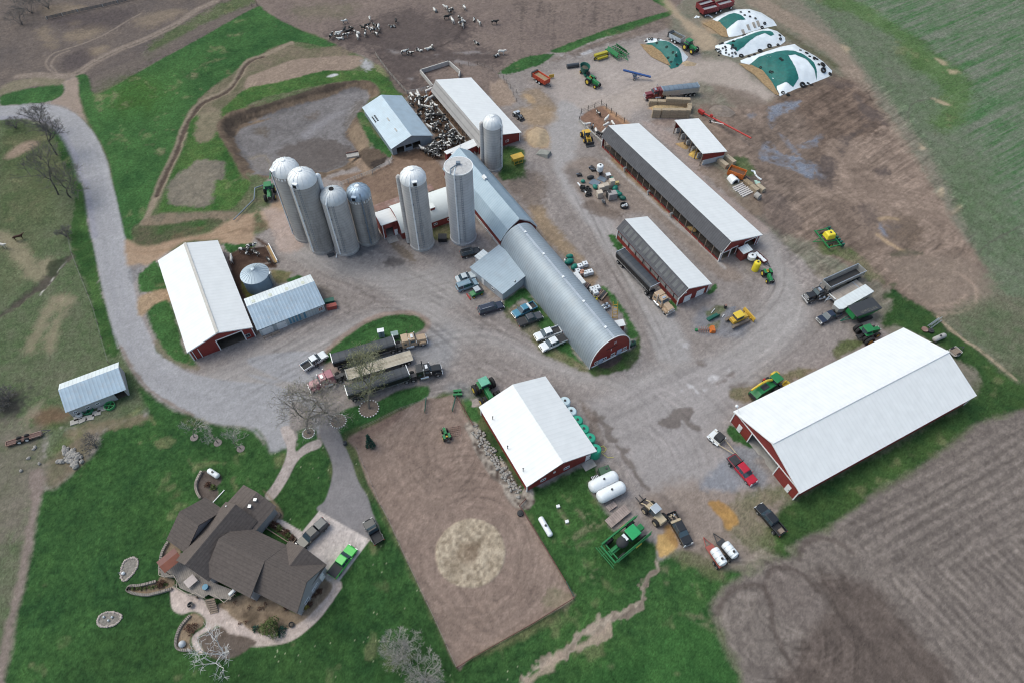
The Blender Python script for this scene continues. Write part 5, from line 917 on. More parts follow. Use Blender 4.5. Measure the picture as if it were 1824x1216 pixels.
# ---------------------------------------------------------------- silos
def rib_dome(r,z,h,n=24,k=7):
    return [(r*math.cos(PI/2*j/k)+.0, z+h*math.sin(PI/2*j/k)) for j in range(k)]+[(.03,z+h)]
def silo(zb,zr,r,wall,dome,label,pipe=None,chute=None,flat=False,hatch=None,hole=False,domeh=.78,band=False,feed=None):
    b=W1(zb); dn=Vector((b.x,b.y,0)).normalized(); c=b+dn*r; rim=zp(zr)[0]
    h=min((i*.1 for i in range(50,300)),key=lambda q:(P(rim,q).xy-c.xy).length)
    c2=P(rim,h); c.x=(c.x+c2.x)/2; c.y=(c.y+c2.y)/2
    t=thing('silo',label,'silo',(c.x,c.y,0),0)
    MB().lathe([(r+.15,0),(r+.15,.5),(r,.55),(r,h)],36).build('stave_wall',wall,t,True)
    if flat:
        MB().lathe([(r+.04,h-.3),(r+.06,h+.25),(r-.15,h+.25),(.1,h+.7)],36).build('flat_cap',CONC_ROOFT,t,True)
        m=MB(); m.box((0,0,h+.9),(.9,.7,.7)); m.tube([(0,0,h+.9),(-r*.5,-r*.6,h+.8),(-r*.5,-r*.95,h+.3)],.15,8); m.build('unloader',BLUEST,t)
        MB().lathe([(r+.08,h+.02),(r+.12,h+.3),(r-.02,h+.3),(r-.02,h+.02)],36,cap=False).build('rim_band',DOME,t,True)
    else:
        d=MB().lathe([(r+.06,h-.35),(r+.06,h)]+rib_dome(r+.04,h,r*domeh)[1:],30).build('dome',dome,t,True)
        m=MB()
        for i in range(15):
            a=2*PI*i/15; m.tube([((r*math.cos(PI/2*j/6)+.05)*math.cos(a),(r*math.cos(PI/2*j/6)+.05)*math.sin(a),h+r*domeh*math.sin(PI/2*j/6)+.03) for j in range(6)],.045,3)
        m.build('dome_rib',dome,d)
        if hole: MB().cyl((0,0,h+r*domeh-.08),(0,0,h+r*domeh+.12),.55,n=14).build('vent_collar',DARK,d)
        else: MB().cyl((0,0,h+r*domeh-.05),(0,0,h+r*domeh+.15),.6,.45,n=14).build('vent_cap',DOME,d,True)
    def at(ang,rr,z): return (rr*math.cos(ang),rr*math.sin(ang),z)
    if hatch is not None:
        a=math.radians(hatch); hb=MB().box(at(a,r-.05,h+.55),(.7,1.1,1.1),rz=a).build('hatch_hood',dome,t); MB().box(at(a,r+.32,h+.5),(.06,.75,.8),rz=a).build('hatch_opening',DARK,hb)
    if pipe is not None:
        a=math.radians(pipe[0]); top=h+.3; m=MB().tube([at(a,r+.28,.8),at(a,r+.28,top)],.17,8); m.tube([at(a,r+.28,top),at(a,r*.75,h+r*.5)],.17,8); m.build('fill_pipe',pipe[1],t,True)
        for k in range(5): MB().box(at(a,r+.14,2+k*(h-3)/4),(.3,.5,.12),rz=a).build('pipe_bracket',BLUEST,t)
        a2=a+.42; m=MB()
        for s_ in (-.2,.2): m.cyl(Vector(at(a2,r+.22,1.5))+Vector((-math.sin(a2)*s_,math.cos(a2)*s_,0)),Vector(at(a2,r+.22,h))+Vector((-math.sin(a2)*s_,math.cos(a2)*s_,0)),.035,n=4)
        for k in range(int(h/.6)-2): m.box(at(a2,r+.22,1.7+k*.6),(.05,.44,.05),rz=a2)
        m.build('ladder',BLUEST,t)
    if chute is not None:
        a=math.radians(chute[0]); m=MB().tube([at(a,r+.38,.3),at(a,r+.38,h+.1)],.52,12); m.ball(at(a,r+.3,h+.1),.52,12,6); m.build('chute',chute[1],t,True)
    m=MB(); 
    if band:
        for i in range(26): a=2*PI*i/26; m.box(at(a,r+.01,h-.75-.12*(i%2)),(.06,.32,.5),rz=a)
        m.build('pale_patch',DOME,t)
    return t,h,r
WP=mat('white_pipe',(.76,.78,.80),.4,.1,.05,1)
silo('A6 425,728','A6 262,232',2.85,STAVE2,DOME,'white domed silo farthest left of the row, partly hidden by its neighbour',pipe=(-165,WP),hatch=(-140),band=True)
silo('A6 530,810','A6 378,300',2.95,STAVE2,DOME,'tallest white domed silo second from the left, with a white side chute',pipe=(-118,WP),hatch=-105,chute=(20,WP))
silo('A6 690,820','A6 587,420',2.75,STAVE,DOMEG,'shorter grey domed silo with a round hole at the top of its dome',pipe=(-108,WP),hole=True)
silo('A6 832,754','A6 760,395',2.6,STAVE2,DOMEB,'blue domed concrete silo with weathered brown staves',pipe=(-68,BLUEST),hatch=-100,band=True)
silo('A6 1195,790','A6 1122,290',2.75,STAVE,DOME,'white domed silo in front of the low white building',pipe=(-97,WP),hatch=-75,chute=(180,STAVE))
silo('A6 1465,752','A6 1435,218',3.0,STAVE3,DOME,'flat topped pale silo beside the gambrel barn',pipe=(-102,WP),flat=True)
silo('A2 1665,1165','A2 1663,838',2.35,STAVE,DOME,'lone white domed silo behind the gambrel barn',pipe=(-28,WP),chute=(185,STAVE),domeh=.9)
# grain bin
b=W1('D8 1085,512'); rim=zp('D8 1036,322')[0]; r=2.95; c=b+Vector((b.x,b.y,0)).normalized()*r; h=min((i*.05 for i in range(40,160)),key=lambda q:(P(rim,q).xy-c.xy).length)
t=thing('grain_bin','round corrugated steel grain bin with cone roof between the sheds','grain bin',(c.x,c.y,0))
BW=mat('corrugated_bin_wall',(.20,.29,.38),.5,.35,.1,.6,ribs=('Z',.3,.25)); BR=mat('bin_cone_roof',(.42,.49,.55),.5,.3,.08,.6)
MB().lathe([(r,0),(r,h)],36).build('bin_wall',BW,t,True)
ro=MB().lathe([(r+.15,h-.06),(r+.15,h+.04),(.4,h+1.35),(.4,h+1.6),(.05,h+1.7)],36).build('roof',BR,t,True)
m=MB()
for i in range(24): a=2*PI*i/24; m.tube([((r+.1)*math.cos(a),(r+.1)*math.sin(a),h+.08),(.45*math.cos(a),.45*math.sin(a),h+1.38)],.05,4)
m.build('roof_rib',BR,ro); m=MB(); m.box((r+.2,.3,h*.5),(.3,.7,h)); m.build('ladder',GALV,t)
# ---------------------------------------------------------------- low white building, feed room, bunk roofs
def round_building(name,label,cat,FL,FR,h,RL,rm,wm,depth_back=1.0):
    a,b=P(FL,h),P(FR,h); u=(b-a).normalized(); v=Vector((-u.y,u.x,0)); L=(b-a).length
    q=on_plane(RL,a,u); dx=(q-a).dot(v); H=q.z
    t=thing(name,label,cat,(a.x,a.y,0),math.atan2(u.y,u.x)); n=7
    pr=[(dx*(1-math.cos(PI/2*i/n)), h+(H-h)*math.sin(PI/2*i/n)) for i in range(n+1)]; pr=pr+[(2*dx-x,z) for x,z in pr[-2::-1]]
    k=len(pr); m=MB().add([(0,y,z) for y,z in pr]+[(L,y,z) for y,z in pr],[(i,i+1,k+i+1,k+i) for i in range(k-1)]); m.build('roof',rm,t,True)
    for x in (.1,L-.25):
        q=[(.15,0)]+[(min(max(y,.15),2*dx-.15),z-.05) for y,z in pr]+[(2*dx-.15,0)]; kk=len(q)
        MB().add([(x,y,z) for y,z in q]+[(x+.14,y,z) for y,z in q],[tuple(range(kk)),tuple(range(2*kk-1,kk-1,-1))]+[(i,(i+1)%kk,kk+(i+1)%kk,kk+i) for i in range(kk)]).build('end_wall',wm,t)
    for y in (.2,2*dx-.2): MB().box((L/2,y,h/2),(L-.6,.14,h)).build('side_wall',wm,t)
    return t,L,dx,H
WR=mat('aged_white_roof',(.66,.68,.67),.5,0,.07,.6,stain=((.5,.5,.48),.6,.5))
t,L,dx,H=round_building('milking_parlour','low building with a rounded white roof and red walls behind the two right silos','dairy building',zp('C6 625,800')[0],zp('C6 1520,480')[0],2.0,zp('C6 490,463')[0],WR,RED2)
for f in (.55,.78): win(t,L*f,.13,1.1,.9,.6)
x=L*.56; MB().box((x,dx*.52,H*.80),(1.1,2.0,1.5)).build('dormer',RED2,t); MB().box((x,dx*.55,H*.80+.8),(1.3,2.5,.1)).build('dormer_roof',WR,t)
c=zp('C6 250,490 450,430 570,590 290,690'); o,rz,w,L=frame(c[0],c[1],c[2],c[3],4.5)
t=thing('feed_room','small red feed room with flat white roof and an open doorway between the silos','outbuilding',o,rz)
MB().slab([(0,0,4.4),(w,0,4.4),(w,L,4.7),(0,L,4.7)],.18).build('roof',WHITE_ROOF,t)
for q,d in (((.5,.2,2.1),(.7,.14,4.2)),((w-.75,.2,2.1),(1.2,.14,4.2)),((w*.45,.2,3.5),(w*.7,.14,1.4)),((.22,L/2,2.1),(.14,L-.5,4.2)),((w-.22,L/2,2.1),(.14,L-.5,4.2)),((w/2,L-.2,2.1),(w-.3,.14,4.2))): MB().box(q,d).build('wall',RED2,t)
door(t,w-.75,.15,1.7,.8); MB().box((.25,-.05,2.1),(.16,.1,4.2)).build('corner_trim',TRIM,t); MB().box((w*.45,-.9,.05),(w*.6,2.2,.08)).build('apron',CONC,t); MB().box((w*.4,L*.5,.06),(w-.9,L-.8,.06)).build('floor',CONC,t)
def bunk(label,z,h):
    c=zp(z); o,rz,w,L=frame(c[0],c[1],c[2],c[3],h); t=thing('feed_bunk',label,'feed bunk',o,rz)
    MB().slab([(0,0,h),(w,0,h),(w,L,h+.25),(0,L,h+.25)],.08).build('roof',RUST,t); MB().box((w/2,L*.5,.45),(w-.4,L*.55,.9)).build('trough',CONC,t)
    for x in (.3,w/2,w-.3):
        for y in (.2,L-.2): MB().box((x,y,h/2),(.14,.14,h-.1)).build('post',WOODN,t)
bunk('long feed bunk under a rusty low roof behind the feed room','C6 225,395 640,238 655,335 235,478',1.7)
bunk('small feed bunk with rusty roof behind the white domed silo','C6 985,105 1065,75 1105,150 1015,185',1.5)
# bunker wall pad
def wallbox(name,label,cat,z,h,m,th=.3):
    p=[P(q) for q in zp(z)]; c=sum(p,Vector())/len(p); t=thing(name,label,cat,c)
    for a,b in zip(p[:-1],p[1:]):
        d=b-a; MB().box((a+b)/2-c+Vector((0,0,h/2)),(d.length+th,th,h),rz=math.atan2(d.y,d.x)).build('wall_panel',m,t)
    return t
t=wallbox('manure_bunker','concrete walled manure pad behind the free stall barn','bunker','A2 1258,602 1175,500 1368,440 1442,505 1435,540',1.3,mat('pale_bunker_concrete',(.45,.43,.41),.85,0,.15,1))
# ---------------------------------------------------------------- house
hc=P(zp('C1 850,700')[0]); H0=thing('house','large brown shingled house with several gables and a rear deck','house',(hc.x,hc.y,0))
def gvol(FL,FR,RF,RB,eave,ext=0.0,dh=0.0,wall=SIDING,ov=.35,gw=True):
    a,b=P(zp(FL)[0],eave),P(zp(FR)[0],eave); u=(b-a).normalized(); v=Vector((-u.y,u.x,0)); w=(b-a).length
    mid=(a+b)/2; rp=zp(RF)[0]; h=min((eave+.8+i*.05 for i in range(80)),key=lambda q:(P(rp,q).xy-mid.xy).length); r=P(rp,h); x=w/2; L=(P(zp(RB)[0],h)-r).dot(v)+ext; h+=dh
    if abs(L)<.5: L=2.0
    T=Matrix.Translation(Vector((a.x-hc.x,a.y-hc.y,0)))@Matrix.Rotation(math.atan2(u.y,u.x),4,'Z')
    print('gvol',FL,round(w,1),round(L,1),'ridge',round(h,2),round(x,1))
    return gbody(T,w,L,h,x,eave,wall,ov)
def gbody(T,w,L,h,x,eave,wall=SIDING,ov=.35,e2=None):
    e2=eave if e2 is None else e2
    def S_(q): return [T@Vector(p) for p in q]
    for q in ([(0,0,eave),(x,0,h),(x,L,h),(0,L,eave)],[(x,0,h),(w,0,e2),(w,L,e2),(x,L,h)]): MB().slab(S_(q),.16).build('roof',SHINGLE,H0)
    m=MB(); s1,s2=(h-eave)/x,(h-e2)/(w-x); sg=1 if L>0 else -1
    q=[(ov,0),(ov,eave+ov*s1-.2),(x,h-.2),(w-ov,e2+ov*s2-.2),(w-ov,0)]; y0,y1=ov*sg,L-ov*sg
    m.add(S_([(p[0],y0,p[1]) for p in q]+[(p[0],y1,p[1]) for p in q]),[tuple(range(5)),tuple(range(9,4,-1))]+[(i,(i+1)%5,5+(i+1)%5,5+i) for i in (0,3,4)])
    m.build('wall',wall,H0)
    return T,w,L,h,x
T1,w1,L1,h1,x1=gvol('C1 1727,912','B6 490,745','B6 540,545','C1 1000,790',3.1) if False else gvol('B6 490,745','B6 692,412','B6 540,545','C1 700,615',3.1)
def hx(T,p): return T@Vector(p)
def hwin(T,x,y,z,w,h,out,ax='x'):
    f=win(H0,x,y,z,w,h,ax=ax,out=out); f.matrix_local=T; return f
hwin(T1,w1*.30,.35,1.4,1.2,.7,-1); hwin(T1,w1*.52,.35,1.5,.8,.6,-1); hwin(T1,w1*.62,.35,1.5,.8,.6,-1); 
d=door(H0,w1*.80,.35,2.05,.95); d.matrix_local=T1; hwin(T1,w1*.84,.35,2.5,.8,.5,-1)
# taller middle part of the same ridge
Ti=T1.inverted(); q=Ti@(P(zp('B6 150,627')[0],3.7)-Vector((hc.x,hc.y,0))); r=Ti@(P(zp('B6 283,374')[0],h1)-Vector((hc.x,hc.y,0)))
print('step',q,r,w1,L1,h1)
T2=T1@Matrix.Translation((q.x,r.y,0)); gbody(T2,w1-q.x,L1-r.y+.3,h1+.05,x1-q.x,3.7,e2=3.12)
T3,w3,L3,h3,x3=gvol('C1 240,868','C1 565,1080','C1 335,905','C1 845,315',3.4,ext=0)
T4,w4,L4,h4,x4=gvol('C1 145,665','C1 530,248','C1 268,392','C1 560,570',3.1,ext=2)
T5,w5,L5,h5,x5=gvol('C1 1230,340','C1 905,125','C1 1045,195','C1 860,420',3.0,ext=1)
T6,w6,L6,h6,x6=gvol('C1 1727,912','C1 1352,676','C1 1480,752','C1 1345,918',3.05,ext=.6)
for z_,n_ in (('C1 1017,270',0),('C1 963,334',0)):
    p=P(zp(z_)[0],4.6)-hc; MB().box((p.x,p.y,4.45),(.5,.5,.35)).build('roof_vent',GALV,H0)
for z_ in ('C1 440,543','C1 932,968','C1 975,1015','C1 738,340'):
    p=P(zp(z_)[0],4.9)-hc; MB().cyl((p.x,p.y,4.0),(p.x,p.y,5.2),.09,n=8).build('vent_pipe',GALV,H0)
# garage door, deck, stairs
MB().box((w6*.5,.33,1.2),(w6*.55,.08,2.4)).build('garage_door',mat('pale_garage_door',(.5,.5,.5),.5,ribs=('Z',.5,.15)),H0).matrix_local=T6
DZ=1.1
def dk(z,h): 
    return [(q.x-hc.x,q.y-hc.y) for q in W(z,h)]
dp=dk('C1 130,985 290,790 640,1100 830,1170 B5 1600,590 1560,650 1460,640 1410,615 1370,640 1215,570 1190,500 1090,495 1088,440 1130,440',DZ)
MB().plate(dp,DZ-.22,DZ).build('deck',WOOD,H0)
def rail(z,h0,h1):
    p=[Vector((a,b,0)) for a,b in dk(z,h0)]; m=MB()
    for a,b in zip(p[:-1],p[1:]):
        m.cyl(a+Vector((0,0,h1)),b+Vector((0,0,h1)),.06,n=4)
        k=max(1,int((b-a).length/.35))
        for i in range(k+1): q=a.lerp(b,i/k); m.cyl(q+Vector((0,0,h0)),q+Vector((0,0,h1)),.022,n=4)
    m.build('deck_rail',mat('deck_rail_wood',(.36,.31,.26),.8),H0)
rail('B5 1088,440 1092,495 1130,510 1190,495 1215,540 1210,580 1290,630 1340,615 1400,650',DZ,DZ+.95); rail('B5 1460,625 1530,680 1600,625',DZ,DZ+.95)
for i in range(7):
    a=dk('B5 1385,650 1450,640',DZ); b=dk('B5 1425,748 1480,735',0); f=(i+.5)/7
    p0=Vector(a[0]).lerp(Vector(b[0]),f); p1=Vector(a[1]).lerp(Vector(b[1]),f); MB().box(((p0.x+p1.x)/2,(p0.y+p1.y)/2,DZ*(1-f)),((p1-p0).length,.34,.08),rz=math.atan2(p1.y-p0.y,p1.x-p0.x)).build('stair_tread',WOODN,H0)
for z_ in ('B5 1100,480','B5 1200,560','B5 1340,640','B5 1460,640','B5 1560,650'):
    q=dk(z_,0)[0]; MB().box((q[0],q[1],DZ/2-.1),(.2,.2,DZ-.25)).build('deck_post',WOODN,H0)
# things standing on the deck and round the house
def lawn_set(o): return o
c=P(zp('C1 195,880')[0],DZ); p,rz,_=pose('C1 130,940 265,830',DZ+.9)
t=thing('deck_pavilion','rust red hardtop gazebo on the left corner of the deck','gazebo',(p.x,p.y,DZ),rz)
RR=mat('rust_red_top',(.19,.06,.035),.5,0,.15,1); MB().slab([(-1.6,-1.3,1.75),(1.6,-1.3,1.75),(1.6,0,2.15),(-1.6,0,2.15)],.06).build('roof',RR,t); MB().slab([(-1.6,0,2.15),(1.6,0,2.15),(1.6,1.3,1.75),(-1.6,1.3,1.75)],.06).build('roof',mat('darker_red_top',(.15,.06,.05),.5,0,.15,1),t)  # second roof slope is a darker, greyer red
for x in (-1.4,1.4):
    for y in (-1.1,1.1): MB().box((x,y,.87),(.1,.1,1.74)).build('post',WOODN,t)
p,rz,_=pose('C1 345,1105 420,1040',DZ+.75); t=thing('patio_table','square glass topped table on the deck','table',(p.x,p.y,DZ),rz)
MB().box((0,0,.72),(1.7,1.5,.06)).build('table_top',mat('mauve_glass_top',(.30,.25,.26),.3),t); 
for x in (-.75,.75): 
    for y in (-.65,.65): MB().box((x,y,.345),(.07,.07,.69)).build('leg',TRIM,t)
c=P(zp('C1 540,1140')[0],DZ); t=thing('deck_cooler','small blue lidded tub on the deck','tub',(c.x,c.y,DZ)); MB().cyl((0,0,0),(0,0,.6),.42,.46,14).build('tub',mat('blue_tub',(.03,.13,.22),.4),t,True); MB().cyl((0,0,.602),(0,0,.66),.47,n=14).build('lid',mat('blue_lid',(.06,.22,.34),.4),t,True)
c=P(zp('B5 1580,612')[0],DZ); t=thing('barbecue','covered white barbecue at the end of the deck','barbecue',(c.x,c.y,DZ),.9); MB().box((0,0,.35),(1.1,.6,.7)).build('cart',STEEL,t); MB().prism([(-.55,.71),(.55,.71),(.45,1.05),(-.45,1.05)],.6,0,.4).build('cover',TRIM,t)
# ---------------------------------------------------------------- vehicles
RUB=mat('tyre_rubber',(.02,.02,.021),.85,0,.2,3); CHR=mat('bright_metal',(.62,.63,.65),.25,.8,.05,2); LAMP=mat('lamp_lens',(.7,.7,.68),.2); BEDM=mat('bed_liner',(.035,.035,.038),.8); WGL=mat('car_glass',(.035,.06,.08),.06,0,.1,1,spec=.9)
def paint(n,c): return mat('paint_'+n,c,.32,0,.06,.8,spec=.5,coat=.3)
PW=paint('white',(.68,.70,.72)); PB=paint('black',(.014,.015,.018)); PSIL=paint('silver',(.50,.55,.58)); PBLU=paint('steel_blue',(.20,.29,.36)); PNAV=paint('navy',(.016,.024,.048)); PTEAL=paint('teal',(.05,.20,.30)); PGRY=paint('charcoal',(.05,.055,.065)); PRED=paint('red',(.42,.012,.03)); PGRN=paint('lime_green',(.06,.46,.07)); PTAN=paint('tan',(.42,.30,.20)); PPNK=paint('faded_maroon',(.30,.10,.13)); PMAR=paint('maroon',(.16,.02,.025))
JG=mat('machine_green',(.02,.17,.055),.4,0,.1,1.2,spec=.4); JY=mat('machine_yellow',(.62,.44,.05),.4,0,.1,1.2); MY=mat('ochre_yellow_paint',(.55,.34,.05),.5,0,.15,1.2); MOR=mat('orange_paint',(.55,.15,.03),.5,0,.15,1.2); MRD=mat('machine_red',(.38,.03,.025),.5,0,.15,1.2); MBL=mat('machine_blue',(.03,.08,.25),.5,0,.15,1.2); TANM=mat('faded_tan_paint',(.44,.36,.25),.6,0,.2,1.5); TEALG=mat('dark_green_paint',(.015,.10,.075),.5,0,.15,1.2)
TARP=mat('charcoal_tarp',(.045,.05,.06),.5,0,.15,.8,ribs=('X',1.4,.25)); TARPB=mat('blue_grey_tarp',(.14,.18,.23),.5,0,.15,.8,ribs=('X',1.4,.2)); PLANK=mat('bleached_planks',(.42,.37,.30),.85,0,.2,.9,ribs=('Y',.3,.2))
def wheel(t,x,y,r,w,rim=CHR,rr=.55,z=None,name='wheel'):
    z=r if z is None else z; s=1 if y>0 else -1
    o=MB().lathe([(r*.6,-w/2),(r*.94,-w/2),(r,-w*.36),(r,w*.36),(r*.94,w/2),(r*.6,w/2)],18,(0,0,0),'Y').build(name,RUB,t,True,loc=(x,y,z))
    MB().lathe([(.02,-.02),(r*rr,0.0),(r*rr,.06),(.02,.03)],12,(0,s*(w/2-.02) if s>0 else s*(w/2+.04),0),'Y').build('rim',rim,o,True); return o
def pickup(label,z,pm,L=5.8,kind='pickup',cover=None,load=None,dual=False,cat=None,name=None,h=.9,Wd=1.98,group='pickups and cars parked around the farm'):
    p,rz,_=pose(z,h); nm={'pickup':'pickup_truck','suv':'sport_utility_car','sedan':'car','van':'minivan'}[kind]
    t=thing(name or nm,label,cat or {'pickup':'pickup','suv':'suv','sedan':'car','van':'minivan'}[kind],p,rz,group); H=L/2; y=Wd/2
    tall=kind!='sedan'; zb=1.08 if tall else .88; zr=1.86 if tall else 1.42; z0=.42 if tall else .3; fx=H-.05
    hood=[(fx,z0+.1),(fx+.03,zb-.22),(fx-.18,zb-.04),(H-1.55,zb+.03)]
    if kind=='pickup':
        c0=-H+2.0; pr=[(c0,z0)]+hood+[(c0,zb)]
        MB().prism(pr,Wd,0,Wd-.1).build('body',pm,t,False,.06)
        m=MB(); m.box(((c0-H)/2,0,.62),(c0+H,Wd-.1,.1))
        for s in (-1,1): m.box(((c0-H)/2,s*(y-.06),.86),(c0+H-.02,.11,.48))
        m.box((-H+.05,0,.86),(.1,Wd-.04,.48)); m.build('bed',pm,t,False,.03)
        MB().box(((c0-H)/2,0,.69),(c0+H-.16,Wd-.28,.04)).build('bed_liner',BEDM,t)
        c1=c0+.02; c2=H-1.45
    else:
        c1=-H+.12 if kind in('suv','van') else -H+.75; c2=H-1.42 if kind!='van' else H-1.0
        pr=[(-H,z0),]+hood+[(-H+.02,zb),(-H-.02,zb-.3)]; MB().prism(pr,Wd,0,Wd-.1).build('body',pm,t,False,.07)
    k1=.12 if kind in('suv','van','pickup') else .6
    g=MB().prism([(c1,zb-.02),(c2,zb-.02),(c2-.78,zr-.03),(c1+k1,zr-.03)],Wd-.12,0,Wd-.52); g.build('windows',WGL,t,False,.04)
    MB().prism([(c1+k1-.03,zr-.06),(c2-.72,zr-.06),(c2-.86,zr+.02),(c1+k1+.05,zr+.02)],Wd-.46,0,Wd-.60).build('roof',pm,t,False,.03)
    n=2 if L>4.6 else 1
    for s in (-1,1):
        for i in range(n):
            xx=c1+.35+(c2-.75-c1)*(i+.55)/n; m=MB().cyl((xx,s*(y-.07),zb),(xx-.03,s*(y-.255),zr-.03),.045,n=4); m.build('pillar',pm,t)
        MB().box((fx-.06,s*(y-.28),zb-.22),(.16,.42,.16)).build('headlight',LAMP,t)
        MB().box((-H-.01,s*(y-.12),zb-.16),(.06,.18,.3)).build('tail_light',MRD,t)
        MB().box((c2-.35,s*(y+.1),zb+.08),(.12,.2,.15)).build('mirror',pm,t)
    MB().box((fx+.04,0,z0+.14),(.16,Wd-.1,.24)).build('bumper',CHR if tall else pm,t,False,.03); MB().box((fx+.035,0,zb-.24),(.06,.9,.22)).build('grille',STEEL,t)
    r=.39 if tall else .33
    for x in (H-.98,-H+1.08):
        for s in (-1,1): wheel(t,x,s*(y-.13+(.12 if dual and x<0 else 0)),r,.26 if not(dual and x<0) else .5)
    if cover: MB().box(((c0-H)/2,0,1.115),(c0+H-.03,Wd-.1,.06)).build('bed_cover',cover,t,False,.03)
    if load=='topper': MB().prism([(-H+.02,1.09),(c0,1.09),(c0-.08,1.8),(-H+.2,1.8)],Wd-.08,0,Wd-.5).build('topper',PGRY,t,False,.06)
    if load=='toolbox': MB().box((c0-.35,0,1.12),(.5,Wd-.06,.3)).build('toolbox',PW,t)
    if load=='flatbed': MB().box(((c0-H)/2-.05,0,1.02),(c0+H+.1,Wd+.3,.14)).build('flatbed',STEEL,t); MB().box((c0-.02,0,1.5),(.08,Wd-.2,.9)).build('headache_rack',STEEL,t)
    if load=='junk':
        for i in range(9): MB().box((random.uniform(-H+.4,c0-.3),random.uniform(-.6,.6),.85+random.uniform(0,.12)),(random.uniform(.2,.7),random.uniform(.1,.3),.16),rz=random.uniform(0,3)).build('load',random.choice([TANM,WOODN,GALV]),t)
        MB().box((c0-.3,0,1.14),(.4,Wd-.1,.12)).build('toolbox',TANM,t)
    if load=='crate': MB().box((-H+.6,0,.95),(.8,.9,.4)).build('load',WOODN,t)
    if kind=='van' or kind=='suv':
        for s in (-1,1): MB().box(((c1+c2)/2-.4,s*.55,zr+.05),(2.2,.05,.05)).build('roof_rail',CHR,t)
    return t
pickup('white crew cab pickup with sunroof on the gravel drive next to two people','B2 385,428 520,345',PW,5.6)
pickup('silver saloon car at the top of the row left of the lean-to','A6 1424,976 1538,940',PSIL,4.7,'sedan')
pickup('steel blue minivan parked between the silver car and the green utility vehicle','A6 1428,1036 1550,994',PBLU,5.0,'van')
pickup('navy blue long pickup with a blue topper on the gravel left of the teal pickup','A6 1575,1192 1724,1148',PNAV,5.7,'suv')
pickup('teal pickup with a white toolbox across its bed','A7 268,1000 142,1062',PTEAL,5.7,load='toolbox')
pickup('charcoal pickup with a covered bed below the teal pickup','A7 170,1120 314,1066',PGRY,5.7,cover=BEDM)
pickup('white pickup with an open empty bed, the upper of two by the arched barn','A7 432,1166 296,1212',PW,5.8)
pickup('white pickup with a dark bed cover, the lower of two by the arched barn','B3 472,4 326,70',PW,5.9,cover=BEDM)
pickup('black sport utility car between the flat topped silo and the gambrel barn','A6 1462,806 1562,782',PB,4.6,'suv')
pickup('black pickup with a grey topper on the concrete drive by the garage','C1 1700,495 1465,715',PB,5.9,load='topper')
pickup('lime green pickup with a black bed cover on the concrete drive','B6 738,468 855,312',PGRN,5.7,cover=BEDM)
pickup('small black pickup parked on the edge of the asphalt drive by the arena','B6 1032,232 982,140',PB,4.7)
pickup('bright red pickup with a black flatbed towing a trailer','B3 1612,815 1755,978',PRED,6.2,load='flatbed',dual=True)
pickup('black dually pickup with a crate in its bed on the grass by the machine shed','B8 372,320 245,172',PB,6.1,load='crate',dual=True)
pickup('black pickup with a loaded bed next to the tan loader','C2 950,335 1125,645',PB,6.1,load='junk')
pickup('dark pickup hitched to the white covered trailer','D2 955,862 782,938',PNAV,5.8)
# --- lorries
def semi(label,z,pm,sleeper=True,stack=True,short=False,h=1.6):
    p,rz,d=pose(z,h); t=thing('semi_tractor',label,'semi truck',p,rz,'semi tractors'); L=8.0 if sleeper else 6.8; H=L/2
    MB().box((-.3,0,.82),(L-1.0,.9,.26)).build('chassis',STEEL,t)
    MB().prism([(H-2.1,.9),(H,.9),(H+.02,1.75),(H-.15,1.9),(H-2.1,2.1)],1.7,0,1.35).build('hood',pm,t,False,.08)
    for s in (-1,1): MB().prism([(H-1.75,.75),(H-.15,.75),(H-.3,1.3),(H-1.2,1.45),(H-1.7,1.2)],.45,s*.95).build('fender',pm,t,False,.05)
    MB().prism([(H-3.6,.8),(H-2.05,.8),(H-2.05,2.1),(H-2.4,2.85),(H-3.6,2.9)],2.1,0,1.8).build('cab',pm,t,False,.07)
    MB().slab([(H-2.02,-.85,2.13),(H-2.02,.85,2.13),(H-2.36,.8,2.78),(H-2.36,-.8,2.78)],.03).build('windshield',WGL,t)
    for s in (-1,1): MB().box((H-2.9,s*.99,2.25),(.8,.06,.55)).build('side_window',WGL,t); MB().box((H-2.2,s*1.25,2.2),(.12,.25,.5)).build('mirror',CHR,t)
    e=H-3.65
    if sleeper: MB().prism([(e-1.5,.85),(e,.85),(e,3.0),(e-1.4,3.0)],2.25,0,2.0).build('sleeper',pm,t,False,.08); MB().box((e-.8,-1.06,2.0),(.5,.08,.4)).build('sleeper_window',WGL,t); e-=1.5
    for s in (-1,1):
        MB().cyl((H-4.4,s*.98,.75),(H-2.8,s*.98,.75),.33,n=12).build('fuel_tank',CHR,t,True)
        if stack: MB().cyl((H-3.62,s*1.1,1.0),(H-3.62,s*1.1,3.7),.10,n=8).build('exhaust_stack',CHR if s<0 else STEEL,t,True)
        wheel(t,H-.95,s*.95,.52,.32)
        for x in (-H+.75,-H+2.1): wheel(t,x,s*.82,.52,.62)
        MB().box((H-.02,s*.72,1.45),(.1,.25,.3)).build('headlight',LAMP,t)
    MB().box((H+.05,0,.65),(.2,2.3,.4)).build('bumper',CHR,t,False,.04); MB().box((H+.04,0,1.4),(.08,1.0,.8)).build('grille',CHR,t)
    MB().cyl((-H+1.4,0,.97),(-H+1.4,0,1.12),.5,n=14).build('fifth_wheel',STEEL,t)
    MB().box((H-2.9,0,2.95),(.5,.9,.18)).build('cab_light',CHR,t)
    return t
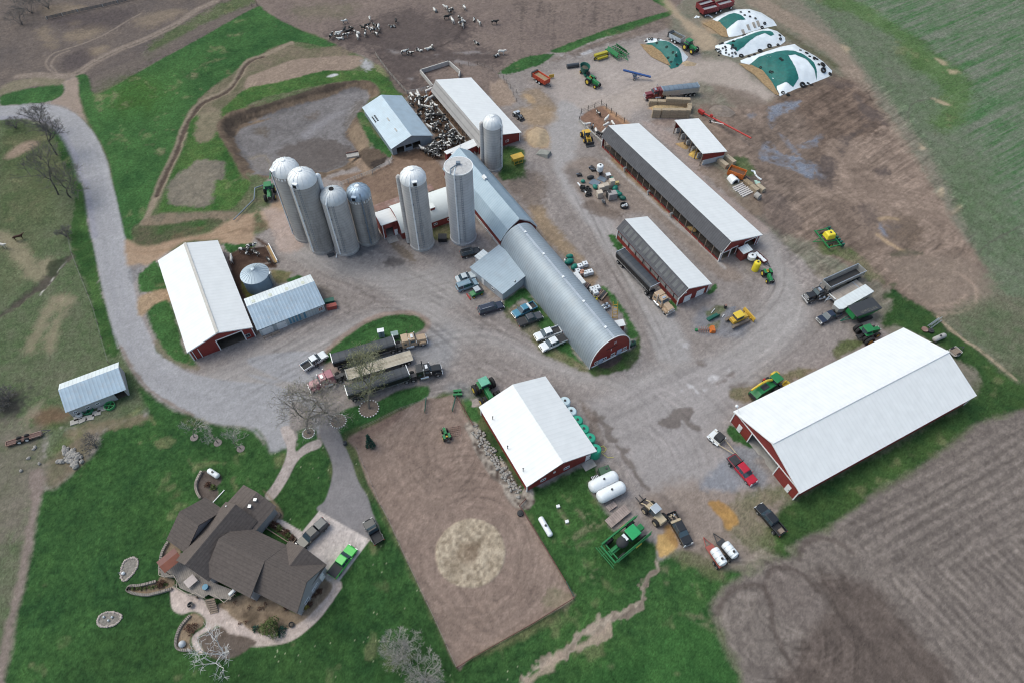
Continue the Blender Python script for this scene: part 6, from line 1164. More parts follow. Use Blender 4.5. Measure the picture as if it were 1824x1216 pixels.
def trailer(label,z,kind,side,top,L=12.6,h=2.4,axles=2,cat='trailer',name='hopper_trailer',group='truck trailers'):
    p,rz,d=pose(z,h); t=thing(name,label,cat,p,rz,group); H=L/2; W2=1.27
    if kind=='hopper':
        MB().prism([(-H,1.55),(-H+1.6,1.25),(-H+3.0,1.2),(-.7,1.35),(0,1.5),(.7,1.35),(H-3.4,1.2),(H-2.0,1.25),(H,1.75),(H,2.75),(-H,2.75)],2.45,0,2.54).build('body',side,t)
        for x in (-H*.42,H*.36): MB().box((x,0,.95),(2.6,1.5,.6),tx=1.3,ty=1.3).build('hopper',side,t)
        m=MB(); n=6; pr=[(W2*math.cos(PI*i/n)*1.01,2.76+.42*math.sin(PI*i/n)) for i in range(n+1)]
        m.add([(-H+.08,a,b) for a,b in pr]+[(H-.08,a,b) for a,b in pr],[(i,i+1,n+2+i,n+1+i) for i in range(n)]+[tuple(range(n+1)),tuple(range(2*n+1,n,-1))]); m.build('tarp',top,t)
        for x in (-H,H): MB().box((x,0,2.5),(.14,2.58,1.3)).build('end_cap',CHR,t)
        for s in (-1,1): MB().box((0,s*1.24,1.32),(L-.6,.06,.1)).build('side_rail',CHR,t)
        rg=20
        for s in (-1,1):
            m=MB()
            for i in range(rg): m.box((-H+.5+i*(L-1)/(rg-1),s*1.275,2.1),(.06,.05,1.2))
            m.build('side_rib',side,t)
    elif kind=='flat':
        MB().box((0,0,1.38),(L,2.5,.14)).build('deck',top,t); MB().box((0,0,1.1),(L-.5,1.0,.4)).build('chassis',side,t); MB().box((H-.06,0,1.55),(.1,2.5,.3)).build('front_board',side,t)
        for s in (-1,1): MB().box((0,s*1.28,1.36),(L,.06,.2)).build('side_rail',side,t)
        for y in (-.12,.12): MB().box((0,y,1.46),(L-.2,.05,.02)).build('deck_strip',WOODN,t)
    elif kind=='dump':
        m=MB()
        for s in (-1,1): m.hexa([(-H,s*1.05-.04,1.2),(H,s*1.05-.04,1.2),(H,s*1.05+.04,1.2),(-H,s*1.05+.04,1.2),(-H,s*1.25-.05,2.7),(H,s*1.25-.05,2.7),(H,s*1.25+.05,2.7),(-H,s*1.25+.05,2.7)])
        m.box((-H,0,1.95),(.1,2.4,1.5)); m.hexa([(H-.1,-1.1,1.2),(H,-1.1,1.2),(H,1.1,1.2),(H-.1,1.1,1.2),(H+.2,-1.25,2.8),(H+.32,-1.25,2.8),(H+.32,1.25,2.8),(H+.2,1.25,2.8)]); m.box((0,0,1.15),(L,2.1,.12)); m.build('body',side,t)
        MB().box((0,0,1.24),(L-.3,2.0,.05)).build('floor',BEDM,t); MB().box((0,0,.95),(L-.4,.9,.3)).build('chassis',STEEL,t)
        for s in (-1,1): MB().box((0,s*1.25,2.72),(L,.14,.1)).build('top_rail',CHR,t)
        MB().cyl((H+.1,0,1.2),(H+.05,0,2.6),.16,n=8).build('hoist',CHR,t)
    for i in range(axles):
        for s in (-1,1): wheel(t,-H+1.0+i*1.3,s*.9,.5,.6)
    for s in (-1,1): MB().box((H-2.6,s*.7,.55),(.14,.14,1.1)).build('landing_leg',GALV,t)
    return t
BLKS=mat('black_trailer_side',(.02,.02,.022),.4,0,.1,1); SILS=mat('brushed_trailer_side',(.45,.44,.42),.4,.4,.1,.8)
semi('tan semi tractor with sleeper, topmost of the lorries on the gravel island','D1 1075,405 1430,320',PTAN)
trailer('black hopper trailer with charcoal tarp behind the tan semi tractor','D1 285,600 1035,378','hopper',BLKS,TARP,12.8)
semi('faded maroon semi tractor facing left under the bare trees','D1 335,800 40,920',PPNK)
trailer('long flatbed trailer with pale plank deck between the two black hopper trailers','D1 1325,545 420,818','flat',SILS,PLANK,13.5,h=1.4,name='flatbed_trailer')
semi('black semi tractor with chrome stacks at the front of the lower lorry','D1 1245,815 1650,725',PB)
trailer('black hopper trailer with charcoal tarp half hidden by the bare trees','D1 490,1030 1215,790','hopper',BLKS,TARP,12.4)
semi('dusty tan semi tractor beside the calf barn','A7 1068,898 1175,1010',PTAN,stack=True)
trailer('dark hopper trailer with pale end caps parked along the calf barn','A7 866,652 1075,868','hopper',BLKS,TARP,12.4)
semi('maroon and white semi tractor in the upper yard behind the straw bales','A3 1195,622 1030,640',PMAR)
trailer('silver hopper trailer with blue-grey tarp in the upper yard','A3 1358,588 1155,610','hopper',SILS,TARPB,11.0,axles=3)
semi('black day cab tractor with chrome bumper pulling the silver dump trailer','D2 880,640 665,705',PB,sleeper=False)
trailer('open silver dump trailer with dark bed on the right of the yard','D2 1180,440 850,590','dump',SILS,BEDM,10.5,h=2.2,axles=3,name='dump_trailer')
# gooseneck flatbed, white covered trailer
p,rz,d=pose('D2 1165,585 900,725',.9); t=thing('gooseneck_trailer','empty gooseneck flatbed trailer with grey planks next to the silver dump trailer','trailer',p,rz)
MB().box((0,0,.9),(9.2,2.4,.14)).build('deck',mat('grey_planks',(.33,.29,.26),.9,0,.2,.9,ribs=('Y',.35,.25)),t); MB().box((0,0,.7),(8.8,1.0,.26)).build('chassis',STEEL,t); MB().box((-3.2,0,.99),(.2,2.4,.04)).build('deck_strip',GALV,t)
MB().tube([(4.5,.8,.95),(5.3,.3,1.7),(6.6,0,1.7),(6.6,0,.9)],.12,6).tube([(4.5,-.8,.95),(5.3,-.3,1.7),(6.6,0,1.7)],.12,6).tube([(4.5,.9,.95),(4.5,.9,1.6),(4.5,-.9,1.6),(4.5,-.9,.95)],.1,5).build('gooseneck',GALV,t)
for x in (-2.4,-3.5):
    for s in (-1,1): wheel(t,x,s*.95,.38,.4)
p,rz,d=pose('D2 1275,620 930,815',2.3); t=thing('covered_trailer','white covered grain trailer with a pointed nose behind the dark pickup','trailer',p,rz)
TW2=mat('white_trailer_tarp',(.60,.63,.64),.5,0,.08,.8,ribs=('X',.9,.08)); MB().plate([(-5.2,-1.2),(4.3,-1.2),(5.2,-.75),(5.2,.75),(4.3,1.2),(-5.2,1.2)],1.0,2.2).build('body',SILS,t); 
MB().plate([(-5.25,-1.25),(4.35,-1.25),(5.25,-.8),(5.25,.8),(4.35,1.25),(-5.25,1.25)],2.22,2.38).build('tarp',TW2,t,False,.08); MB().box((0,0,.85),(9,1,.25)).build('chassis',STEEL,t)
for x in (-3.6,-2.4):
    for s in (-1,1): wheel(t,x,s*.95,.45,.5)
MB().box((5.9,0,1.2),(1.8,.25,.3)).build('gooseneck',STEEL,t)
# --- tractors
def tractor(label,z,pm=JG,rim=JY,cab=True,dual=False,fd=False,s=1.0,h=1.5,roofm=None,old=False,name='tractor',group='tractors'):
    p,rz,d=pose(z,h); t=thing(name,label,'tractor',p,rz,group); t.scale=(s,s,s); rr=.98; fr=.62 if not fd else .80
    MB().prism([(.0,.85),(2.35,.85),(2.4,1.55),(2.2,1.75),(.0,1.95)],.95,0,.75).build('hood',pm,t,False,.06)
    MB().box((.3,0,.8),(4.0,.55,.5)).build('chassis',STEEL,t); MB().box((2.42,0,1.2),(.08,.7,.7)).build('grille',STEEL,t)
    for k in (-1,1):
        MB().plate([(-1.7,k*.45),(-.1,k*.45),(-.1,k*1.15),(-1.7,k*1.15)],1.95,2.05).build('fender',pm,t,False,.04)
        wheel(t,-.95,k*1.05,rr,.55,rim,.5)
        if dual: wheel(t,-.95,k*1.75,rr,.55,rim,.5)
        wheel(t,1.75,k*(.85 if not fd else 1.05),fr,.4 if not fd else .5,rim,.5)
        if fd and dual: wheel(t,1.75,k*1.7,fr,.5,rim,.5)
        MB().box((2.42,k*.3,1.55),(.06,.2,.14)).build('headlight',LAMP,t)
    if cab:
        MB().box((-.75,0,2.2),(1.5,1.5,1.1),tx=.92,ty=.92).build('cab',WGL,t,False,.05); MB().box((-.75,0,2.83),(1.75,1.7,.2)).build('cab_roof',roofm or pm,t,False,.09)
    else:
        MB().box((-.95,0,1.65),(.55,.6,.16)).build('seat',JY,t,False,.05); MB().box((-1.2,0,1.95),(.12,.6,.5)).build('seat_back',JY,t,False,.04); MB().cyl((-.2,0,1.75),(-.35,0,2.1),.03,n=5).build('steering_column',STEEL,t)
    MB().cyl((.9,.25,1.8),(.9,.25,2.75),.07,n=8).build('exhaust_stack',STEEL,t,True)
    MB().box((-2.05,0,.75),(.7,.8,.25)).build('hitch',STEEL,t)
    return t
tractor('large green tractor with dual wheels tucked under the eave of the workshop','D5 985,300 1300,830',dual=True,fd=True,s=1.12,roofm=mat('faded_green',(.13,.38,.27),.5))
tractor('green tractor with muddy dual wheels beside the machine shed roof','D2 1165,1085 1350,1025',dual=True,fd=False,s=1.1)
tractor('old green tractor without cab beside the yellow tank','D6 1165,840 1265,1040',cab=False,s=.82)
tractor('green tractor hitched to the vertical mixer wagon','D3 640,480 715,525',cab=False,s=1.05)
tractor('green cab tractor hitched to the manure spreader by the silage pile','D3 1570,150 1645,195',s=1.08,fd=True)
tractor('green tractor by the lagoon next to the bent blue pipe','A6 148,330 150,432',s=1.05,fd=True)
tractor('small green tractor with yellow seat raking the arena','B2 1358,915 1335,850',cab=False,s=.62,h=1)
# utility vehicle with plough
p,rz,d=pose('A6 1598,1042 1505,1082',1.0); t=thing('utility_vehicle','green utility vehicle with a grey roof and a red front blade','utility vehicle',p,rz)
MB().prism([(-1.5,.5),(1.4,.5),(1.45,.85),(.6,1.05),(-1.5,1.0)],1.4,0,1.3).build('body',JG,t,False,.05); MB().box((-.15,0,1.45),(1.1,1.25,.8),tx=.9).build('cab',WGL,t); MB().box((-.15,0,1.9),(1.3,1.4,.08)).build('roof',GALV,t); MB().box((-1.1,0,1.1),(.9,1.3,.25)).build('cargo_box',STEEL,t); MB().box((1.95,0,.4),(.12,1.7,.5)).build('blade',MRD,t)
for x in (-.95,1.0):
    for k in (-1,1): wheel(t,x,k*.66,.32,.28,JY)
# trailer behind the red pickup
p,rz,d=pose('B3 1500,668 1640,790',.8); t=thing('equipment_trailer','tan equipment trailer with a white deck carrying a black tank behind the red pickup','trailer',p,rz)
MB().box((-2.2,0,.62),(2.6,2.7,.1)).build('deck',PW,t); MB().tube([(-.9,.9,.6),(3.2,0,.6)],.1,5).tube([(-.9,-.9,.6),(3.2,0,.6)],.1,5).tube([(-3.4,.9,.6),(-.9,.9,.6),(-.9,-.9,.6),(-3.4,-.9,.6)],.1,5).build('chassis',TANM,t); MB().box((-1.7,.1,1.2),(1.5,1.5,1.05)).build('tank',BEDM,t,False,.08)
for x in (-2.8,-1.9):
    for k in (-1,1): wheel(t,x,k*1.2,.36,.26)
# forage harvester
p,rz,d=pose('D4 240,930 830,540',2.0); t=thing('forage_harvester','green forage harvester with a yellow spout behind the machine shed','harvester',p,rz)
MB().prism([(-3.6,1.0),(2.2,1.0),(2.0,2.3),(1.0,2.6),(-2.6,2.7),(-3.7,1.9)],2.2,0,1.9).build('body',JG,t,False,.1); MB().box((2.3,0,2.5),(1.6,1.8,1.5),tx=.9,ty=.92).build('cab',WGL,t,False,.05); MB().box((2.3,0,3.35),(1.9,2.0,.2)).build('cab_roof',JG,t,False,.1)
MB().tube([(1.4,.3,2.9),(0,.5,3.6),(-1.6,.6,3.75),(-4.0,.7,3.3)],[.28,.24,.22,.2],8).build('spout',JY,t,True); MB().box((-.8,0,2.72),(1.6,1.1,.08)).build('grille',STEEL,t); MB().box((-3.7,0,1.6),(.1,1.6,.9)).build('rear_grille',STEEL,t)
for k in (-1,1):
    wheel(t,1.6,k*1.25,1.0,.7,JY); wheel(t,-2.6,k*1.05,.7,.5,JY); m=MB(); m.prism([(3.6,.5),(5.6,.35),(5.8,.5),(4.6,1.3),(3.6,1.2)],.9,k*1.5); m.box((4.2,k*1.1,1.3),(.8,.25,1.2),ry=.5); m.build('header',JY,t)
MB().box((3.5,0,.8),(.8,2.6,.6)).build('feed_housing',STEEL,t); MB().box((.4,1.3,2.6),(.5,.3,.4)).build('extinguisher',MRD,t)
# sprayer
p,rz,d=pose('C2 290,745 610,480',1.8); t=thing('crop_sprayer','green self-propelled sprayer with folded booms and a dark tank','sprayer',p,rz)
MB().box((0,0,1.3),(7.2,.9,.35)).build('chassis',JG,t); MB().prism([(2.4,1.4),(4.0,1.4),(4.0,2.0),(2.4,2.2)],1.2,0,1.0).build('hood',JG,t,False,.1); MB().box((1.5,0,2.3),(1.7,1.8,1.6),tx=.95,ty=.95).build('cab',WGL,t); MB().box((1.4,0,3.2),(2.1,2.1,.2)).build('cab_roof',mat('bright_green',(.02,.30,.10),.4),t,False,.25)
MB().ball((-.8,0,2.1),1.15,14,8,(1.0,.85,.75)).build('tank',BEDM,t,True); MB().box((-.1,.2,2.7),(.5,1.2,.3)).build('tank_lid',PW,t)
for k in (-1,1):
    m=MB()
    for z in (1.5,2.3): m.cyl((-3.9,k*1.75,z),(4.4,k*1.75,z),.07,n=5)
    for i in range(14): m.cyl((-3.9+i*.6,k*1.75,1.5),(-3.6+i*.6,k*1.75,2.3),.045,n=4); m.cyl((-3.6+i*.6,k*1.75,2.3),(-3.3+i*.6,k*1.75,1.5),.045,n=4)
    m.box((.2,k*1.95,1.9),(7.8,.16,.12)); m.build('boom',JG,t); MB().box((1.2,k*2.02,1.5),(1.2,.2,.35)).build('float_panel',JY,t)
    for x in (2.7,-2.2): wheel(t,x,k*1.55,.95,.42,JY)
m=MB(); m.box((-4.0,0,1.7),(.25,3.6,.3)); m.box((-3.2,0,1.6),(.2,3.0,.2)); m.box((-2.6,0,1.7),(1.6,.3,.3)); m.build('boom_rack',JG,t)
m=MB(); m.box((-4.75,0,1.4),(.1,4.4,.14)); m.box((-4.4,0,1.4),(.1,3.8,.14)); m.box((-4.5,.5,1.5),(1.0,.1,.1)); m.build('rear_boom',JG,t)
# wheel loader, dozer, skid loaders
def loader(label,z,pm,s=1.0,forks=False,h=1.3):
    p,rz,d=pose(z,h); t=thing('wheel_loader',label,'loader',p,rz); t.scale=(s,s,s)
    MB().prism([(-2.3,.8),(-.4,.8),(-.3,1.5),(-2.2,1.6)],1.5,0,1.3).build('engine_cover',pm,t,False,.1); MB().box((0.1,0,1.9),(1.2,1.4,1.5),tx=.9).build('cab',WGL,t); MB().box((.1,0,2.7),(1.4,1.5,.12)).build('cab_roof',pm if not forks else GALV,t,False,.05); MB().box((1.0,0,1.0),(1.4,.9,.6)).build('front_frame',pm,t)
    for k in (-1,1):
        MB().tube([(.7,k*.5,1.7),(1.9,k*.5,1.4),(2.7,k*.5,.5)],.12,5).build('lift_arm',pm,t)
        for x in (-1.4,1.2): wheel(t,x,k*.95,.7,.5,pm)
    if forks:
        for k in (-1,1): MB().box((3.4,k*.4,.2),(1.3,.12,.08)).build('fork',STEEL,t)
        MB().box((2.75,0,.6),(.1,1.4,.9)).build('fork_frame',STEEL,t)
    else: MB().prism([(2.6,.15),(3.6,.1),(3.5,.25),(2.9,.35),(2.8,1.0),(2.6,1.0)],2.3).build('bucket',STEEL,t)
    return t
loader('tan wheel loader with a glass cab and forks between the planks and the black pickup','C2 845,400 690,225',TANM,1.05,True)
loader('yellow loader with a grey cab and bucket beside the calf pen','D3 585,970 650,1085',MY,1.0)
loader('small grey skid loader by the free stall barn','A3 150,760 170,775',GALV,.7)
p,rz,d=pose('D7 1180,590 1450,470',1.5); t=thing('bulldozer','yellow bulldozer with a wide blade on the gravel pile','bulldozer',p,rz)
MB().prism([(-2.0,.9),(2.0,.9),(2.0,1.6),(.3,1.75),(-2.0,1.7)],1.5,0,1.35).build('body',MY,t,False,.08); MB().box((-.4,0,2.1),(1.7,1.5,.9)).build('cab',WGL,t); MB().box((-.4,0,2.65),(2.1,1.7,.22)).build('cab_roof',JY,t,False,.1)
for k in (-1,1): MB().prism([(-2.2,.2),(1.9,.2),(2.3,.6),(1.9,1.0),(-2.1,1.0),(-2.5,.6)],.6,k*1.15).build('track',mat('dusty_track',(.16,.13,.11),.8),t); MB().tube([(0,k*.8,.7),(2.9,k*.9,.6)],.12,5).build('push_arm',MY,t)
MB().prism([(2.9,.1),(3.15,.1),(3.0,.6),(3.2,1.2),(2.95,1.2),(2.8,.6)],3.6).build('blade',MY,t); MB().cyl((1.2,.2,1.6),(1.2,.2,2.6),.1,n=8).build('exhaust_stack',STEEL,t)
# --- implements
def wagon(label,z,pm,fillm,L=5.6,W_=2.3,H0_=.9,H1=2.2,name='forage_wagon',cat='wagon',h=1.6,group=None,tand=True,beat=False):
    p,rz,d=pose(z,h); t=thing(name,label,cat,p,rz,group); m=MB(); H=L/2
    for k in (-1,1): m.hexa([(-H,k*(W_/2-.1)-.04,H0_),(H,k*(W_/2-.1)-.04,H0_),(H,k*(W_/2-.1)+.04,H0_),(-H,k*(W_/2-.1)+.04,H0_),(-H,k*W_/2-.05,H1),(H,k*W_/2-.05,H1),(H,k*W_/2+.05,H1),(-H,k*W_/2+.05,H1)])
    for x in (-H,H): m.box((x,0,(H0_+H1)/2),(.1,W_-.1,H1-H0_))
    m.box((0,0,H0_),(L,W_-.2,.1)); m.build('box',pm,t)
    for k in (-1,1):
        m=MB()
        for i in range(8): m.box((-H+.3+i*(L-.6)/7,k*(W_/2+.05),(H0_+H1)/2),(.08,.08,H1-H0_))
        m.box((0,k*(W_/2+.06),H1-.05),(L-.2,.06,.08)).build('box_rib',pm,t)
    MB().box((0,0,(H0_+H1)/2+.15),(L-.3,W_-.3,.1)).build('load',fillm,t); MB().tube([(H,.5,.7),(H+1.6,0,.6)],.08,5).tube([(H,-.5,.7),(H+1.6,0,.6)],.08,5).build('drawbar',STEEL,t)
    if beat: MB().box((-H-.3,0,1.6),(.5,W_,1.6)).build('beater',STEEL,t)
    for x in ((-.8,.5) if tand else (-H+.9,H-.9)):
        for k in (-1,1): wheel(t,x,k*(W_/2-.05),.5,.4,PW)
    return t
GREYF=mat('grey_wagon_floor',(.30,.31,.33),.7); 
for lab,z in (('red forage wagon nearest in the trio by the silage piles','C4 190,105 350,65'),('red forage wagon behind in the trio, cut by the photo edge','C4 150,55 300,10'),('red forage wagon on the right of the trio','C4 350,55 515,10')): wagon(lab,z,MMR if False else mat('wagon_red',(.20,.03,.035),.5,0,.12,1),GREYF,L=6.2,H0_=1.0,H1=2.6,h=2.2,group='red forage wagons',tand=False)
wagon('orange-red manure spreader with a load at the edge of the upper yard','D3 130,440 240,510',mat('spreader_red',(.48,.07,.035),.5),TAN_ if False else mat('straw_load',(.28,.21,.13),.95,0,.3,3),L=5.2,beat=True,name='manure_spreader',cat='spreader')
wagon('grey manure spreader behind the green cab tractor','D3 1430,60 1530,110',GALV,mat('dark_load',(.09,.08,.06),.95,0,.3,3),L=4.6,beat=True,name='manure_spreader',cat='spreader')
p,rz,d=pose('D3 580,360 620,430',1.6); t=thing('mixer_wagon','dark green vertical mixer wagon with an open oval tub','mixer wagon',p,rz)
MB().lathe([(1.0,.9),(1.45,2.6),(1.5,2.7),(1.38,2.7),(.95,1.2)],20,cap=False).build('tub',TEALG,t,True).scale=(1.35,1,1); MB().lathe([(.9,2.0),(.02,2.2)],16,cap=False).build('load',mat('dark_load',(.09,.08,.06),.95),t).scale=(1.5,1,1); MB().box((.2,0,.7),(4.2,1.4,.3)).build('chassis',TEALG,t); MB().box((1.9,.4,1.3),(.5,.9,.9)).build('conveyor',STEEL,t)
for k in (-1,1): wheel(t,-.6,k*1.0,.5,.4,JY)
# grain cart with lettered tarp
p,rz,d=pose('D2 1355,775 1065,875',2.6); t=thing('grain_cart','green grain cart with a black roll tarp beside the green dual wheel tractor','grain cart',p,rz)
MB().prism([(-3.3,2.9),(-1.4,1.2),(1.6,1.2),(3.3,2.9)],2.6,0,3.2).build('hopper',JG,t,False,.04); MB().prism([(-3.4,2.92),(3.4,2.92),(3.3,3.06),(-3.3,3.06)],3.3,0,3.1).build('tarp',BLKS if False else mat('black_roll_tarp',(.035,.037,.042),.55,0,.1,.7),t,False,.06)
MB().prism([(2.3,1.9),(3.4,2.9),(3.5,1.7),(2.6,1.1)],2.4).build('front_panel',JG,t); MB().tube([(1.6,.6,1.0),(5.2,0,.6)],.12,5).tube([(1.6,-.6,1.0),(5.2,0,.6)],.12,5).build('drawbar',TEALG,t)
for k in (-1,1): MB().prism([(-1.9,.1),(1.2,.1),(1.5,.5),(.2,1.1),(-.8,1.1),(-2.2,.5)],.6,k*1.5).build('track',RUB,t)
LY=mat('faded_tarp_lettering',(.17,.16,.13),.7)
ch=bpy.data.curves.new('lettering','FONT'); ch.body='UMCLEE'; ch.size=.85; ch.extrude=.004; ch.align_x='CENTER'; ch.align_y='CENTER'; ch.space_character=1.5; to=bpy.data.objects.new('lettering_curve',ch); C.objects.link(to); bpy.context.view_layer.update(); lm=bpy.data.meshes.new_from_object(to); bpy.data.objects.remove(to); lm.materials.clear(); lm.materials.append(LY); to=bpy.data.objects.new('lettering',lm); C.objects.link(to); to.parent=t; to.location=(-.3,1.0,3.072); to.rotation_euler=(0,0,PI)
# planter with yellow tank
p,rz,d=pose('D2 985,120 745,110',1.5); rz+=.35; t=thing('planter','green planter toolbar with a big yellow liquid tank on the bare lot','planter',p,rz)
MB().prism([(-1.2,1.3),(1.2,1.3),(1.0,2.7),(-1.0,2.7)],2.2,0,1.7).build('tank',mat('yellow_tank',(.72,.58,.04),.4),t,False,.25,3); MB().cyl((0,0,2.68),(0,0,2.8),.25,n=12).build('tank_lid',BEDM,t)
m=MB()
for x in (-1.6,1.6): m.box((x,0,.9),(.25,6.2,.25))
for y in (-2.8,-1.2,1.2,2.8): m.box((0,y,.9),(3.4,.2,.2))
m.build('toolbar',JG,t)
for i in range(8): MB().box((-2.2,-2.9+i*.83,.75),(.7,.35,.9)).build('row_unit',TEALG,t)
MB().tube([(1.6,.6,.9),(4.0,0,.7)],.1,5).tube([(1.6,-.6,.9),(4.0,0,.7)],.1,5).build('drawbar',JG,t)
for k in (-1,1): wheel(t,.3,k*1.9,.5,.4,JY)
# cultivator, drill, conveyor, roller
p,rz,d=pose('D3 835,175 985,280',1.0); t=thing('field_cultivator','green folding field cultivator with many shanks in the upper yard','cultivator',p,rz)
m=MB(); 
for y in (-2.2,-.8,.8,2.2): m.box((0,y,1.0),(6.4,.16,.16))
for i in range(8): m.box((-3+i*.86,0,1.0),(.14,4.6,.14))
m.build('frame',JG,t); m=MB()
for i in range(9):
    for k in range(7): m.tube([(-3.0+i*.75,-2.1+k*.7,1.0),(-3.25+i*.75,-2.1+k*.7,.5),(-2.95+i*.75,-2.1+k*.7,.1)],.05,4)
m.build('shank',JG,t)
for k in (-1,1): MB().hexa([(-2.6,k*2.0,1.1),(2.4,k*2.0,1.1),(2.4,k*2.15,1.1),(-2.6,k*2.15,1.1),(-2.6,k*1.5,2.0),(2.4,k*1.5,2.0),(2.4,k*1.65,2.0),(-2.6,k*1.65,2.0)]).build('wing',JG,t); wheel(t,.2,k*1.3,.45,.35,JY)
MB().tube([(3.2,.6,1.0),(5.2,0,.6)],.1,5).tube([(3.2,-.6,1.0),(5.2,0,.6)],.1,5).build('drawbar',JG,t)
p,rz,d=pose('D3 700,275 805,245',1.0); t=thing('seed_drill','old yellow seed drill with a long hopper in the upper yard','seed drill',p,rz)
DY=mat('dull_yellow_paint',(.38,.32,.03),.6,0,.2,1.5); MB().prism([(-.4,1.0),(.4,1.0),(.55,1.7),(-.55,1.7)],4.6).build('hopper',DY,t,False,.05).rotation_euler=(0,0,PI/2); MB().box((0,-.9,.7),(3.6,1.0,.5)).build('drill_frame',DY,t)
for k in (-1,1): wheel(t,k*2.2,-.3,.5,.25,DY)
p,rz,d=pose('D3 985,435 1210,450',1.6); t=thing('bale_conveyor','blue portable conveyor on wheels in the upper yard','conveyor',p,rz)
MB().hexa([(-4.2,-.3,2.4),(4.2,-.3,.8),(4.2,.3,.8),(-4.2,.3,2.4),(-4.2,-.35,2.75),(4.2,-.35,1.15),(4.2,.35,1.15),(-4.2,.35,2.75)]).build('conveyor_bed',MBL,t); m=MB()
for k in (-1,1): m.cyl((-.6,k*.8,.4),(-1.4,k*.25,1.9),.07,n=5); m.cyl((-.6,k*.8,.4),(1.5,k*.25,1.2),.07,n=5)
m.build('undercarriage',MBL,t); MB().box((-.4,0,1.0),(.9,.8,.7)).build('engine',BLUEST,t)
for k in (-1,1): wheel(t,-.6,k*.95,.35,.22)
p,rz,d=pose('D3 445,365 525,355',.6); t=thing('land_roller','black steel drum lying beside the mixer wagon','roller',p,rz); MB().cyl((-1.9,0,.62),(1.9,0,.62),.62,n=18).build('drum',PGRY,t,True); MB().box((0,0,.62),(3.9,.14,.14)).build('axle',STEEL,t)
t=thing('pallet_fork','small orange-yellow loader attachment beside the manure spreader','attachment',W1('D3 280,482'),.3); MB().box((0,0,.7),(1.5,.12,1.0)).build('frame',MY,t)
for x in (-.5,0,.5): MB().box((x,.5,.2),(.14,1.0,.12)).build('fork',MY,t)
# red grain auger
a,b=W1('A3 1390,745',.9),W1('A3 1742,932',2.6); d=b-a; t=thing('grain_auger','long red grain auger on a white undercarriage beside the commodity shed','auger',(a.x,a.y,0),math.atan2(d.y,d.x)); L=d.xy.length
MB().cyl((0,0,.6),(L,0,2.4),.22,n=10).build('tube',MRD,t,True); MB().box((.8,0,.75),(1.8,.9,.8)).build('intake',MRD,t); MB().tube([(L*.28,.9,.4),(L*.5,.2,1.5)],.09,5).tube([(L*.28,-.9,.4),(L*.5,-.2,1.5)],.09,5).tube([(L*.28,-.9,.4),(L*.28,.9,.4)],.09,5).build('undercarriage',TRIM,t); MB().box((L*.24,0,1.5),(.7,.5,.5)).build('motor',MRD,t)
for k in (-1,1): wheel(t,L*.28,k*1.0,.4,.25)
# yellow hopper box, tank trailers, orange bin
p,rz,d=pose('A3 125,1085 190,1065',1.2); t=thing('yellow_bucket','yellow loader bucket and frame on the grass behind the lone silo','attachment',p,rz)
MB().prism([(-1.4,1.0),(1.4,1.0),(1.6,2.1),(-1.6,2.1)],1.6,0,2.0).build('bucket',MY,t,False,.05); m=MB()
for x in (-1.2,0,1.2):
    for y in (-.8,.8): m.cyl((x,y,0),(x,y,1.0),.07,n=5)
m.tube([(-1.2,-.8,.2),(1.2,-.8,.2)],.06,5).tube([(-1.2,.8,.2),(1.2,.8,.2)],.06,5).build('stand',MY,t)
POLY=mat('white_poly_tank',(.72,.74,.76),.4,0,.05,1)
def tanktrailer(label,z,fm,off):
    p,rz,d=pose(z,.9); t=thing('tank_trailer',label,'trailer',p,rz,'water tank trailers'); L=d
    MB().box((-L*.1,0,.5),(L*.72,1.5,.12)).build('deck',fm,t); MB().tube([(L*.2,.7,.5),(L*.55,0,.5)],.08,5).tube([(L*.2,-.7,.5),(L*.55,0,.5)],.08,5).tube([(L*.5,0,.1),(L*.5,0,.9)],.06,5).build('drawbar',fm,t)
    k=MB().lathe([(.3,-L*.47),(.75,-L*.43),(.82,-L*.3),(.82,L*.02),(.75,L*.07),(.3,L*.1)],20,(0,0,1.35),'X').build('tank',POLY,t,True)
    MB().cyl((-L*.3,0,2.1),(-L*.3,0,2.24),.22,n=12).build('lid',BEDM,k)
    for x in (-.35,-.2,-.05): MB().lathe([(.835,L*x-.04),(.835,L*x+.04)],20,(0,0,1.35),'X',False).build('strap',GALV,k)
    for x in (-L*.26,-L*.40):
        for s in (-1,1): wheel(t,x,s*.95,.36,.24)
    return t
tanktrailer('red trailer carrying a long white tank, left of the pair','C2 1520,905 1310,590',mat('dull_red_frame',(.30,.08,.065),.6),0)
tanktrailer('dark trailer carrying a wide white tank, right of the pair','C2 1650,820 1420,545',STEEL,0)
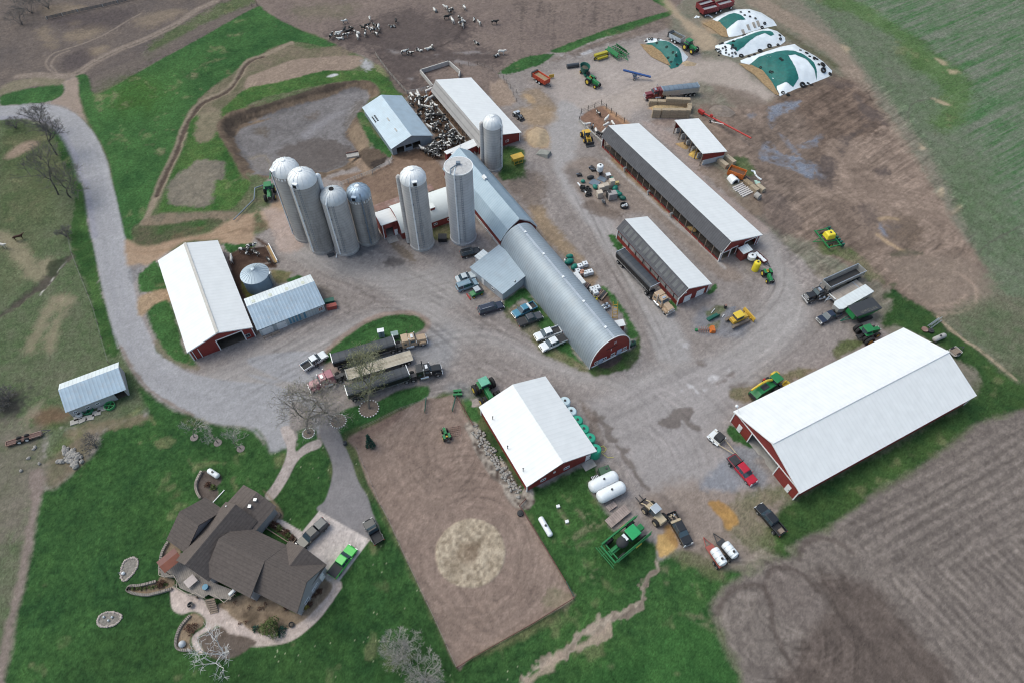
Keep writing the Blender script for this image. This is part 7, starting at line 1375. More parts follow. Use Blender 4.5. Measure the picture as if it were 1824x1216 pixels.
# ---------------------------------------------------------------- silage piles, bales, tanks, scrap and yard things
from mathutils.geometry import delaunay_2d_cdt
def distin(p,poly):
    d=1e9
    for i in range(len(poly)):
        a,b=poly[i],poly[(i+1)%len(poly)]; ab=b-a; t=max(0,min(1,(p-a).dot(ab)/max(ab.dot(ab),1e-9))); d=min(d,(p-a-ab*t).length)
    return d
def inside(p,poly):
    c=False
    for i in range(len(poly)):
        a,b=poly[i],poly[(i+1)%len(poly)]
        if (a.y>p.y)!=(b.y>p.y) and p.x<(b.x-a.x)*(p.y-a.y)/(b.y-a.y)+a.x: c=not c
    return c
def sheet(poly,hf,name,m,parent,step=.8,off=0.0,org=None):
    """a draped sheet over the outline poly at height hf"""
    pts=[q.copy() for q in poly]; n=len(pts); x0=min(p.x for p in poly); x1=max(p.x for p in poly); y0=min(p.y for p in poly); y1=max(p.y for p in poly)
    ed=[]; ring=[]
    for i in range(n):
        a,b=poly[i],poly[(i+1)%n]; k=max(1,int((b-a).length/step))
        for j in range(k): ring.append(a.lerp(b,j/k))
    r=len(ring); pts=ring[:]; 
    for i in range(int((x1-x0)/step)+1):
        for j in range(int((y1-y0)/step)+1):
            q=Vector((x0+(i+.5*(j%2))*step,y0+j*step))
            if inside(q,poly) and distin(q,poly)>step*.4: pts.append(q)
    vs,es,fs,_,_,_=delaunay_2d_cdt(pts,[(i,(i+1)%r) for i in range(r)],[list(range(r))],1,1e-4)
    o=MB(); o.v=[Vector((v.x,v.y,hf(v)+off)) for v in vs]; o.f=[tuple(f) for f in fs]
    return o.build(name,m,parent,True)
def W2(z,h=0): return [q.xy.copy() for q in W(z,h)]
def heap_h(poly,Hh,k,rough=.12):
    def f(p):
        d=distin(p,poly) if inside(p,poly) else 0
        return Hh*(1-math.exp(-(d/k)**1.3))+rough*min(d,1)*math.sin(p.x*1.7+p.y*.9)*math.sin(p.y*1.3-p.x*.6)
    return f
PLAST=mat('white_plastic_cover',(.66,.70,.74),.4,0,.10,.5,bump=.5,bscale=1.3); TEAL=mat('teal_tarp',(.005,.115,.10),.55,0,.22,1.1,bump=.35,bscale=2.5,stain=((.015,.06,.06),1.6,.75)); FEED=mat('cut_silage_face',(.29,.195,.105),.95,0,.35,1.6,bump=.8,bscale=2.5,stain=((.25,.17,.09),.9,.8))
TYR=None
def add_tyres(lst,f,label,group,sc=1.0):
    global TYR
    for z,r in lst:
        q=W1(z,1.2); hz=f(q.xy)
        if TYR is None: TYR=MB().lathe([(.55,-.22),(.9,-.26),(1,-.14),(1,.14),(.9,.26),(.55,.22),(.55,-.22)],16,cap=False).build('tyre',RUB,None,True); o=TYR; tag(o,label,'tyre',group)
        else: o=TYR.copy(); C.objects.link(o); o['label']=label; o['group']=group
        e=.3; nx=(f(q.xy+Vector((e,0)))-f(q.xy-Vector((e,0))))/(2*e); ny=(f(q.xy+Vector((0,e)))-f(q.xy-Vector((0,e))))/(2*e)
        o.rotation_euler=Vector((-nx,-ny,1)).to_track_quat('Z','Y').to_euler(); o.location=(q.x,q.y,hz+.26*r+.05); o.scale=(r,r,r)
def pile(label,out,tarp,feed,Hh,k,tyres,tl):
    poly=W2(out,.3); f=heap_h(poly,Hh,k); c=sum(poly,Vector((0,0)))/len(poly); t=thing('silage_pile',label,'silage pile',(0,0,0))
    sheet(poly,f,'cover',PLAST,t,.9)
    if tarp: sheet(W2(tarp,Hh*.7),f,'tarp',TEAL,t,.8,.07)
    if feed: sheet(W2(feed,.6),lambda p:max(f(p),.05),'feed_face',FEED,t,.7,.10)
    add_tyres(tyres,f,tl,'tyres on the silage covers'); return f
T_=lambda r,s:[('C4 '+a,r) for a in s.split()]
f1=pile('farthest silage pile of three with a square teal tarp and white plastic','C4 300,200 430,130 560,95 700,90 830,130 960,210 1000,270 900,290 740,330 640,365 560,385 480,395 440,330 390,250','C4 340,200 530,140 600,180 655,220 560,235 440,295 395,240','C4 195,245 300,208 380,225 450,300 475,392 400,380 300,300',2.0,3.2,T_(.55,'870,240 845,270')+T_(.4,'640,350 660,345 700,200 640,190 760,215 600,150 690,150'),'tyre on the farthest silage cover')
for i,(a,b) in enumerate(((690,290),(750,270),(795,255),(640,330))): 
    q=W1('C4 %d,%d'%(a,b),1.0); o=MB().box((0,0,.12),(.8,2.0,.2)).build('pallet',mat('grey_pallet_wood',(.30,.27,.24),.9,0,.25,2)); tag(o,'grey pallet leaning on the white side of the farthest silage pile','pallet','pallets on the silage pile'); o.location=(q.x,q.y,f1(q.xy)+.02); o.rotation_euler=(.5,0,.35)
f2=pile('middle silage pile with a curved teal tarp strip and scattered tyres','C4 330,490 450,440 600,390 750,330 900,300 1000,330 1090,400 1095,440 1040,480 900,510 780,560 640,600 520,620 420,590 340,545','C4 440,455 600,400 740,345 850,320 920,335 965,380 930,392 860,370 780,395 700,450 640,500 570,542 500,500',None,2.0,3.2,T_(.75,'620,575 825,520 925,470')+T_(.5,'705,580 765,560 1040,410 1020,455 1030,380 350,505 525,450 390,450 415,440')+T_(.32,' '.join('%d,%d'%(random.randint(370,560),random.randint(500,590)) for _ in range(22))),'tyre on the middle silage cover')
f3=pile('largest silage pile with teal tarp over most of it and a tan cut face','C4 570,660 700,610 850,560 1040,500 1190,470 1250,510 1400,590 1500,660 1600,760 1580,820 1450,870 1290,930 1130,990 1030,1020 960,880 860,770 720,700','C4 690,655 850,590 1000,555 1110,550 1250,590 1360,660 1430,740 1455,820 1400,745 1300,660 1190,615 1110,620 1170,720 1240,830 1190,900 1100,872 1015,878 1020,940 960,860 850,730 760,685','C4 585,675 730,690 850,750 945,870 1030,1025 980,1005 880,920 760,800 670,740',2.6,3.8,T_(.9,'1285,895 1490,715 1500,765')+T_(.6,'1310,600 1400,645 1585,775 1075,975 1130,995')+T_(.42,'930,760 950,770 1040,690 1020,675 830,705 1240,575 1385,670 1440,725 1430,650 1340,640')+T_(.3,' '.join('%d,%d'%(random.randint(1320,1410),random.randint(870,900)) for _ in range(5))),'tyre on the largest silage cover')
f4=pile('small silage pile with a teal tarp and open tan face in the upper yard','D3 1150,125 1200,90 1300,100 1420,130 1520,190 1590,270 1560,310 1430,350 1380,280 1320,215 1240,150','D3 1165,125 1210,98 1300,108 1420,138 1500,195 1545,280 1500,325 1432,345 1380,275 1320,205 1240,142','D3 1130,142 1240,150 1330,215 1390,290 1425,352 1330,310 1240,265 1180,205',2.4,2.6,[('D3 %s'%a,.42) for a in '1190,100 1215,95 1240,100 1290,130 1380,185 1440,240 1400,260 1490,320 1430,300 1300,115 1470,270'.split()],'tyre on the small silage cover')
# feed and soil heaps
def heap(name,label,cat,z,Hh,k,m,step=.5,rough=.1):
    poly=W2(z); f=heap_h(poly,Hh,k,rough); o=sheet(poly,f,name,m,None,step); tag(o,label,cat); return f
YF=mat('yellow_feed',(.50,.33,.09),.95,0,.2,3,bump=.5); BF=mat('tan_feed',(.36,.24,.12),.95,0,.2,3,bump=.5); STRW=mat('loose_straw',(.50,.36,.20),.95,0,.3,2,bump=.8); SAND=mat('tan_soil_heap_surface',(.36,.27,.18),.95,0,.25,1.2,bump=.6)
heap('feed_heap','yellow feed heap in the front bay of the commodity shed','feed heap','C8 -40,150 50,30 130,60 140,140 100,215',1.3,1.2,YF); heap('feed_heap','tan feed heap in a middle bay of the commodity shed','feed heap','A3 1225,975 1290,960 1320,1000 1300,1020',.9,.9,BF)
heap('straw_heap','loose straw heap inside the ring of big bales','straw heap','A3 1060,725 1110,690 1200,700 1290,715 1300,735 1200,745 1080,750',.9,1.2,STRW)
heap('soil_heap','tan soil heap beside the lane behind the lone silo','soil heap','A3 225,900 290,860 350,880 375,930 360,990 280,1000 225,960',1.2,2.0,SAND); heap('soil_heap','small tan heap next to the small silage pile','soil heap','D3 1510,335 1580,315 1670,340 1650,365 1560,368',.7,1,SAND)
heap('gravel_heap','grey gravel heap under the bulldozer','gravel heap','D7 960,380 1100,250 1240,240 1150,420 1100,620 1000,560',.8,1.6,mat('slate_gravel',(.17,.17,.19),.95,0,.25,3,bump=.6)); heap('gravel_heap','dark gravel heap in front of the bulldozer','gravel heap','D7 1040,700 1120,600 1300,680 1340,780 1200,880 1050,880',.7,1.5,MATS['slate_gravel'])
heap('soil_heap','grey soil mound in front of the red auger','soil heap','A3 1450,745 1490,715 1570,715 1640,765 1600,795 1500,790',1.0,2,mat('grey_brown_soil',(.20,.16,.135),.95,0,.3,1.2,bump=.6))
# bales
BALE=mat('square_bale',(.33,.26,.185),.95,0,.2,2.5,ribs=('Z',.5,.12)); BALES=[]
def bale(z,h,lab,grp,d=(2.3,1.15,1.1),rz=0.0,m=BALE):
    q=W1(z); o=MB().box((0,0,d[2]/2),d).build('straw_bale',m,None,False,.06); tag(o,lab,'bale',grp); o.location=(q.x,q.y,h); o.rotation_euler=(0,0,rz); return o
a_=W1('D3 1210,740'); b_=W1('D3 1590,755'); br=math.atan2(b_.y-a_.y,b_.x-a_.x)
for x in (1245,1325,1400,1475,1552):
    for k in range(3 if x>1350 else 2): bale('D3 %d,%d'%(x,742+(x-1245)*.03),k*.85,'big square bale in the far wall of the straw ring','bales of the straw ring',(2.3,1.2,.84),br)
for x in (1275,1360,1435,1510,1572):
    for k in range(3): bale('D3 %d,%d'%(x,852+(x-1275)*.0),k*.85,'big square bale in the near wall of the straw ring','bales of the straw ring',(2.3 if x<1570 else 1.3,1.2,.84),br)
for y in (765,800):
    for k in range(2): bale('D3 1590,%d'%y,k*.85,'big square bale closing the right end of the straw ring','bales of the straw ring',(1.2,2.0,.84),br)
r8=math.atan2(*(lambda a,b:(b.y-a.y,b.x-a.x))(W1('C8 930,640'),W1('C8 1030,720')))
bale('C8 975,690',0,'brown square bale between the slatted concrete and the paler bale','bales by the calf hutch',(2.4,1.2,1.1),r8); bale('C8 1070,680',0,'paler square bale at the right of the bale pair','bales by the calf hutch',(2.5,1.2,1.1),r8,mat('pale_bale',(.38,.31,.23),.95,0,.2,2.5)); bale('C8 880,590',0,'broken loose bale behind the slatted concrete','bales by the calf hutch',(2.4,1.3,.8),r8,mat('loose_bale',(.27,.20,.13),.95,0,.4,4,bump=1))
bale('C8 490,300',0,'long pale block bale beside the end of the commodity shed, nearer one','bales by the calf hutch',(3.2,1.2,1.2),r8,MATS['pale_bale']); bale('C8 605,250',0,'long pale block bale beside the end of the commodity shed, farther one','bales by the calf hutch',(3.2,1.2,1.2),r8,MATS['pale_bale'])
q=W1('C8 1025,810'); t=MB().cyl((-.7,0,.75),(.7,0,.75),.75,n=16).build('round_bale',mat('grey_round_bale',(.34,.32,.30),.95,0,.2,3),None,True); tag(t,'grey round bale at the lower end of the slatted concrete','bale'); t.location=q; t.rotation_euler=(0,0,r8)
q=W1('C8 810,690'); t=thing('slatted_panel','row of pale concrete slats lying on the ground below the calf hutch','concrete slats',q,r8)
row(t,'slat',mat('pale_slat',(.48,.45,.44),.9,0,.2,2),[(-2.0+i*.62,random.uniform(-.2,.2),.1) for i in range(7)],(.42,3.6,.18))
q=W1('C8 650,540'); t=thing('calf_hutch','white plastic calf hutch with a dark arched opening','calf hutch',q,r8+PI*.0-.15)
m=MB(); pr=[(1.15*math.cos(PI*i/8),.2+1.25*math.sin(PI*i/8)) for i in range(9)]; pr=[(1.2,0)]+pr+[(-1.2,0)]; kk=len(pr); m.add([(-1.2,a*.85,b*.85) for a,b in pr]+[(1.2,a,b) for a,b in pr],[tuple(range(kk)),tuple(range(2*kk-1,kk-1,-1))]+[(i,(i+1)%kk,kk+(i+1)%kk,kk+i) for i in range(kk)]); m.build('shell',POLY,t,True); m=MB(); m.add([(1.22,a*.6,b*.75) for a,b in pr]+[(1.25,a*.6,b*.75) for a,b in pr],[tuple(range(kk)),tuple(range(2*kk-1,kk-1,-1))]+[(i,(i+1)%kk,kk+(i+1)%kk,kk+i) for i in range(kk)]); m.build('opening',DARK,t)
p,rz,d=pose('C8 610,370 830,440',.9); wt=wagon('orange open hopper box on the ground beside the calf hutch','C8 615,350 835,430',MOR,mat('rusty_floor',(.12,.06,.035),.8),L=4.2,W_=2.4,H0_=.4,H1=1.9,name='orange_hopper',cat='hopper')
def crumple(label,z,m,name='plastic_sheet',w=.5):
    ps=W(z); o=MB(); k=0
    for i in range(len(ps)-1):
        d=(ps[i+1]-ps[i]); nn=Vector((-d.y,d.x,0)).normalized(); a,b=ps[i],ps[i+1]; h1,h2=random.uniform(.05,.35),random.uniform(.05,.35)
        o.hexa([a-nn*w*.5,b-nn*w*.4,b+nn*w*.4,a+nn*w*.5,a-nn*w*.2+Vector((0,0,h1)),b-nn*w*.3+Vector((0,0,h2)),b+nn*w*.2+Vector((0,0,h1)),a+nn*w*.25+Vector((0,0,h2))])
    return tag(o.build(name,m),label,'plastic sheet')
crumple('strip of torn white plastic lying beside the orange hopper','C8 935,385 985,400 1010,460 1040,490 1095,530',PLAST); crumple('scrap of white plastic near the silage piles','C4 110,200 125,180 155,195',PLAST,w=.9); crumple('white plastic heaped below the largest silage pile','C4 1020,1040 1060,1020 1100,1015',PLAST,w=.8)
crumple('pale green crumpled tarp behind the square bales','C8 990,560 1030,560 1060,590',mat('mint_tarp',(.35,.50,.43),.6),w=1.5)
crumple('white plastic near the red wagons by the farthest silage pile','C4 215,175 255,165 300,195',PLAST,w=.7)
# tanks
def vtank(label,z,r,h,m,cat='tank',name='poly_tank',hz=0,grp=None,z0=0.0):
    q=W1(z,hz); t=thing(name,label,cat,(q.x,q.y,0),0,grp); MB().lathe([(r,z0),(r,z0+h*.85),(r*.85,z0+h*.95),(.25,z0+h)],22).build('shell',m,t,True); MB().cyl((0,0,z0+h-.03),(0,0,z0+h+.12),.24,n=12).build('lid',BEDM,t); 
    for k in range(3): MB().lathe([(r+.02,z0+h*(.2+.25*k)),(r+.02,z0+h*(.2+.25*k)+.06)],22,cap=False).build('band',m,t)
    return t
GP=mat('green_poly_tank',(.025,.30,.19),.35,0,.08,1); WBP=mat('pale_blue_poly_tank',(.48,.58,.62),.35,0,.08,1)
for z,m,l in (('B3 480,432',WBP,'pale poly tank farthest up the workshop wall'),('B3 522,500',WBP,'pale poly tank second along the workshop wall'),('B3 565,560',GP,'green poly tank third along the workshop wall'),('B3 607,620',GP,'green poly tank fourth along the workshop wall'),('B3 650,680',GP,'green poly tank fifth along the workshop wall'),('B3 688,755',GP,'green poly tank at the near corner of the workshop, fully visible')): vtank(l,z,1.1,2.6,m,hz=2.4,grp='poly tanks along the workshop')
def htank(label,z,r,m,h=None,cat='tank',name='gas_tank',grp=None,saddles=True):
    p,rz,d=pose(z,h or r); t=thing(name,label,cat,p,rz,grp); L=d; z0=r+.25
    MB().lathe([(.05,-L/2),(r*.6,-L/2+r*.12),(r*.9,-L/2+r*.35),(r,-L/2+r*.7),(r,L/2-r*.7),(r*.9,L/2-r*.35),(r*.6,L/2-r*.12),(.05,L/2)],22,(0,0,z0),'X').build('shell',m,t,True); MB().cyl((0,0,z0+r-.05),(0,0,z0+r+.18),.2,n=10).build('dome_cap',STEEL,t)
    for x in (-L*.3,L*.3): MB().box((x,0,.2),(.3,r*1.5,.5)).build('saddle',STEEL,t)
    return t
htank('big white cylindrical tank, upper of the pair below the workshop','B3 645,1022 835,930',1.15,POLY,1.5,grp='white tanks below the workshop'); htank('big white cylindrical tank, lower of the pair below the workshop','B3 700,1092 885,1000',1.15,POLY,1.5,grp='white tanks below the workshop')
htank('long white gas tank on the grass between the arena and the sprayer','B7 462,95 538,225',.5,POLY); htank('white gas tank in the mulch bed behind the house','B1 1412,902 1484,948',.5,POLY)
t=thing('generator','dark green boxed tank on skids above the two white tanks','tank',W1('B3 745,920'),.35); MB().box((0,0,.75),(2.1,1.6,1.2)).build('box',mat('moss_green_paint',(.05,.10,.06),.6,0,.2,1.5),t,False,.1); MB().box((0,0,.1),(2.4,1.4,.2)).build('skid',STEEL,t); MB().cyl((.4,.2,1.35),(.4,.2,1.5),.2,n=10).build('lid',STEEL,t)
t=thing('rack','black and white slatted crate left of the two white tanks','crate',W1('B3 685,965'),.35); MB().box((0,0,.3),(1.6,1.2,.6)).build('crate',BEDM,t); row(t,'slat',PW,[(-.6+i*.3,0,.64) for i in range(5)],(.12,1.1,.06))
ho=MB().tube([(q.x,q.y,.08) for q in W('B3 715,745 740,735 760,755 745,778 720,770 735,790 770,815 810,815')],.06,6).build('hose',mat('yellow_hose',(.45,.42,.12),.6),None,True); tag(ho,'yellow hose looped on the gravel beside the corner poly tank','hose')
# timber decks
def deck(label,z,m,h=.7,name='flat_wagon'):
    c=zp(z); o,rz,w,L=frame(c[0],c[1],c[2],c[3],h); t=thing(name,label,'wagon',o,rz); MB().box((w/2,L/2,h-.06),(w,L,.14)).build('deck',m,t)
    for x in (.4,w-.4):
        for y in (.6,L-.6): MB().box((x,y,(h-.16)/2),(.3,.3,h-.16)).build('support',STEEL,t)
    return t
OLDW=mat('old_wagon_boards',(.30,.24,.22),.9,0,.25,1.2,ribs=('X',.4,.25)); deck('old flat wagon with weathered reddish boards beside the sprayer','C2 235,395 435,225 515,305 290,485',OLDW); deck('small stack of weathered boards above the flat wagon','C2 235,250 320,190 365,240 280,300',OLDW,.4,'board_stack')
# utility cabinet, green tank, dumpsters, bins
t=thing('electric_cabinet','pale blue electrical cabinet on the grass island','cabinet',W1('D1 915,295'),.25); MB().box((0,0,1.0),(1.2,.8,2.0)).build('cabinet',mat('pale_blue_steel',(.26,.34,.42),.5),t,False,.03); MB().box((0,0,2.05),(1.4,1.0,.1)).build('lid',PW,t); MB().box((0,-.42,1.0),(.05,.06,1.8)).build('door_seam',STEEL,t)
t=thing('bin','grey-green bin on the grass behind the tan semi tractor','bin',W1('D1 1095,305'),.3); MB().box((0,0,.6),(1.3,1.0,1.2),tx=1.1,ty=1.1).build('box',mat('dull_grey_green',(.10,.14,.12),.6),t); MB().box((0,0,1.24),(1.5,1.2,.1)).build('lid',mat('grey_green_lid',(.20,.28,.27),.5),t)
t=thing('dumpster','black two lid dumpster between the two right silos','dumpster',W1('C6 1232,895'),.05); MB().box((0,0,.6),(2.0,1.5,1.2),ty=1.15).build('box',PB,t); MB().box((-.5,0,1.25),(.95,1.75,.08)).build('lid',BEDM,t); MB().box((.5,0,1.25),(.95,1.75,.08)).build('lid',BEDM,t)
t=thing('dumpster','dark green skip behind the red one at the end of the tin shed','dumpster',W1('D8 1665,590'),.3); MB().box((0,0,.5),(1.9,1.0,1.0),tx=1.1).build('box',TEALG,t); MB().box((0,0,1.03),(2.1,1.1,.06)).build('lid',TEALG,t)
t=thing('dumpster','red skip at the end of the tin shed','dumpster',W1('D8 1685,635'),.3); MB().box((0,0,.5),(2.0,1.0,1.0),tx=1.1).build('box',mat('dull_red_skip',(.28,.06,.05),.6,0,.2,1.5),t); MB().box((0,0,.9),(1.8,.9,.06)).build('load',STEEL,t)
t=thing('feed_trough','white edged concrete trough along the calf pen right of the grain bin','trough',*(lambda a:(a[0],a[1]))(pose('D8 1115,95 1190,245'))); MB().box((0,.5,.4),(6.2,.16,.8)).build('side',TRIM,t); MB().box((0,-.3,.3),(6.2,.16,.6)).build('side',WOODN,t); MB().box((0,.1,.2),(6.1,.7,.1)).build('floor',TAN_C if False else BF,t)
t=thing('steel_plate','dark steel trailer ramp lying between the tall silos','ramp',W1('A6 570,818'),.5); MB().box((0,0,.2),(1.6,1.0,.12)).build('plate',PGRY,t); MB().box((1.3,-.4,.25),(.2,2.4,.14),rz=-.5).build('rail',PW,t)
# clutter island west of the long barn (survey sheet C3)
def blk(label,z,d,m,name='wrapped_stack',cat='stack',rz=.3,grp='stacks in the scrap island',top=None):
    q=W1(z); t=thing(name,label,cat,q,rz,grp); MB().box((0,0,d[2]/2+.12),d).build('stack',m,t,False,.06); MB().box((0,0,.06),(d[0],d[1],.12)).build('pallet',WOODN,t)
    if top: MB().box((0,0,d[2]+.15),(d[0]*1.02,d[1]*1.02,.08)).build('cap',top,t)
WRP=mat('beige_wrapped_pallet',(.50,.43,.36),.8,0,.15,1.5,ribs=('Z',.25,.15)); GWR=mat('grey_wrapped_pallet',(.30,.28,.28),.8,0,.15,1.5,ribs=('Z',.25,.2))
blk('beige wrapped pallet stack, left of the middle pair','C3 710,705',(1.3,1.3,1.4),WRP); blk('beige wrapped pallet stack, right of the middle pair','C3 795,680',(1.4,1.3,1.5),WRP); blk('tall beige wrapped pallet stack nearest the long barn','C3 895,640',(1.3,1.3,2.2),WRP); blk('beige wrapped pallet stack lowest on the left','C3 680,820',(1.4,1.4,1.6),WRP); blk('largest grey wrapped stack half covered in black plastic','C3 905,850',(2.2,1.6,1.8),GWR,top=None); blk('small tan box stack behind the green bags','C3 1000,600',(.9,.8,.8),mat('straw_box',(.48,.38,.18),.8)); blk('pale stack with a cluttered top behind the tall beige one','C3 835,480',(1.2,1.1,1.1),GWR,top=PW)
q=W1('C3 850,830'); o=MB().box((0,0,1.0),(1.3,1.4,1.9),tx=.85).build('black_cover',BEDM,None,False,.2); tag(o,'black plastic cover beside the largest grey stack','cover'); o.location=q; o.rotation_euler=(0,0,.3)
t=thing('ladder_rack','leaning grey slatted rack at the lower end of the scrap island','rack',W1('C3 770,930'),1.1); t.rotation_euler=(0,-.5,1.1); MB().box((0,0,1.0),(.12,1.0,2.4)).build('frame',STEEL,t); row(t,'slat',GALV,[(-.1,0,.2+i*.3) for i in range(7)],(.08,.9,.1))
GBAG=mat('green_bale_wrap',(.01,.17,.13),.5,0,.2,1.5,bump=.3)
def bag(z,r,L,rz,lab,grp='green wrapped bundles',m=GBAG):
    q=W1(z); o=MB().ball((0,0,0),1,12,8,(L/2,r,r*.85)).build('wrapped_bundle',m,None,True); tag(o,lab,'bundle',grp); o.location=(q.x,q.y,r*.8); o.rotation_euler=(0,0,rz)
for z,r,L,l in (('C3 605,665',.6,1.6,'green bundle left of the beige stacks'),('C3 965,690',.7,1.9,'bright green bundle right of the beige stacks'),('C3 1000,770',.65,1.8,'green bundle below the bright one, with a white roll'),('C3 910,510',.5,1.3,'green bundle behind the tall beige stack'),('C3 385,560',.5,1.2,'green bundle on the tyre stack'),('C3 1040,800',.6,1.7,'dark green bundle near the lower right of the island')): bag(z,r,L,random.uniform(0,3),l)
bag('C3 1100,865',.6,1.8,-.3,'blue-green dark bundle at the lower right of the island',m=TEALG); bag('C3 520,490',.55,2.0,.3,'black rolled bundle on the left of the scrap island',m=BEDM); bag('C3 1040,775',.25,1.5,.9,'white plastic roll on the green bundle',m=POLY)
TYRES=[('C3 375,600',.55),('C3 405,600',.5),('C3 470,640',.55),('C3 515,650',.5),('C3 480,610',.5),('C3 490,720',.55),('C3 520,730',.5),('C3 500,690',.5),('C3 470,740',.5),('C3 390,650',.5)]
add_tyres(TYRES,lambda p:.1,'tyre heaped on the white edged slab of the scrap island','tyres on the scrap island'); add_tyres([(z,r*.95) for z,r in TYRES[:8]],lambda p:.42,'tyre heaped on the white edged slab of the scrap island','tyres on the scrap island')
for z,d,l in (('C3 600,570',(2.4,2.2,.12),'dark flat sheet in the middle of the scrap island'),('C3 735,505',(2.2,1.6,.12),'pale grey flat sheet above the beige stacks')):
    o=MB().box((0,0,.1),d).build('metal_sheet',BLUEST); tag(o,l,'sheet'); o.location=W1(z); o.rotation_euler=(0,0,-.6)
o=MB().box((0,0,.1),(4.2,.35,.14)).build('concrete_curb',TRIM); p,rz,d=pose('C3 275,550 460,770'); tag(o,'white concrete curb along the left side of the tyre heap','curb'); o.location=p; o.rotation_euler=(0,0,rz)
t=vtank('white cone bottom bulk bin on legs in the scrap island','C3 680,420',.85,1.6,POLY,'bulk bin','bulk_bin',z0=1.5); MB().lathe([(.2,.7),(.85,1.5)],18).build('cone',POLY,t,True)
for a in range(4): MB().cyl((.75*math.cos(a*PI/2),.75*math.sin(a*PI/2),0),(.75*math.cos(a*PI/2),.75*math.sin(a*PI/2),1.6),.05,n=5).build('leg',STEEL,t)
for z,l in (('C3 320,440','small dark engine part left of the scrap island'),('C3 540,310','dark plough part at the top of the scrap island'),('C3 580,350','black steel wheels below the plough part'),('C3 700,400','dark box under the white bulk bin')):
    q=W1(z); t=thing('scrap_part',l,'scrap',q,random.uniform(0,2)); MB().box((0,0,.3),(1.2,.6,.5)).build('block',STEEL,t); MB().cyl((.3,-.5,.35),(.3,.5,.35),.3,n=10).build('wheel',BEDM,t); MB().box((-.5,.2,.6),(.7,.15,.15)).build('bar',BLUEST,t)
t=thing('ring_feeder','round black feeder ring full of torn white plastic','feeder',W1('C3 1130,1000')); MB().lathe([(1.0,0),(1.05,.7),(.98,.7),(.93,0),(1.0,0)],20,cap=False).build('ring',BEDM,t)
for i in range(7): MB().box((random.uniform(-.6,.6),random.uniform(-.6,.6),.45),(random.uniform(.3,.7),.35,.3),rz=i).build('plastic_scrap',PLAST,t)
# along the arched barn (survey sheet C5)
WC=mat('white_tote',(.66,.68,.71),.4,0,.08,1.5)
def tote(z,l,m=WC,rz=.35):
    q=W1(z); t=thing('tote_tank',l,'tote',q,rz,'totes along the arched barn'); MB().box((0,0,.68),(1.1,1.1,1.0)).build('tank',m,t,False,.08); MB().cyl((0,0,1.18),(0,0,1.26),.14,n=10).build('cap',BEDM,t); MB().box((0,0,.08),(1.15,1.15,.16)).build('pallet',WOODN,t)
    m_=MB()
    for h in (.4,.75,1.1):
        for k in (-1,1): m_.box((0,k*.57,h),(1.16,.03,.04)); m_.box((k*.57,0,h),(.03,1.16,.04))
    for k in (-1,1):
        for j in (-1,1): m_.box((k*.57,j*.57,.65),(.04,.04,1.1))
    m_.build('cage',GALV,t)
for z,l in (('C5 235,212','white tote nearest the green wrapped bundles'),('C5 285,190','white tote behind the first, nearer the lane'),('C5 290,282','white tote in the lower pair, left one'),('C5 337,268','white tote in the lower pair, right one'),('C5 215,262','white tote against the annex roof'),('C5 405,425','white tote nearest the lane in the lower trio'),('C5 357,440','white tote against the barn in the lower trio'),('C5 387,470','white tote lowest in the lower trio')): tote(z,l)
tote('C5 255,275','faded orange tote between the white ones',mat('salmon_tote',(.45,.22,.15),.6))
for z,r,L,rz,l in (('C5 135,105',.6,1.7,.2,'green wrapped bundle farthest up beside the arched barn'),('C5 130,160',.75,2.4,.5,'largest green wrapped bundle beside the arched barn'),('C5 180,210',.65,2.0,.9,'green wrapped bundle next to the white totes')): bag(z,r,L,rz,l)
vtank('yellow upright drum tank against the arched barn','C5 385,535',.5,1.2,mat('bright_yellow_poly',(.65,.55,.03),.4),name='drum_tank'); vtank('short white tank by the upper green bundles','C5 100,145',.45,.8,POLY,name='drum_tank')
htank('white steel cylinder beside the arched barn, upper of two','C5 448,592 515,555',.33,GALV,.5,name='steel_cylinder',grp='cylinders'); htank('white steel cylinder beside the arched barn, lower of two','C5 470,615 535,580',.33,GALV,.5,name='steel_cylinder',grp='cylinders')
t=thing('steel_rack','ochre ladder-like steel rack standing beside the arched barn','rack',W1('C5 580,710'),.15); t.rotation_euler=(-.45,0,.1)
for k in (-.5,.5): MB().box((k,0,2.0),(.12,.12,4.2)).build('rail',MY,t)
row(t,'rung',MY,[(0,0,.4+i*.75) for i in range(5)],(1.0,.1,.12))
t,w,L=shed_from('annex','white roofed annex on the right side of the arched barn','annex','C5 165,262 215,240 293,350 240,372',2.4,wallm=LW,slope=.15)
t,w,L=shed_from('red_hut','small red hut with white roof beside the arched barn','hut','C5 555,735 660,715 690,768 600,790',2.3,wallm=RED2,slope=.2); door(t,w*.5,.1,1.8,.7,m=RED2)
htank('dark green fuel tank at the corner of the arched barn','C5 725,960 785,930',.55,mat('fuel_green',(.02,.06,.04),.5),.8,name='fuel_tank')
for z,d,l in (('C5 455,480',(2.6,1.6,.5),'stack of brown scrap boards between the totes and the cylinders'),('C5 310,400',(1.4,1.0,.9),'dark shelf unit below the annex')):
    q=W1(z); t=thing('scrap_stack',l,'scrap',q,1.0)
    for i in range(5): MB().box((random.uniform(-.15,.15),-d[1]/2+.2+i*d[1]/5,d[2]*.4+.02*i),(d[0],d[1]/6,d[2]*.8),rz=random.uniform(-.1,.1)).build('board',random.choice([WOODN,RUST,STEEL]),t)
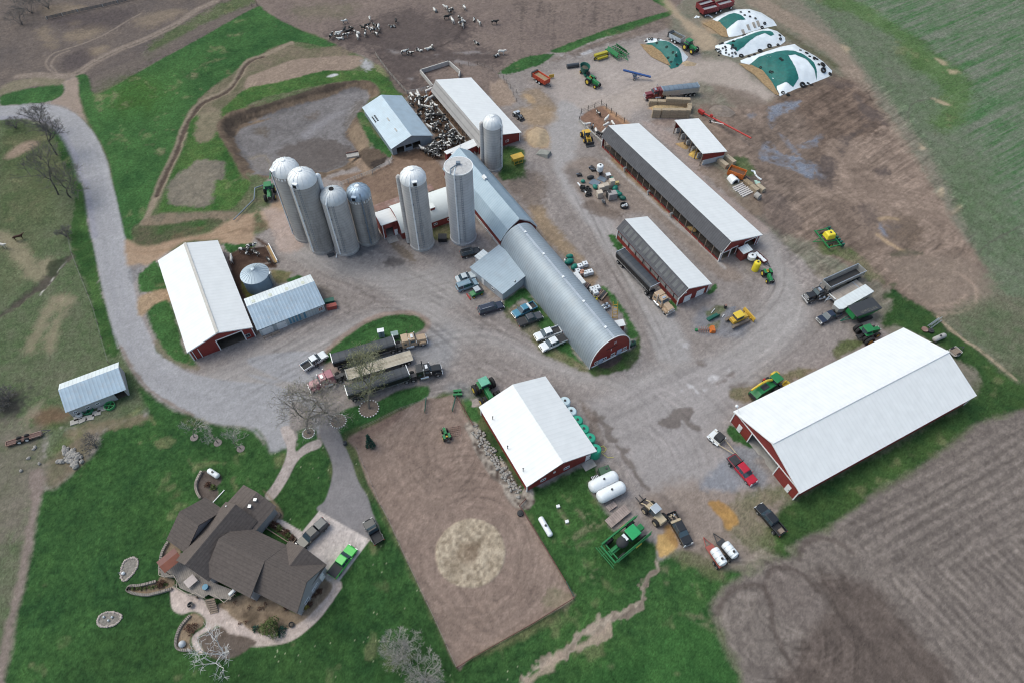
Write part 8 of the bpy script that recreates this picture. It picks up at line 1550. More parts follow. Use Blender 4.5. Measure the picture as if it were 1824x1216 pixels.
# end of the long barn (survey sheet D6)
t,w,L=shed_from('pump_hut','small red hut with pale blue roof at the end of the long barn','hut','D6 565,395 755,300 850,440 640,530',2.5,roofm=PALE_ROOF,wallm=RED2,slope=.25)
vtank('white round hopper tank on legs beside the pump hut','D6 800,670',.95,1.0,POLY,'hopper','hopper_tank',z0=1.0); vtank('tall yellow poly tank beside the old tractor','D6 905,860',.8,2.6,mat('yellow_tank',(.72,.58,.04),.4))
wt=wagon('narrow dark feed trough wagon with a white liner by the yellow tank','D6 900,470 1150,700',mat('dull_maroon',(.12,.04,.04),.6),POLY,L=3.6,W_=1.2,H0_=.5,H1=1.0,name='feed_trough',cat='trough',h=.8)
t=thing('round_bale_net','amber straw clump against the feed rail of the long barn','straw clump',W1('A7 1335,495')); MB().ball((0,0,.35),.9,12,6,(1.5,.8,.5)).build('clump',mat('amber_straw',(.50,.32,.13),.95,0,.2,4,bump=1),t,True); t.rotation_euler=(0,0,-.6)
# gravel patch things (survey sheet D7)
t=thing('loader_bucket','dark green loader bucket lying on the gravel patch','bucket',W1('D7 600,540'),.55); MB().prism([(-.5,0),(.5,0),(.5,.15),(-.3,.2),(-.35,.8),(-.5,.8)],3.0).build('bucket',TEALG,t,False,.03).rotation_euler=(0,0,PI/2)
t=thing('tillage_part','rusty plough frame with an orange bucket plate on the gravel patch','scrap',W1('D7 430,900'),.05); MB().prism([(.6,0),(1.8,0),(1.6,.9),(.9,1.0)],1.4).build('plate',MOR,t); m=MB()
for i in range(5): m.cyl((-1.8+i*.45,-.7,.3),(-1.5+i*.45,.8,.5),.08,n=5)
m.cyl((-1.9,0,.4),(.8,.1,.4),.1,n=6); m.build('frame',RUST,t); MB().box((-2.2,.1,.3),(.5,.5,.4)).build('bracket',JG,t)
for z,L,l in (('D7 600,380',1.5,'white plastic pipe leaning near the green bucket'),('D7 880,510',.9,'short white pipe on the gravel patch')):
    o=MB().cyl((-L/2,0,.1),(L/2,0,.25),.08,n=7).build('pipe',POLY); tag(o,l,'pipe'); o.location=W1(z); o.rotation_euler=(0,0,.9)
t=thing('barrel','black barrel with a rusty stand on the far side of the gravel patch','barrel',W1('D7 930,280')); MB().cyl((0,0,.0),(0,0,.9),.32,n=12).build('barrel',BEDM,t); MB().box((0,0,.95),(.5,.5,.08)).build('lid',RUST,t)
# behind the machine shed (survey sheet B4)
t=thing('lattice_frame','grey lattice mast section lying behind the machine shed','mast',*(lambda a:(a[0],a[1]))(pose('B4 1180,90 1255,35'))); m=MB()
for y,z in ((-.4,.2),(.4,.2),(0,.9)): m.cyl((-2,y,z),(2,y,z),.06,n=5)
for i in range(8): m.cyl((-2+i*.5,-.4,.2),(-1.75+i*.5,.4,.2),.04,n=4); m.cyl((-2+i*.5,.4,.2),(-1.75+i*.5,0,.9),.04,n=4); m.cyl((-2+i*.5,0,.9),(-1.75+i*.5,-.4,.2),.04,n=4)
m.build('mast',GALV,t)
htank('old grey cylinder tank on the grass behind the machine shed','B4 1210,175 1290,140',.55,mat('old_grey_tank',(.36,.35,.34),.7,0,.2,1),.7,name='old_tank'); vtank('dark tub beside the lattice mast','B4 1190,115',.6,.5,BEDM,name='tub',cat='tub')
o=MB().cyl((0,0,.15),(0,0,.3),.7,n=14).build('rusty_disc',RUST); tag(o,'rusty disc on the grass left of the dark tub','disc'); o.location=W1('B4 1150,105')
wt=wagon('small pale trailer at the far corner of the machine shed','B4 1335,262 1385,235',mat('pale_trailer',(.48,.45,.42),.7),WOODN,L=2.2,W_=1.7,H0_=.5,H1=.8,name='small_trailer',cat='trailer',h=.7,tand=False)
# pasture shed things and left side
for z,l,m in (('B1 748,470','round bright green feeder on the right in front of the pasture shed',mat('leaf_green_feeder',(.06,.30,.11),.6)),('B1 600,500','round darker green feeder in front of the pasture shed',mat('deep_green_feeder',(.02,.16,.08),.6))):
    t=thing('round_feeder',l,'feeder',W1(z)); MB().lathe([(.95,0),(1.0,.6),(.92,.6),(.87,0),(.95,0)],18,cap=False).build('ring',m,t); row(t,'divider',m,[(0,0,.3)],(1.8,.06,.4)); MB().box((0,0,.3),(.06,1.8,.4)).build('divider',m,t)
vtank('low white tub on the slabs in front of the pasture shed','B1 540,525',.7,.4,mat('chalky_tub',(.45,.45,.44),.7),name='tub',cat='tub')
for z in ('B1 505,575','B1 560,560','B1 610,545','B1 655,515','B1 690,485','B1 530,545'):
    o=MB().box((0,0,.07),(1.5,1.1,.14)).build('paving_slab',CONC); tag(o,'cracked concrete slab in front of the pasture shed','slab','slabs by the pasture shed'); o.location=W1(z); o.rotation_euler=(0,0,random.uniform(.2,.7))
wt=wagon('long rusty cattle trough on the bare ground left of the lawn','B1 65,715 255,655',RUST,mat('rust_inside',(.12,.07,.06),.8),L=6.0,W_=.9,H0_=.2,H1=.7,name='cattle_trough',cat='trough',h=.6)
ROCK=mat('field_stone',(.30,.28,.26),.9,0,.3,1.5)
RK=None
def rock(z,r,lab,grp):
    global RK
    q=W1(z)
    if RK is None:
        m=MB().ball((0,0,.25),.6,8,5,(1,.8,.7)); m.v=[v+Vector((random.uniform(-.08,.08),random.uniform(-.08,.08),random.uniform(-.06,.06))) for v in m.v]; RK=m.build('rock',ROCK); o=RK; tag(o,lab,'rock',grp)
    else: o=RK.copy(); C.objects.link(o); o['label']=lab; o['group']=grp
    o.location=q; o.scale=(r*random.uniform(.8,1.2),r*random.uniform(.8,1.2),r); o.rotation_euler=(0,0,random.uniform(0,6))
for i in range(46): rock('B1 %f,%f'%(random.gauss(487,32),random.gauss(810,30)),random.uniform(.5,1.15),'field stone in the rock pile by the lawn edge','rock pile by the lawn')
for z in ('B1 230,760','B1 195,820','B1 145,905','B1 268,858','B1 240,745'): rock(z,.6,'pale stone scattered beside the rusty trough','stones by the trough')
for i in range(150):
    k=i/150; q=zp('B2 1540,850')[0]
    rock('F %f,%f'%(q[0]+k*80+random.uniform(-7,9),q[1]+k*118+random.uniform(-8,8)),random.uniform(.25,.6),'landscape stone in the bed between arena and workshop','stones between arena and workshop')
# open-topped concrete wedge, boxes
t=thing('concrete_wedge','wedge shaped concrete ramp block beside the lane near the lone silo','ramp',W1('A3 335,1045'),-.5); MB().prism([(-1.8,0),(1.8,0),(1.6,1.0),(-1.2,.4)],2.4,0,1.8).build('block',mat('mossy_concrete',(.24,.24,.22),.9,0,.2,1),t)
for z,l in (('B7 585,22','white block at the upper end of the bare strip near the gas tank'),('B7 645,125','white block at the lower end of the bare strip near the gas tank')):
    o=MB().box((0,0,.2),(.6,.5,.4)).build('concrete_block',TRIM); tag(o,l,'block'); o.location=W1(z); o.rotation_euler=(0,0,.3)
vtank('small black tub at the edge of the arena','B7 330,70',.55,.5,BEDM,name='tub',cat='tub'); vtank('black barrel with a pale lid at the arena corner','E4 1140,980',.4,.9,PGRY,name='barrel',cat='barrel')
for z,rz,l in (('B1 685,505',0,'x'),): pass
p,rz,d=pose('B2 1205,745 1215,650'); t=thing('gate','dark green steel gate swung open on the left of the arena entrance','gate',p,rz); m=MB()
for h in (.3,.6,.9,1.2): m.cyl((-d/2,0,h),(d/2,0,h),.05,n=5)
for x in (-d/2,0,d/2): m.cyl((x,0,.2),(x,0,1.25),.05,n=5)
m.build('panel',TEALG,t); p,rz,d=pose('B2 1390,740 1415,640'); t2=dup(t,p,rz,'dark green steel gate swung open on the right of the arena entrance')
t=thing('arena_groomer','green tillage attachment parked by the arena gate','attachment',W1('B2 1425,600'),.1); MB().box((0,0,.5),(1.6,.5,.4)).build('frame',JG,t); MB().box((0,-.9,.5),(1.8,.4,.5)).build('frame',JG,t); MB().box((.2,-.4,.4),(.2,1.2,.2)).build('link',JG,t)
o=MB()
for i in range(6): o.cyl((-1,-1+i*.4,.06),(1,-1+i*.4,.06),.04,n=4); o.cyl((-1+i*.4,-1,.06),(-1+i*.4,1,.06),.04,n=4)
o=o.build('drag_harrow',RUST); tag(o,'flat chain harrow lying beside the small green tractor','harrow'); o.location=W1('B2 1410,865'); o.rotation_euler=(0,0,.2)
# bent blue transfer pipe by the lagoon
ps=W('A5 1780,115 1725,135 1720,210 1660,270 1580,350',.6); o=MB().tube(ps,.14,7).build('transfer_pipe',BLUEST,None,True); tag(o,'bent blue steel pipe running from the lagoon tractor','pipe')
o=MB().tube(W('A6 160,240 155,300',1.6),.15,7).build('pump_boom',JG,None,True); tag(o,'green pump boom reaching over the lagoon bank','pump boom')
# ---------------------------------------------------------------- cattle, horses, people
def skin_mesh(name,pts,edges,root=0,sub=1):
    me=bpy.data.meshes.new(name+'_base'); me.from_pydata([p[:3] for p in pts],edges,[]); o=bpy.data.objects.new(name+'_base',me); C.objects.link(o)
    sk=o.modifiers.new('skin','SKIN'); 
    for i,p in enumerate(pts):
        v=me.skin_vertices[0].data[i]; v.radius=(p[3],p[4] if len(p)>4 else p[3]); v.use_root=(i==root)
    s=o.modifiers.new('sub','SUBSURF'); s.levels=sub; s.render_levels=sub
    dg=bpy.context.evaluated_depsgraph_get(); dg.update(); r=bpy.data.meshes.new_from_object(o.evaluated_get(dg)); r.name=name; bpy.data.objects.remove(o)
    r.polygons.foreach_set('use_smooth',[True]*len(r.polygons)); return r
COWP=[(-.75,0,1.15,.26),(-.3,0,1.08,.36),(.25,0,1.06,.36),(.7,0,1.12,.28),(1.0,0,1.25,.19),(1.25,0,1.38,.15),(1.55,0,1.18,.09),  # trunk, neck, head
 (-.72,.24,.72,.13),(-.82,.24,.40,.07),(-.72,.24,.03,.07),(-.72,-.24,.72,.13),(-.82,-.24,.40,.07),(-.72,-.24,.03,.07),(.62,.22,.7,.10),(.60,.22,.38,.065),(.62,.22,.03,.06),(.62,-.22,.7,.10),(.60,-.22,.38,.065),(.62,-.22,.03,.06),
 (-.98,0,1.2,.05),(-1.05,0,.7,.035),(1.2,.17,1.42,.04),(1.2,-.17,1.42,.04)]
COWE=[(0,1),(1,2),(2,3),(3,4),(4,5),(5,6),(0,7),(7,8),(8,9),(0,10),(10,11),(11,12),(3,13),(13,14),(14,15),(3,16),(16,17),(17,18),(0,19),(19,20),(5,21),(5,22)]
cow_me=skin_mesh('cow',COWP,COWE,1)
COWL=[(p[0],p[1]*(1.0 if i<7 else 1.7),(p[2]-.62 if i<7 or i>20 else max(.08,(p[2]-.62)*.3+.1)),p[3]) for i,p in enumerate(COWP)]
cowl_me=skin_mesh('lying_cow',COWL,COWE,1)
def hide(name,a,b,th):
    m=bpy.data.materials.new(name); m.use_nodes=True; n=m.node_tree.nodes; l=m.node_tree.links; bs=n['Principled BSDF']; bs.inputs['Roughness'].default_value=.8
    tc=n.new('ShaderNodeTexCoord'); oi=n.new('ShaderNodeObjectInfo'); ad=n.new('ShaderNodeVectorMath'); ad.operation='ADD'; sc=n.new('ShaderNodeVectorMath'); sc.operation='SCALE'; sc.inputs['Scale'].default_value=60; cb=n.new('ShaderNodeCombineXYZ')
    for k in range(3): l.new(oi.outputs['Random'],cb.inputs[k])
    l.new(cb.outputs[0],sc.inputs[0]); l.new(tc.outputs['Object'],ad.inputs[0]); l.new(sc.outputs[0],ad.inputs[1]); nz=n.new('ShaderNodeTexNoise'); nz.inputs['Scale'].default_value=1.5; nz.inputs['Detail'].default_value=1; l.new(ad.outputs[0],nz.inputs['Vector'])
    rp=n.new('ShaderNodeValToRGB'); rp.color_ramp.interpolation='CONSTANT'; rp.color_ramp.elements[0].color=(*a,1); rp.color_ramp.elements[1].color=(*b,1); rp.color_ramp.elements[1].position=th; l.new(nz.outputs[0],rp.inputs[0]); l.new(rp.outputs[0],bs.inputs['Base Color']); return m
HW,HBK=(.62,.60,.57),(.018,.017,.017)
HIDES=[hide('mostly_white_hide',HBK,HW,.45),hide('patched_hide',HBK,HW,.535),hide('mostly_black_hide',HBK,HW,.64),hide('white_hide',(.5,.48,.44),HW,.3),hide('red_hide',(.16,.05,.02),HW,.62)]
HN=['mostly white','black and white','mostly black','all white','red and white']
def cow(z,kind,place,grp,lie=False,rz=None):
    q=W1(z,.7); o=bpy.data.objects.new('cow',cowl_me if lie else cow_me); C.objects.link(o)
    if not o.data.materials: o.data.materials.append(HIDES[1])
    o.material_slots[0].link='OBJECT'; o.material_slots[0].material=HIDES[kind]
    o.location=(q.x,q.y,0); o.rotation_euler=(0,0,random.uniform(0,6.28) if rz is None else rz); s=random.uniform(.92,1.08); o.scale=(s,s,s); tag(o,HN[kind]+' cow '+('lying ' if lie else 'standing ')+place,'cow',grp)
def herd(reg,s,place,grp,w,lie=0):
    for a in s.split(): cow(reg+' '+a,random.choices(range(5),w)[0],place,grp,random.random()<lie)
herd('E1','275,195 500,170 705,230 150,330 205,320 235,340 280,325 390,305 390,335 460,310 510,250 545,220 578,245 530,280 578,272 557,310 215,305','in the left group of the far cattle lot','cows in the far cattle lot',(6,3,0,2,0),.3)
herd('E1','735,190 270,275 330,260 310,290 440,255 475,235','in the left group of the far cattle lot','cows in the far cattle lot',(0,1,5,0,0),.3)
herd('E1','1090,88 1188,72 1232,75 1210,105 1352,72 1248,192 1315,172 1342,178 1325,208 1342,232 1440,170 1490,212','in the right group of the far cattle lot','cows in the far cattle lot',(6,3,0,1,0),.3); herd('E1','1240,100 1195,158 1625,205','in the right group of the far cattle lot','cows in the far cattle lot',(0,0,1,0,0))
herd('E1','1465,382 1645,495 1688,475 940,445 1035,432 1065,428 812,475 862,485','on the near dark mud of the far cattle lot','cows in the far cattle lot',(5,3,0,1,0),.2)
herd('E2','268,165 345,165 365,150 470,205 490,250 560,205 530,80 510,110 265,300 380,300 395,335 465,355 510,340 560,330 600,315 245,220','at the upper end of the yard between the two barns','cows in the yard between the barns',(4,3,1,3,0)); cow('E2 545,155',4,'at the upper end of the yard between the two barns','cows in the yard between the barns')
herd('E2','330,240 375,215 395,245 390,385 580,400 500,420 530,410 560,420 490,460 520,470 550,455 610,450 635,460 665,445 690,470 720,525 750,535 520,520 560,540 480,530 350,460 370,470','in the dark mid-yard crowd between the two barns','cows in the yard between the barns',(1,3,8,0,0))
herd('E2','575,600 540,640 650,665 635,565 660,590 605,655 765,625 800,650 770,640 720,705 745,740 850,690 875,705 840,755 855,785 690,775 650,790 710,765','in the loose middle of the yard between the two barns','cows in the yard between the barns',(1,4,5,1,0))
herd('E2','635,860 720,820 750,845 785,860 880,815 900,820 945,800 990,790 935,850 860,870 610,900 630,940 660,890 700,905 720,950 540,900 500,940 470,960 430,945 550,1000 510,990 600,1010 630,1000 640,1040 610,1040 680,860 560,930 590,960 670,930 650,975 740,900 770,890 820,850 600,870 575,880','in the packed group by the blue shed bays','cows in the yard between the barns',(1,4,6,0,0))
herd('D8','905,130 945,135 970,95 1010,150','in the small dark pen by the white roofed barn','cows in the small pens',(1,5,1,0,0)); herd('D8','800,210','against the wall in the small dark pen','cows in the small pens',(0,0,0,1,0)); herd('D8','1125,215','near the trough of the small dark pen','cows in the small pens',(0,0,1,0,0))
herd('E3','760,510 770,660 930,610 260,650 480,820 680,850','in the pen at the end of the long barn','cows in the pen of the long barn',(1,0,0,4,0)); herd('E3','550,345 380,720 560,910','in the pen at the end of the long barn','cows in the pen of the long barn',(0,0,1,0,0))
HRS=[(p[0]*1.05,p[1],p[2]+.12 if i<5 else (p[2]+.1 if p[2]>.3 else p[2]),p[3]*.85) for i,p in enumerate(COWP)]; HRS[5]=(1.3,0,1.75,.13); HRS[6]=(1.65,0,1.5,.09); HRS[20]=(-1.15,0,.6,.07)
hm=skin_mesh('horse',HRS,COWE,1)
for z,c,l,rz in (('A5 138,485',(.05,.02,.012),'dark brown horse grazing in the pasture left of the road',.5),('A5 28,538',(.55,.52,.48),'white horse standing at the left edge of the pasture',-.2)):
    o=bpy.data.objects.new('horse',hm if z[3]=='1' else hm.copy()); C.objects.link(o); o.data.materials.clear(); o.data.materials.append(mat('horse_coat_'+str(c[0]),c,.7,0,.15,2)); q=W1(z); o.location=q; o.rotation_euler=(0,0,rz); tag(o,l,'horse')
def person(label,z,rz,cm,pm):
    P_=[(0,0,.98,.15,.12),(0,0,1.2,.17,.12),(0,0,1.42,.17,.11),(0,0,1.55,.07),(0.02,0,1.68,.105),(.01,0,1.78,.085),(0,.1,.9,.09),(.03,.11,.5,.07),(0,.12,.06,.055),(.12,.12,.03,.045),(0,-.1,.9,.09),(-.04,-.11,.5,.07),(0,-.12,.06,.055),(.12,-.12,.03,.045),(0,.22,1.4,.07),(.02,.27,1.12,.05),(.14,.24,.92,.04),(.2,.23,.87,.035),(0,-.22,1.4,.07),(.02,-.27,1.12,.05),(.14,-.24,.92,.04),(.2,-.23,.87,.035)]
    E_=[(0,1),(1,2),(2,3),(3,4),(4,5),(0,6),(6,7),(7,8),(8,9),(0,10),(10,11),(11,12),(12,13),(2,14),(14,15),(15,16),(16,17),(2,18),(18,19),(19,20),(20,21)]
    me=skin_mesh('person',P_,E_,0,2); o=bpy.data.objects.new('person',me); C.objects.link(o); me.materials.append(cm); me.materials.append(mat('skin_tone',(.42,.25,.18),.6,0,.05,2)); me.materials.append(pm); me.polygons.foreach_set('material_index',[1 if (p.center.z>1.57 or (p.center.z<.98 and abs(p.center.y)>.19)) else (2 if p.center.z<.95 else 0) for p in me.polygons])
    q=W1(z); o.location=q; o.rotation_euler=(0,0,rz); tag(o,label,'person')
    h=MB().ball((0,0,1.76),.125,10,6,(1,.92,.7)).build('hair',mat('dark_hair',(.02,.016,.013),.7),o,True)
    for y in (-.035,.035): MB().ball((.115,y,1.70),.016,6,4).build('eye',DARK,o)
    MB().ball((.125,0,1.665),.02,6,4).build('nose',MATS['skin_tone'],o)
    for s in (-1,1):
        for k,(dx,L) in enumerate(((-.03,.075),(-.01,.085),(.01,.08),(.03,.065))): MB().tube([(.2+dx*.6,s*.23+dx*.3,.86),(.225+dx*.6,s*.225+dx*.3,.86-L*.6),(.215+dx*.6,s*.215,.86-L)],.009,5).build('finger',MATS['skin_tone'],o)
        MB().tube([(.21,s*.2,.88),(.24,s*.19,.84)],.011,5).build('thumb',MATS['skin_tone'],o)
CLB=mat('black_clothing',(.012,.012,.014),.85); JN=mat('dark_jeans',(.02,.022,.03),.85)
person('person in black standing beside the white pickup, right of the two','D1 62,725',2.2,CLB,JN); person('person in black close to the white pickup door, left of the two','D1 22,712',.6,mat('dark_grey_clothing',(.025,.025,.03),.85),JN)
# ---------------------------------------------------------------- trees and shrubs
BARK=mat('grey_brown_bark',(.17,.145,.125),.9,0,.25,3); TWIG=mat('grey_twigs',(.24,.215,.195),.9,0,.25,3); TWIGB=mat('budding_twigs',(.20,.20,.13),.9,0,.3,3); PALEB=mat('pale_birch_bark',(.58,.56,.55),.85,0,.15,3); BUD=mat('spring_buds',(.22,.23,.10),.9,0,.4,3)
def tree(label,z,H,spread,seed,bm=BARK,tm=TWIG,stems=1,trunk=.35,r0=.16,depth=5,buds=0,name='bare_tree',cat='tree',grp=None,rat=.72,rm=.017,vase=.6):
    q=W1(z); t=thing(name,label,cat,q,0,grp); rd=random.Random(seed); tr=MB(); cr=MB(); bd=MB()
    def grow(p,d,L,r,k):
        n=3 if k>2 else 2; a=p
        for i in range(n):
            d=(d+Vector((rd.gauss(0,.13),rd.gauss(0,.13),rd.gauss(0.03,.08)))).normalized(); b=a+d*(L/n); m=tr if k>=depth-(1 if stems==1 else 0) else cr
            m.cyl(a,b,r*(1-.25*i/n),r*(1-.25*(i+1)/n),6 if k>3 else (4 if k>1 else 3),False); a=b
            if k>0 and k<depth and rd.random()<.55: sub(a,d,L,r,k)
        if k>0:
            for i in range(3 if k>1 else 4): sub(a,d,L,r,k)
        elif buds:
            for i in range(buds): c=a+Vector((rd.gauss(0,.25),rd.gauss(0,.25),rd.gauss(0,.25))); u=Vector((rd.gauss(0,1),rd.gauss(0,1),rd.gauss(0,1)))*.07; v=Vector((rd.gauss(0,1),rd.gauss(0,1),rd.gauss(0,1)))*.07; bd.add([c,c+u,c+v],[(0,1,2)])
    def sub(a,d,L,r,k):
        ax=Vector((rd.gauss(0,1),rd.gauss(0,1),rd.gauss(.15,.5))).normalized(); nd=(d*vase+ax*.75*spread).normalized(); grow(a,nd,L*rd.uniform(rat-.12,rat+.08),max(r*.58,rm),k-1)
    for s in range(stems):
        d=Vector((0,0,1)) if stems==1 else Vector((math.cos(s*2*PI/stems+seed)*spread*rd.uniform(.4,1),math.sin(s*2*PI/stems+seed)*spread*rd.uniform(.4,1),1)).normalized()
        grow(Vector((rd.gauss(0,.1),rd.gauss(0,.1),0)) if stems>1 else Vector((0,0,0)),d,H*trunk,r0,depth)
    if tr.v: tr.build('trunk',bm,t)
    cr.build('crown',tm,t)
    if bd.v: bd.build('buds',BUD,t)
    return t
tree('large bare tree nearest the walkway, leaning over the gravel','E4 715,850',14,1.0,3,depth=5,trunk=.30,r0=.26,buds=1); tree('bare tree in the mulch ring beside the asphalt drive','E4 1060,710',15,.95,5,depth=5,trunk=.32,r0=.22,buds=1); tree('tall budding tree in the white edged ring by the lorries','E4 1415,565',16,.85,8,tm=TWIGB,depth=5,trunk=.30,r0=.28,buds=3)
for z,l,s in (('B1 1315,680','small bare tree, left of three on the lawn by the road',1),('B1 1475,715','small bare tree, middle of three on the lawn by the road',2),('B1 1630,755','small bare tree, right of three on the lawn by the road',4)): tree(l,z,6.2,.8,s*7+1,depth=4,trunk=.34,r0=.09,tm=mat('pale_twigs',(.33,.31,.29),.9,0,.2,3),rm=.013,grp='small lawn trees')
for z,l,s in (('B6 1195,985','round pale bare shrub tree on the lawn below the house',2),('B6 1360,1190','round pale bare shrub tree at the bottom edge of the photo',6)): tree(l,z,5.2,.75,s,depth=4,trunk=.34,r0=.07,stems=7,tm=MATS['pale_twigs'],bm=MATS['pale_twigs'],rm=.013,name='bare_shrub_tree',grp='round bare trees')
tree('white barked bare tree in the mulch bed beside the curved patio','B5 1510,1010',6.0,1.25,11,bm=PALEB,tm=PALEB,depth=3,trunk=.42,r0=.10,stems=4,name='birch_tree',vase=.8)
for z,H,l,s in (('A5 395,180',15,'bare tree in the pasture beside the road, nearest the ditch',21),('A1 385,1050',14,'bare tree in the pasture inside the road bend, upper one',22),('A1 300,880',11,'thin bare tree close under the road bend',23),('A5 480,200',11,'bare tree on the road verge beside the large pasture tree',24)): tree(l,z,H,.85,s,depth=5 if H>9 else 4,trunk=.3,r0=.2,tm=mat('dark_twigs',(.13,.12,.115),.9,0,.2,3),bm=mat('dark_bark',(.085,.075,.07),.9),buds=2 if s in(21,24) else 0,grp='pasture trees')
for z,H,l,s in (('B1 650,745',3.5,'dark leafless bush beside the rock pile',31),('B1 60,430',3.5,'dark brush clump in the left pasture, right part',32),('B1 20,470',3.0,'dark brush clump at the left edge of the photo',33),('A1 220,90',7,'grey brushy thicket in the top left corner, right part',34),('A1 150,170',6,'grey brushy thicket in the top left corner, left part',35),('A1 330,60',6,'grey brushy tree beside the dark fence at the top',36),('A5 450,460',3,'low bush at the ditch by the road',37),('A1 110,870',3.5,'low scrub under the road at the left edge',38)): tree(l,z,H,.95,s,depth=3,trunk=.4,r0=.06,stems=9,tm=MATS['dark_twigs'],bm=MATS['dark_twigs'],name='leafless_bush',cat='bush')
def leafy(label,z,r,h,m,n,name='shrub',cat='shrub',cone=False,seed=1,leaf=.16,grp=None):
    q=W1(z); t=thing(name,label,cat,q,0,grp); rd=random.Random(seed); o=MB()
    for i in range(n):
        zz=rd.random()**(1.3 if cone else .8); a=rd.uniform(0,6.28); R=r*((1-zz)*.95+.05 if cone else math.sqrt(max(.05,1-(zz*1.6-.6)**2)))*rd.uniform(.55,1.05)*(1+.25*math.sin(a*3+seed)); c=Vector((R*math.cos(a),R*math.sin(a),.1+zz*h)); u=Vector((rd.gauss(0,1),rd.gauss(0,1),rd.gauss(0,.7)))*leaf; v=Vector((rd.gauss(0,1),rd.gauss(0,1),rd.gauss(0,.7)))*leaf; o.add([c-u*.5,c+u*.5,c+v],[(0,1,2)])
    o.build('foliage',m,t); MB().cyl((0,0,0),(0,0,h*.8),.08,.03,6).build('stem',BARK,t)
GRNS=mat('olive_foliage',(.075,.10,.03),.9,0,.45,1.5); GRND=mat('spruce_foliage',(.015,.05,.035),.9,0,.45,1.5); RDS=mat('reddish_shrub',(.09,.045,.03),.9,0,.4,2); YLS=mat('yellow_shrub',(.20,.16,.03),.9,0,.4,2)
leafy('small dark green spruce in the top corner of the riding arena','E4 1438,1000',.9,4.2,GRND,900,'spruce_tree','tree',True,3); leafy('large olive green bush in the bed below the house','B6 320,850',1.5,2.0,GRNS,900,seed=4)
leafy('low green juniper right of the large olive bush','B6 385,865',.9,.6,GRND,250,seed=5); leafy('small green shrub left of the large olive bush','B6 212,850',.5,.7,GRND,120,seed=6); leafy('yellow shrub beside the house gable wall','B6 545,705',.6,.7,YLS,180,seed=7)
for z,l in (('B6 645,600','dark red shrub by the gable wall, top one'),('B6 598,625','dark red shrub by the gable wall, middle one'),('B6 580,685','dark red shrub by the gable wall, lower one'),('C1 1210,520','reddish shrub in the planter strip by the walk, first'),('C1 1330,600','reddish shrub in the planter strip by the walk, second'),('C1 1390,655','reddish shrub at the end of the planter strip'),('B5 1100,540','dark shrub at the wide end of the curved bed'),('B5 1085,555','dark low shrub beside the deck corner'),('C1 560,130','brown shrub in the mulch bed with the gas tank')): leafy(l,z,.5,.6,RDS,130,seed=len(l)*7%50)
for z,l in (('C1 1260,560','yellow-green shrub in the planter strip by the walk'),('C1 1345,625','yellow-green shrub near the end of the planter strip'),('C1 610,160','bright green clump in the mulch bed with the gas tank')): leafy(l,z,.5,.5,GRNS,130,seed=9)
leafy('dark creeping shrub in the kidney shaped bed below the patio','B5 1300,850',.9,.5,RDS,220,seed=12)
for i in range(9): leafy('small tuft in the row along the curved bed','B5 %d,%d'%(905+i*27,580-(i*i)*.5),.22,.3,GRNS,30,seed=i,name='tuft',cat='plant',grp='tufts in the curved bed')
for i in range(14): leafy('withered plant in the gravel bed below the house','B6 %d,%d'%(random.randint(60,440),random.randint(650,820)),.35,.35,RDS,40,seed=i,name='withered_plant',cat='plant',grp='withered plants below the house',leaf=.1)
# ---------------------------------------------------------------- fences, walls, beds
def fence(label,z,h,pm,rm,sp=3.0,rails=(.5,1.0),pr=.06,rr=.035,name='fence',board=False,ph=None):
    p=W(z); c=p[0]; t=thing(name,label,'fence',c); m=MB(); posts=[]
    for a,b in zip(p[:-1],p[1:]):
        k=max(1,round((b-a).length/sp))
        for i in range(k): posts.append(a.lerp(b,i/k)-c)
        for q in rails:
            if board: d=b-a; m.box((a+b)/2-c+Vector((0,0,q)),(d.length,.05,.18),rz=math.atan2(d.y,d.x))
            else: m.cyl(a-c+Vector((0,0,q)),b-c+Vector((0,0,q)),rr,n=5)
    posts.append(p[-1]-c); m.build('rails',rm,t); H_=ph or h
    row(t,'post',pm,[(q.x,q.y,H_/2) for q in posts[:100]],(pr*2,pr*2,H_))
RB=mat('dull_red_board',(.17,.075,.065),.8,0,.2,1.5); PIPEW=mat('pale_pipe_rail',(.45,.44,.43),.6,0,.15,2); WIRE=mat('grey_wire',(.22,.21,.2),.6)
fence('low red board fence along the right and bottom sides of the riding arena','B3 215,1100 B7 325,20 640,540 690,645 420,812 0,1050 B6 1575,1112',.7,RB,RB,3.5,(.3,.55),board=True); fence('low red board fence from the arena gate down to the workshop','B2 1420,640 1530,830',.8,RB,RB,3,(.35,.65),board=True)
fence('thin wire fence along the left side of the riding arena','B2 740,980 B6 1060,20 1110,110 1240,400 1430,800 1570,1110',.9,WOODN,WIRE,4,(.4,.8),.05,.015); fence('thin wire fence along the top of the riding arena','B2 770,850 900,790 1040,720 1205,660',.9,WOODN,WIRE,5,(.4,.8),.05,.015)
fence('teal corner section of the arena fence','B7 640,540 685,630',.9,TEALG,TEALG,2,(.72,.85),board=True)
fence('pale pipe rail fence curving from the blue shed past the lagoon end','A6 985,170 965,205 900,235 850,265 780,290 640,345',1.2,PIPEW,PIPEW,2.2,(.35,.65,.95,1.2)); fence('grey board fence between the grass and the cattle lot','A2 870,375 900,420 960,500 1040,590 1085,640',1.3,WOODN,mat('grey_board',(.25,.22,.2),.9,0,.2,1.5),2.5,(.4,.75,1.1),board=True)
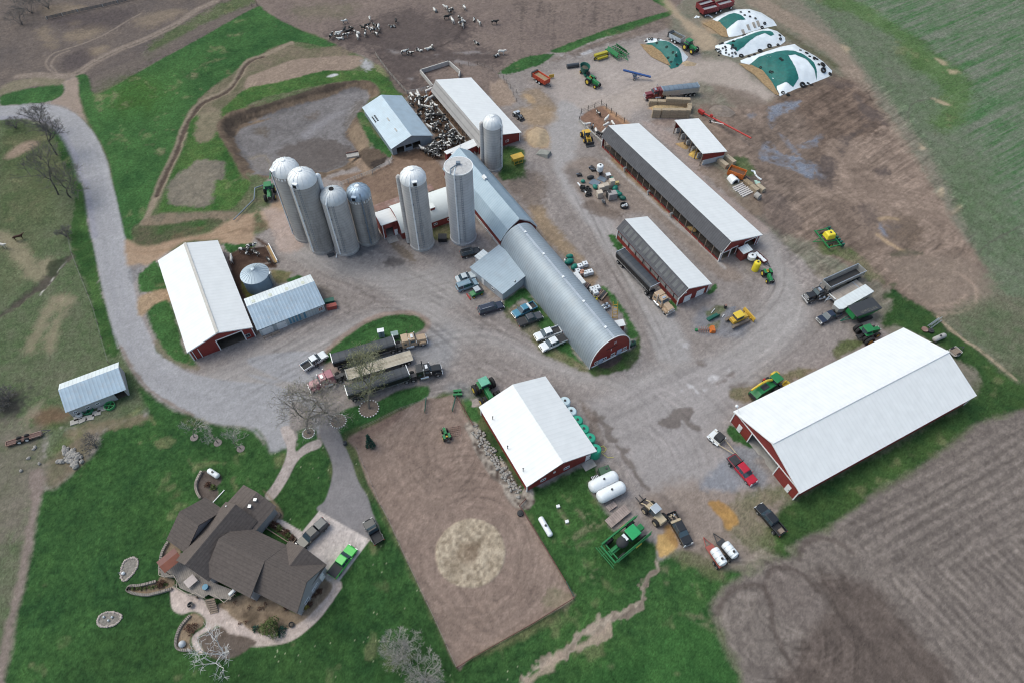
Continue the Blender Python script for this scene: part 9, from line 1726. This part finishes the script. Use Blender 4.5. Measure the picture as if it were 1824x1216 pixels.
fence('pipe gate at the upper end of the cow yard','A2 1085,640 1150,630 1250,605',1.2,PIPEW,PIPEW,2,(.35,.65,.95,1.2)); fence('pipe fence round the pen at the end of the long barn','A3 575,825 590,770 725,710 825,795 880,830',1.3,mat('dark_post',(.08,.07,.065),.8),STEEL,2.6,(.6,1.1),.08,.03,ph=1.6)
fence('dark fence line crossing the top left corner','A1 320,135 530,85 700,50 900,0 1050,-40',1.0,mat('pale_post_top',(.4,.4,.4),.8),mat('dark_fence_rail',(.07,.075,.085),.7),6,(.3,.6,.9),board=True); fence('wire fence along the cattle lot behind the free stall barn','A2 1440,450 1560,440 1660,480 1740,560 1824,630 A3 150,690',1.2,WOODN,WIRE,3,(.5,1.0),.06,.015); fence('wire fence along the pasture verge','B1 740,180 690,10 A5 640,960 560,760 490,580 470,480',1.0,WOODN,WIRE,5,(.5,.9),.05,.015)
fence('wire fence between the bare pen and the feed lane','A3 150,690 110,600 40,500',1.2,WOODN,WIRE,3,(.5,1.0),.06,.015); fence('corner brace posts at the upper tip of the green field','A1 1705,45 1740,40 A2 65,30',1.3,WOODN,WIRE,2,(.5,1.0),.08,.02)
for z,h,l in (('E3 20,560 660,1180',.7,'pale concrete feed wall beside the pen of the long barn'),):
    p,rz,d=pose(z); o=MB().box((0,0,.35),(d,.35,.7)).build('feed_wall',CONC); tag(o,l,'wall'); o.location=p; o.rotation_euler=(0,0,rz)
t=thing('slurry_screen','pale concrete push-off block at the lagoon edge','ramp',*(lambda a:(a[0],a[1]))(pose('A2 690,1065 745,1055'))); MB().box((0,0,.3),(3.2,1.6,.5)).build('block',SAND if False else CONC,t); MB().box((0,.8,.7),(3.2,.14,.5)).build('curb',RUST,t)
# stone edged beds
def bed(label,z,rs,n):
    p=smooth(W(z),True,8); L=[Vector((a,b,0)) for a,b in p]; c=sum(L,Vector())/len(L); t=thing('stone_bed',label,'flower bed',c); k=len(L); base=None
    MB().plate([((a-c).x*.95,(a-c).y*.95) for a in L],.02,.10).build('soil',mat('bed_gravel',(.20,.18,.16),.95,0,.4,4),t)
    tot=[0]
    for i in range(k): tot.append(tot[-1]+(L[(i+1)%k]-L[i]).length)
    j=0
    for i in range(n):
        s=tot[-1]*i/n
        while tot[j+1]<s: j+=1
        q=L[j].lerp(L[(j+1)%k],(s-tot[j])/max(tot[j+1]-tot[j],1e-6))-c
        if base is None: o=base=MB().ball((0,0,.12),rs,7,5,(1.2,.9,.8)).build('border_stone',mat('pinkish_stone',(.40,.34,.31),.9,0,.3,2),t)
        else: o=base.copy(); C.objects.link(o); o.parent=t
        o.location=(q.x,q.y,0); o.rotation_euler=(0,0,random.uniform(0,6)); f=random.uniform(.7,1.2); o.scale=(f,f,f)
    return t,c
t,c=bed('stone ringed oval bed on the lawn with a small statue, upper one','B5 820,480 840,400 890,370 930,380 930,430 890,490 840,525',.20,34); MB().ball((-.6,-.9,.3),.3,8,5).build('ornament',PW,t); MB().cyl((-1.4,-.9,.5),(-.6,-.9,.4),.04,n=5).build('spout',BLUEST,t)
t,c=bed('stone ringed oval bed on the lawn, lower one','B5 665,790 690,750 750,735 815,750 820,780 780,820 710,835 670,820',.20,36)
for d in ((.5,.3),(-.8,.3),(.1,-.2)): MB().ball((d[0],d[1],.25),.22,7,5).build('ornament',GALV,t)
def wallcurve(label,z,h,w=.4,m=None):
    p=smooth(W(z),False,6); o=MB()
    for a,b in zip(p[:-1],p[1:]): d=Vector((b[0]-a[0],b[1]-a[1],0)); o.box(((a[0]+b[0])/2,(a[1]+b[1])/2,h/2),(d.length+.08,w,h),rz=math.atan2(d.y,d.x))
    tag(o.build('retaining_wall',m or mat('block_wall',(.27,.235,.21),.9,0,.25,2.5)),label,'retaining wall')
wallcurve('curved block retaining wall along the lower edge of the crescent bed','B5 1165,580 1080,605 1000,622 930,615 880,600 868,585 890,562 960,556 1060,530',.5); wallcurve('curved block wall round the kidney shaped bed','B5 1290,760 1230,830 1200,900 1195,960 1220,990 1290,995',.4); wallcurve('curved block wall round the gas tank bed','C1 495,0 450,90 440,150 455,210 485,260',.5,m=mat('pale_block_wall',(.36,.31,.27),.9,0,.25,2.5)); wallcurve('curved block wall left of the deck','B5 1088,470 1090,400 1105,330 1140,265',.5)
o=MB().ball((0,0,.4),.55,10,7,(1,1,1.1)).build('garden_globe',mat('pale_grey_globe',(.50,.52,.55),.5),None,True); tag(o,'pale grey egg shaped ornament in the kidney shaped bed','ornament'); o.location=W1('B5 1240,955')
t=thing('patio_fountain','dark metal planter on the curved patio below the deck','planter',W1('B5 1295,690')); MB().lathe([(.2,0),(.5,.5),(.42,.5),(.15,.1)],12,cap=False).build('pot',STEEL,t); MB().box((0,0,.45),(.9,.1,.1),rz=.6).build('rim_bar',STEEL,t)
t=thing('tyre_planter','round dark pot beside the curved walk','planter',W1('B6 455,822')); MB().lathe([(.35,0),(.45,.35),(.38,.35),(.3,.1)],14,cap=False).build('pot',BEDM,t); MB().ball((0,0,.25),.3,8,5,(1,1,.4)).build('soil',SOILST,t)
o=MB().box((0,0,.08),(3.2,.14,.14)).build('white_edging',TRIM); p,rz,d=pose('C1 615,290 690,210'); tag(o,'white board edging beside the gas tank bed','edging'); o.location=p; o.rotation_euler=(0,0,rz)
t=thing('planter_strip','dark timber edged planter strip along the front of the house','planter',*(lambda a:(a[0],a[1]))(pose('C1 1115,505 1405,690'))); d=pose('C1 1115,505 1405,690')[2]
for y in (-.55,.55): MB().box((0,y,.2),(d,.14,.4)).build('edge_board',WOODN,t)
for k in (-1,1): MB().box((k*(d/2),0,.2),(.14,1.1,.4)).build('edge_board',WOODN,t)
t=thing('porch_steps','dark timber entry porch and steps by the front walk','porch',W1('C1 1200,425'),-.55); MB().box((0,0,.3),(2.4,1.8,.1)).build('platform',WOODN,t); row(t,'step',WOODN,[(0,-1.0-.3*i,.22-.1*i) for i in range(2)],(2.2,.3,.08)); row(t,'rail_post',WOODN,[(x,y,.7) for x in (-1.1,1.1) for y in (-.8,.8)],(.1,.1,1.0))
for k in (-1,1): MB().box((k*1.1,0,1.15),(.08,1.7,.08)).build('handrail',WOODN,t)
# bark rings under the drive trees
for z,r,l in (('E4 1415,570',1.9,'white stone edged mulch ring under the tall budding tree'),('E4 1060,715',1.5,'stone edged mulch ring under the tree by the drive'),('E4 715,855',1.1,'stone edged mulch ring under the large walkway tree')):
    q=W1(z); t=thing('mulch_ring',l,'mulch ring',q); MB().cyl((0,0,.01),(0,0,.07),r,n=20).build('mulch',mat('brown_mulch',(.16,.125,.105),.95,0,.3,3),t); row(t,'edge_stone',TRIM,[(r*math.cos(a*.314),r*math.sin(a*.314),.08) for a in range(20)],(.22,.16,.14))
for z in ('B1 1315,680','B1 1475,715','B1 1630,755'): q=W1(z); o=MB().cyl((0,0,.01),(0,0,.06),.75,n=16).build('mulch_disc',mat('grey_mulch',(.20,.17,.16),.95,0,.3,3)); o.location=q; tag(o,'grey mulch disc under a small lawn tree by the road','mulch ring','mulch discs')

for o in bpy.data.objects:
    if o.parent is None and o.get('category'): o['kind']='thing'
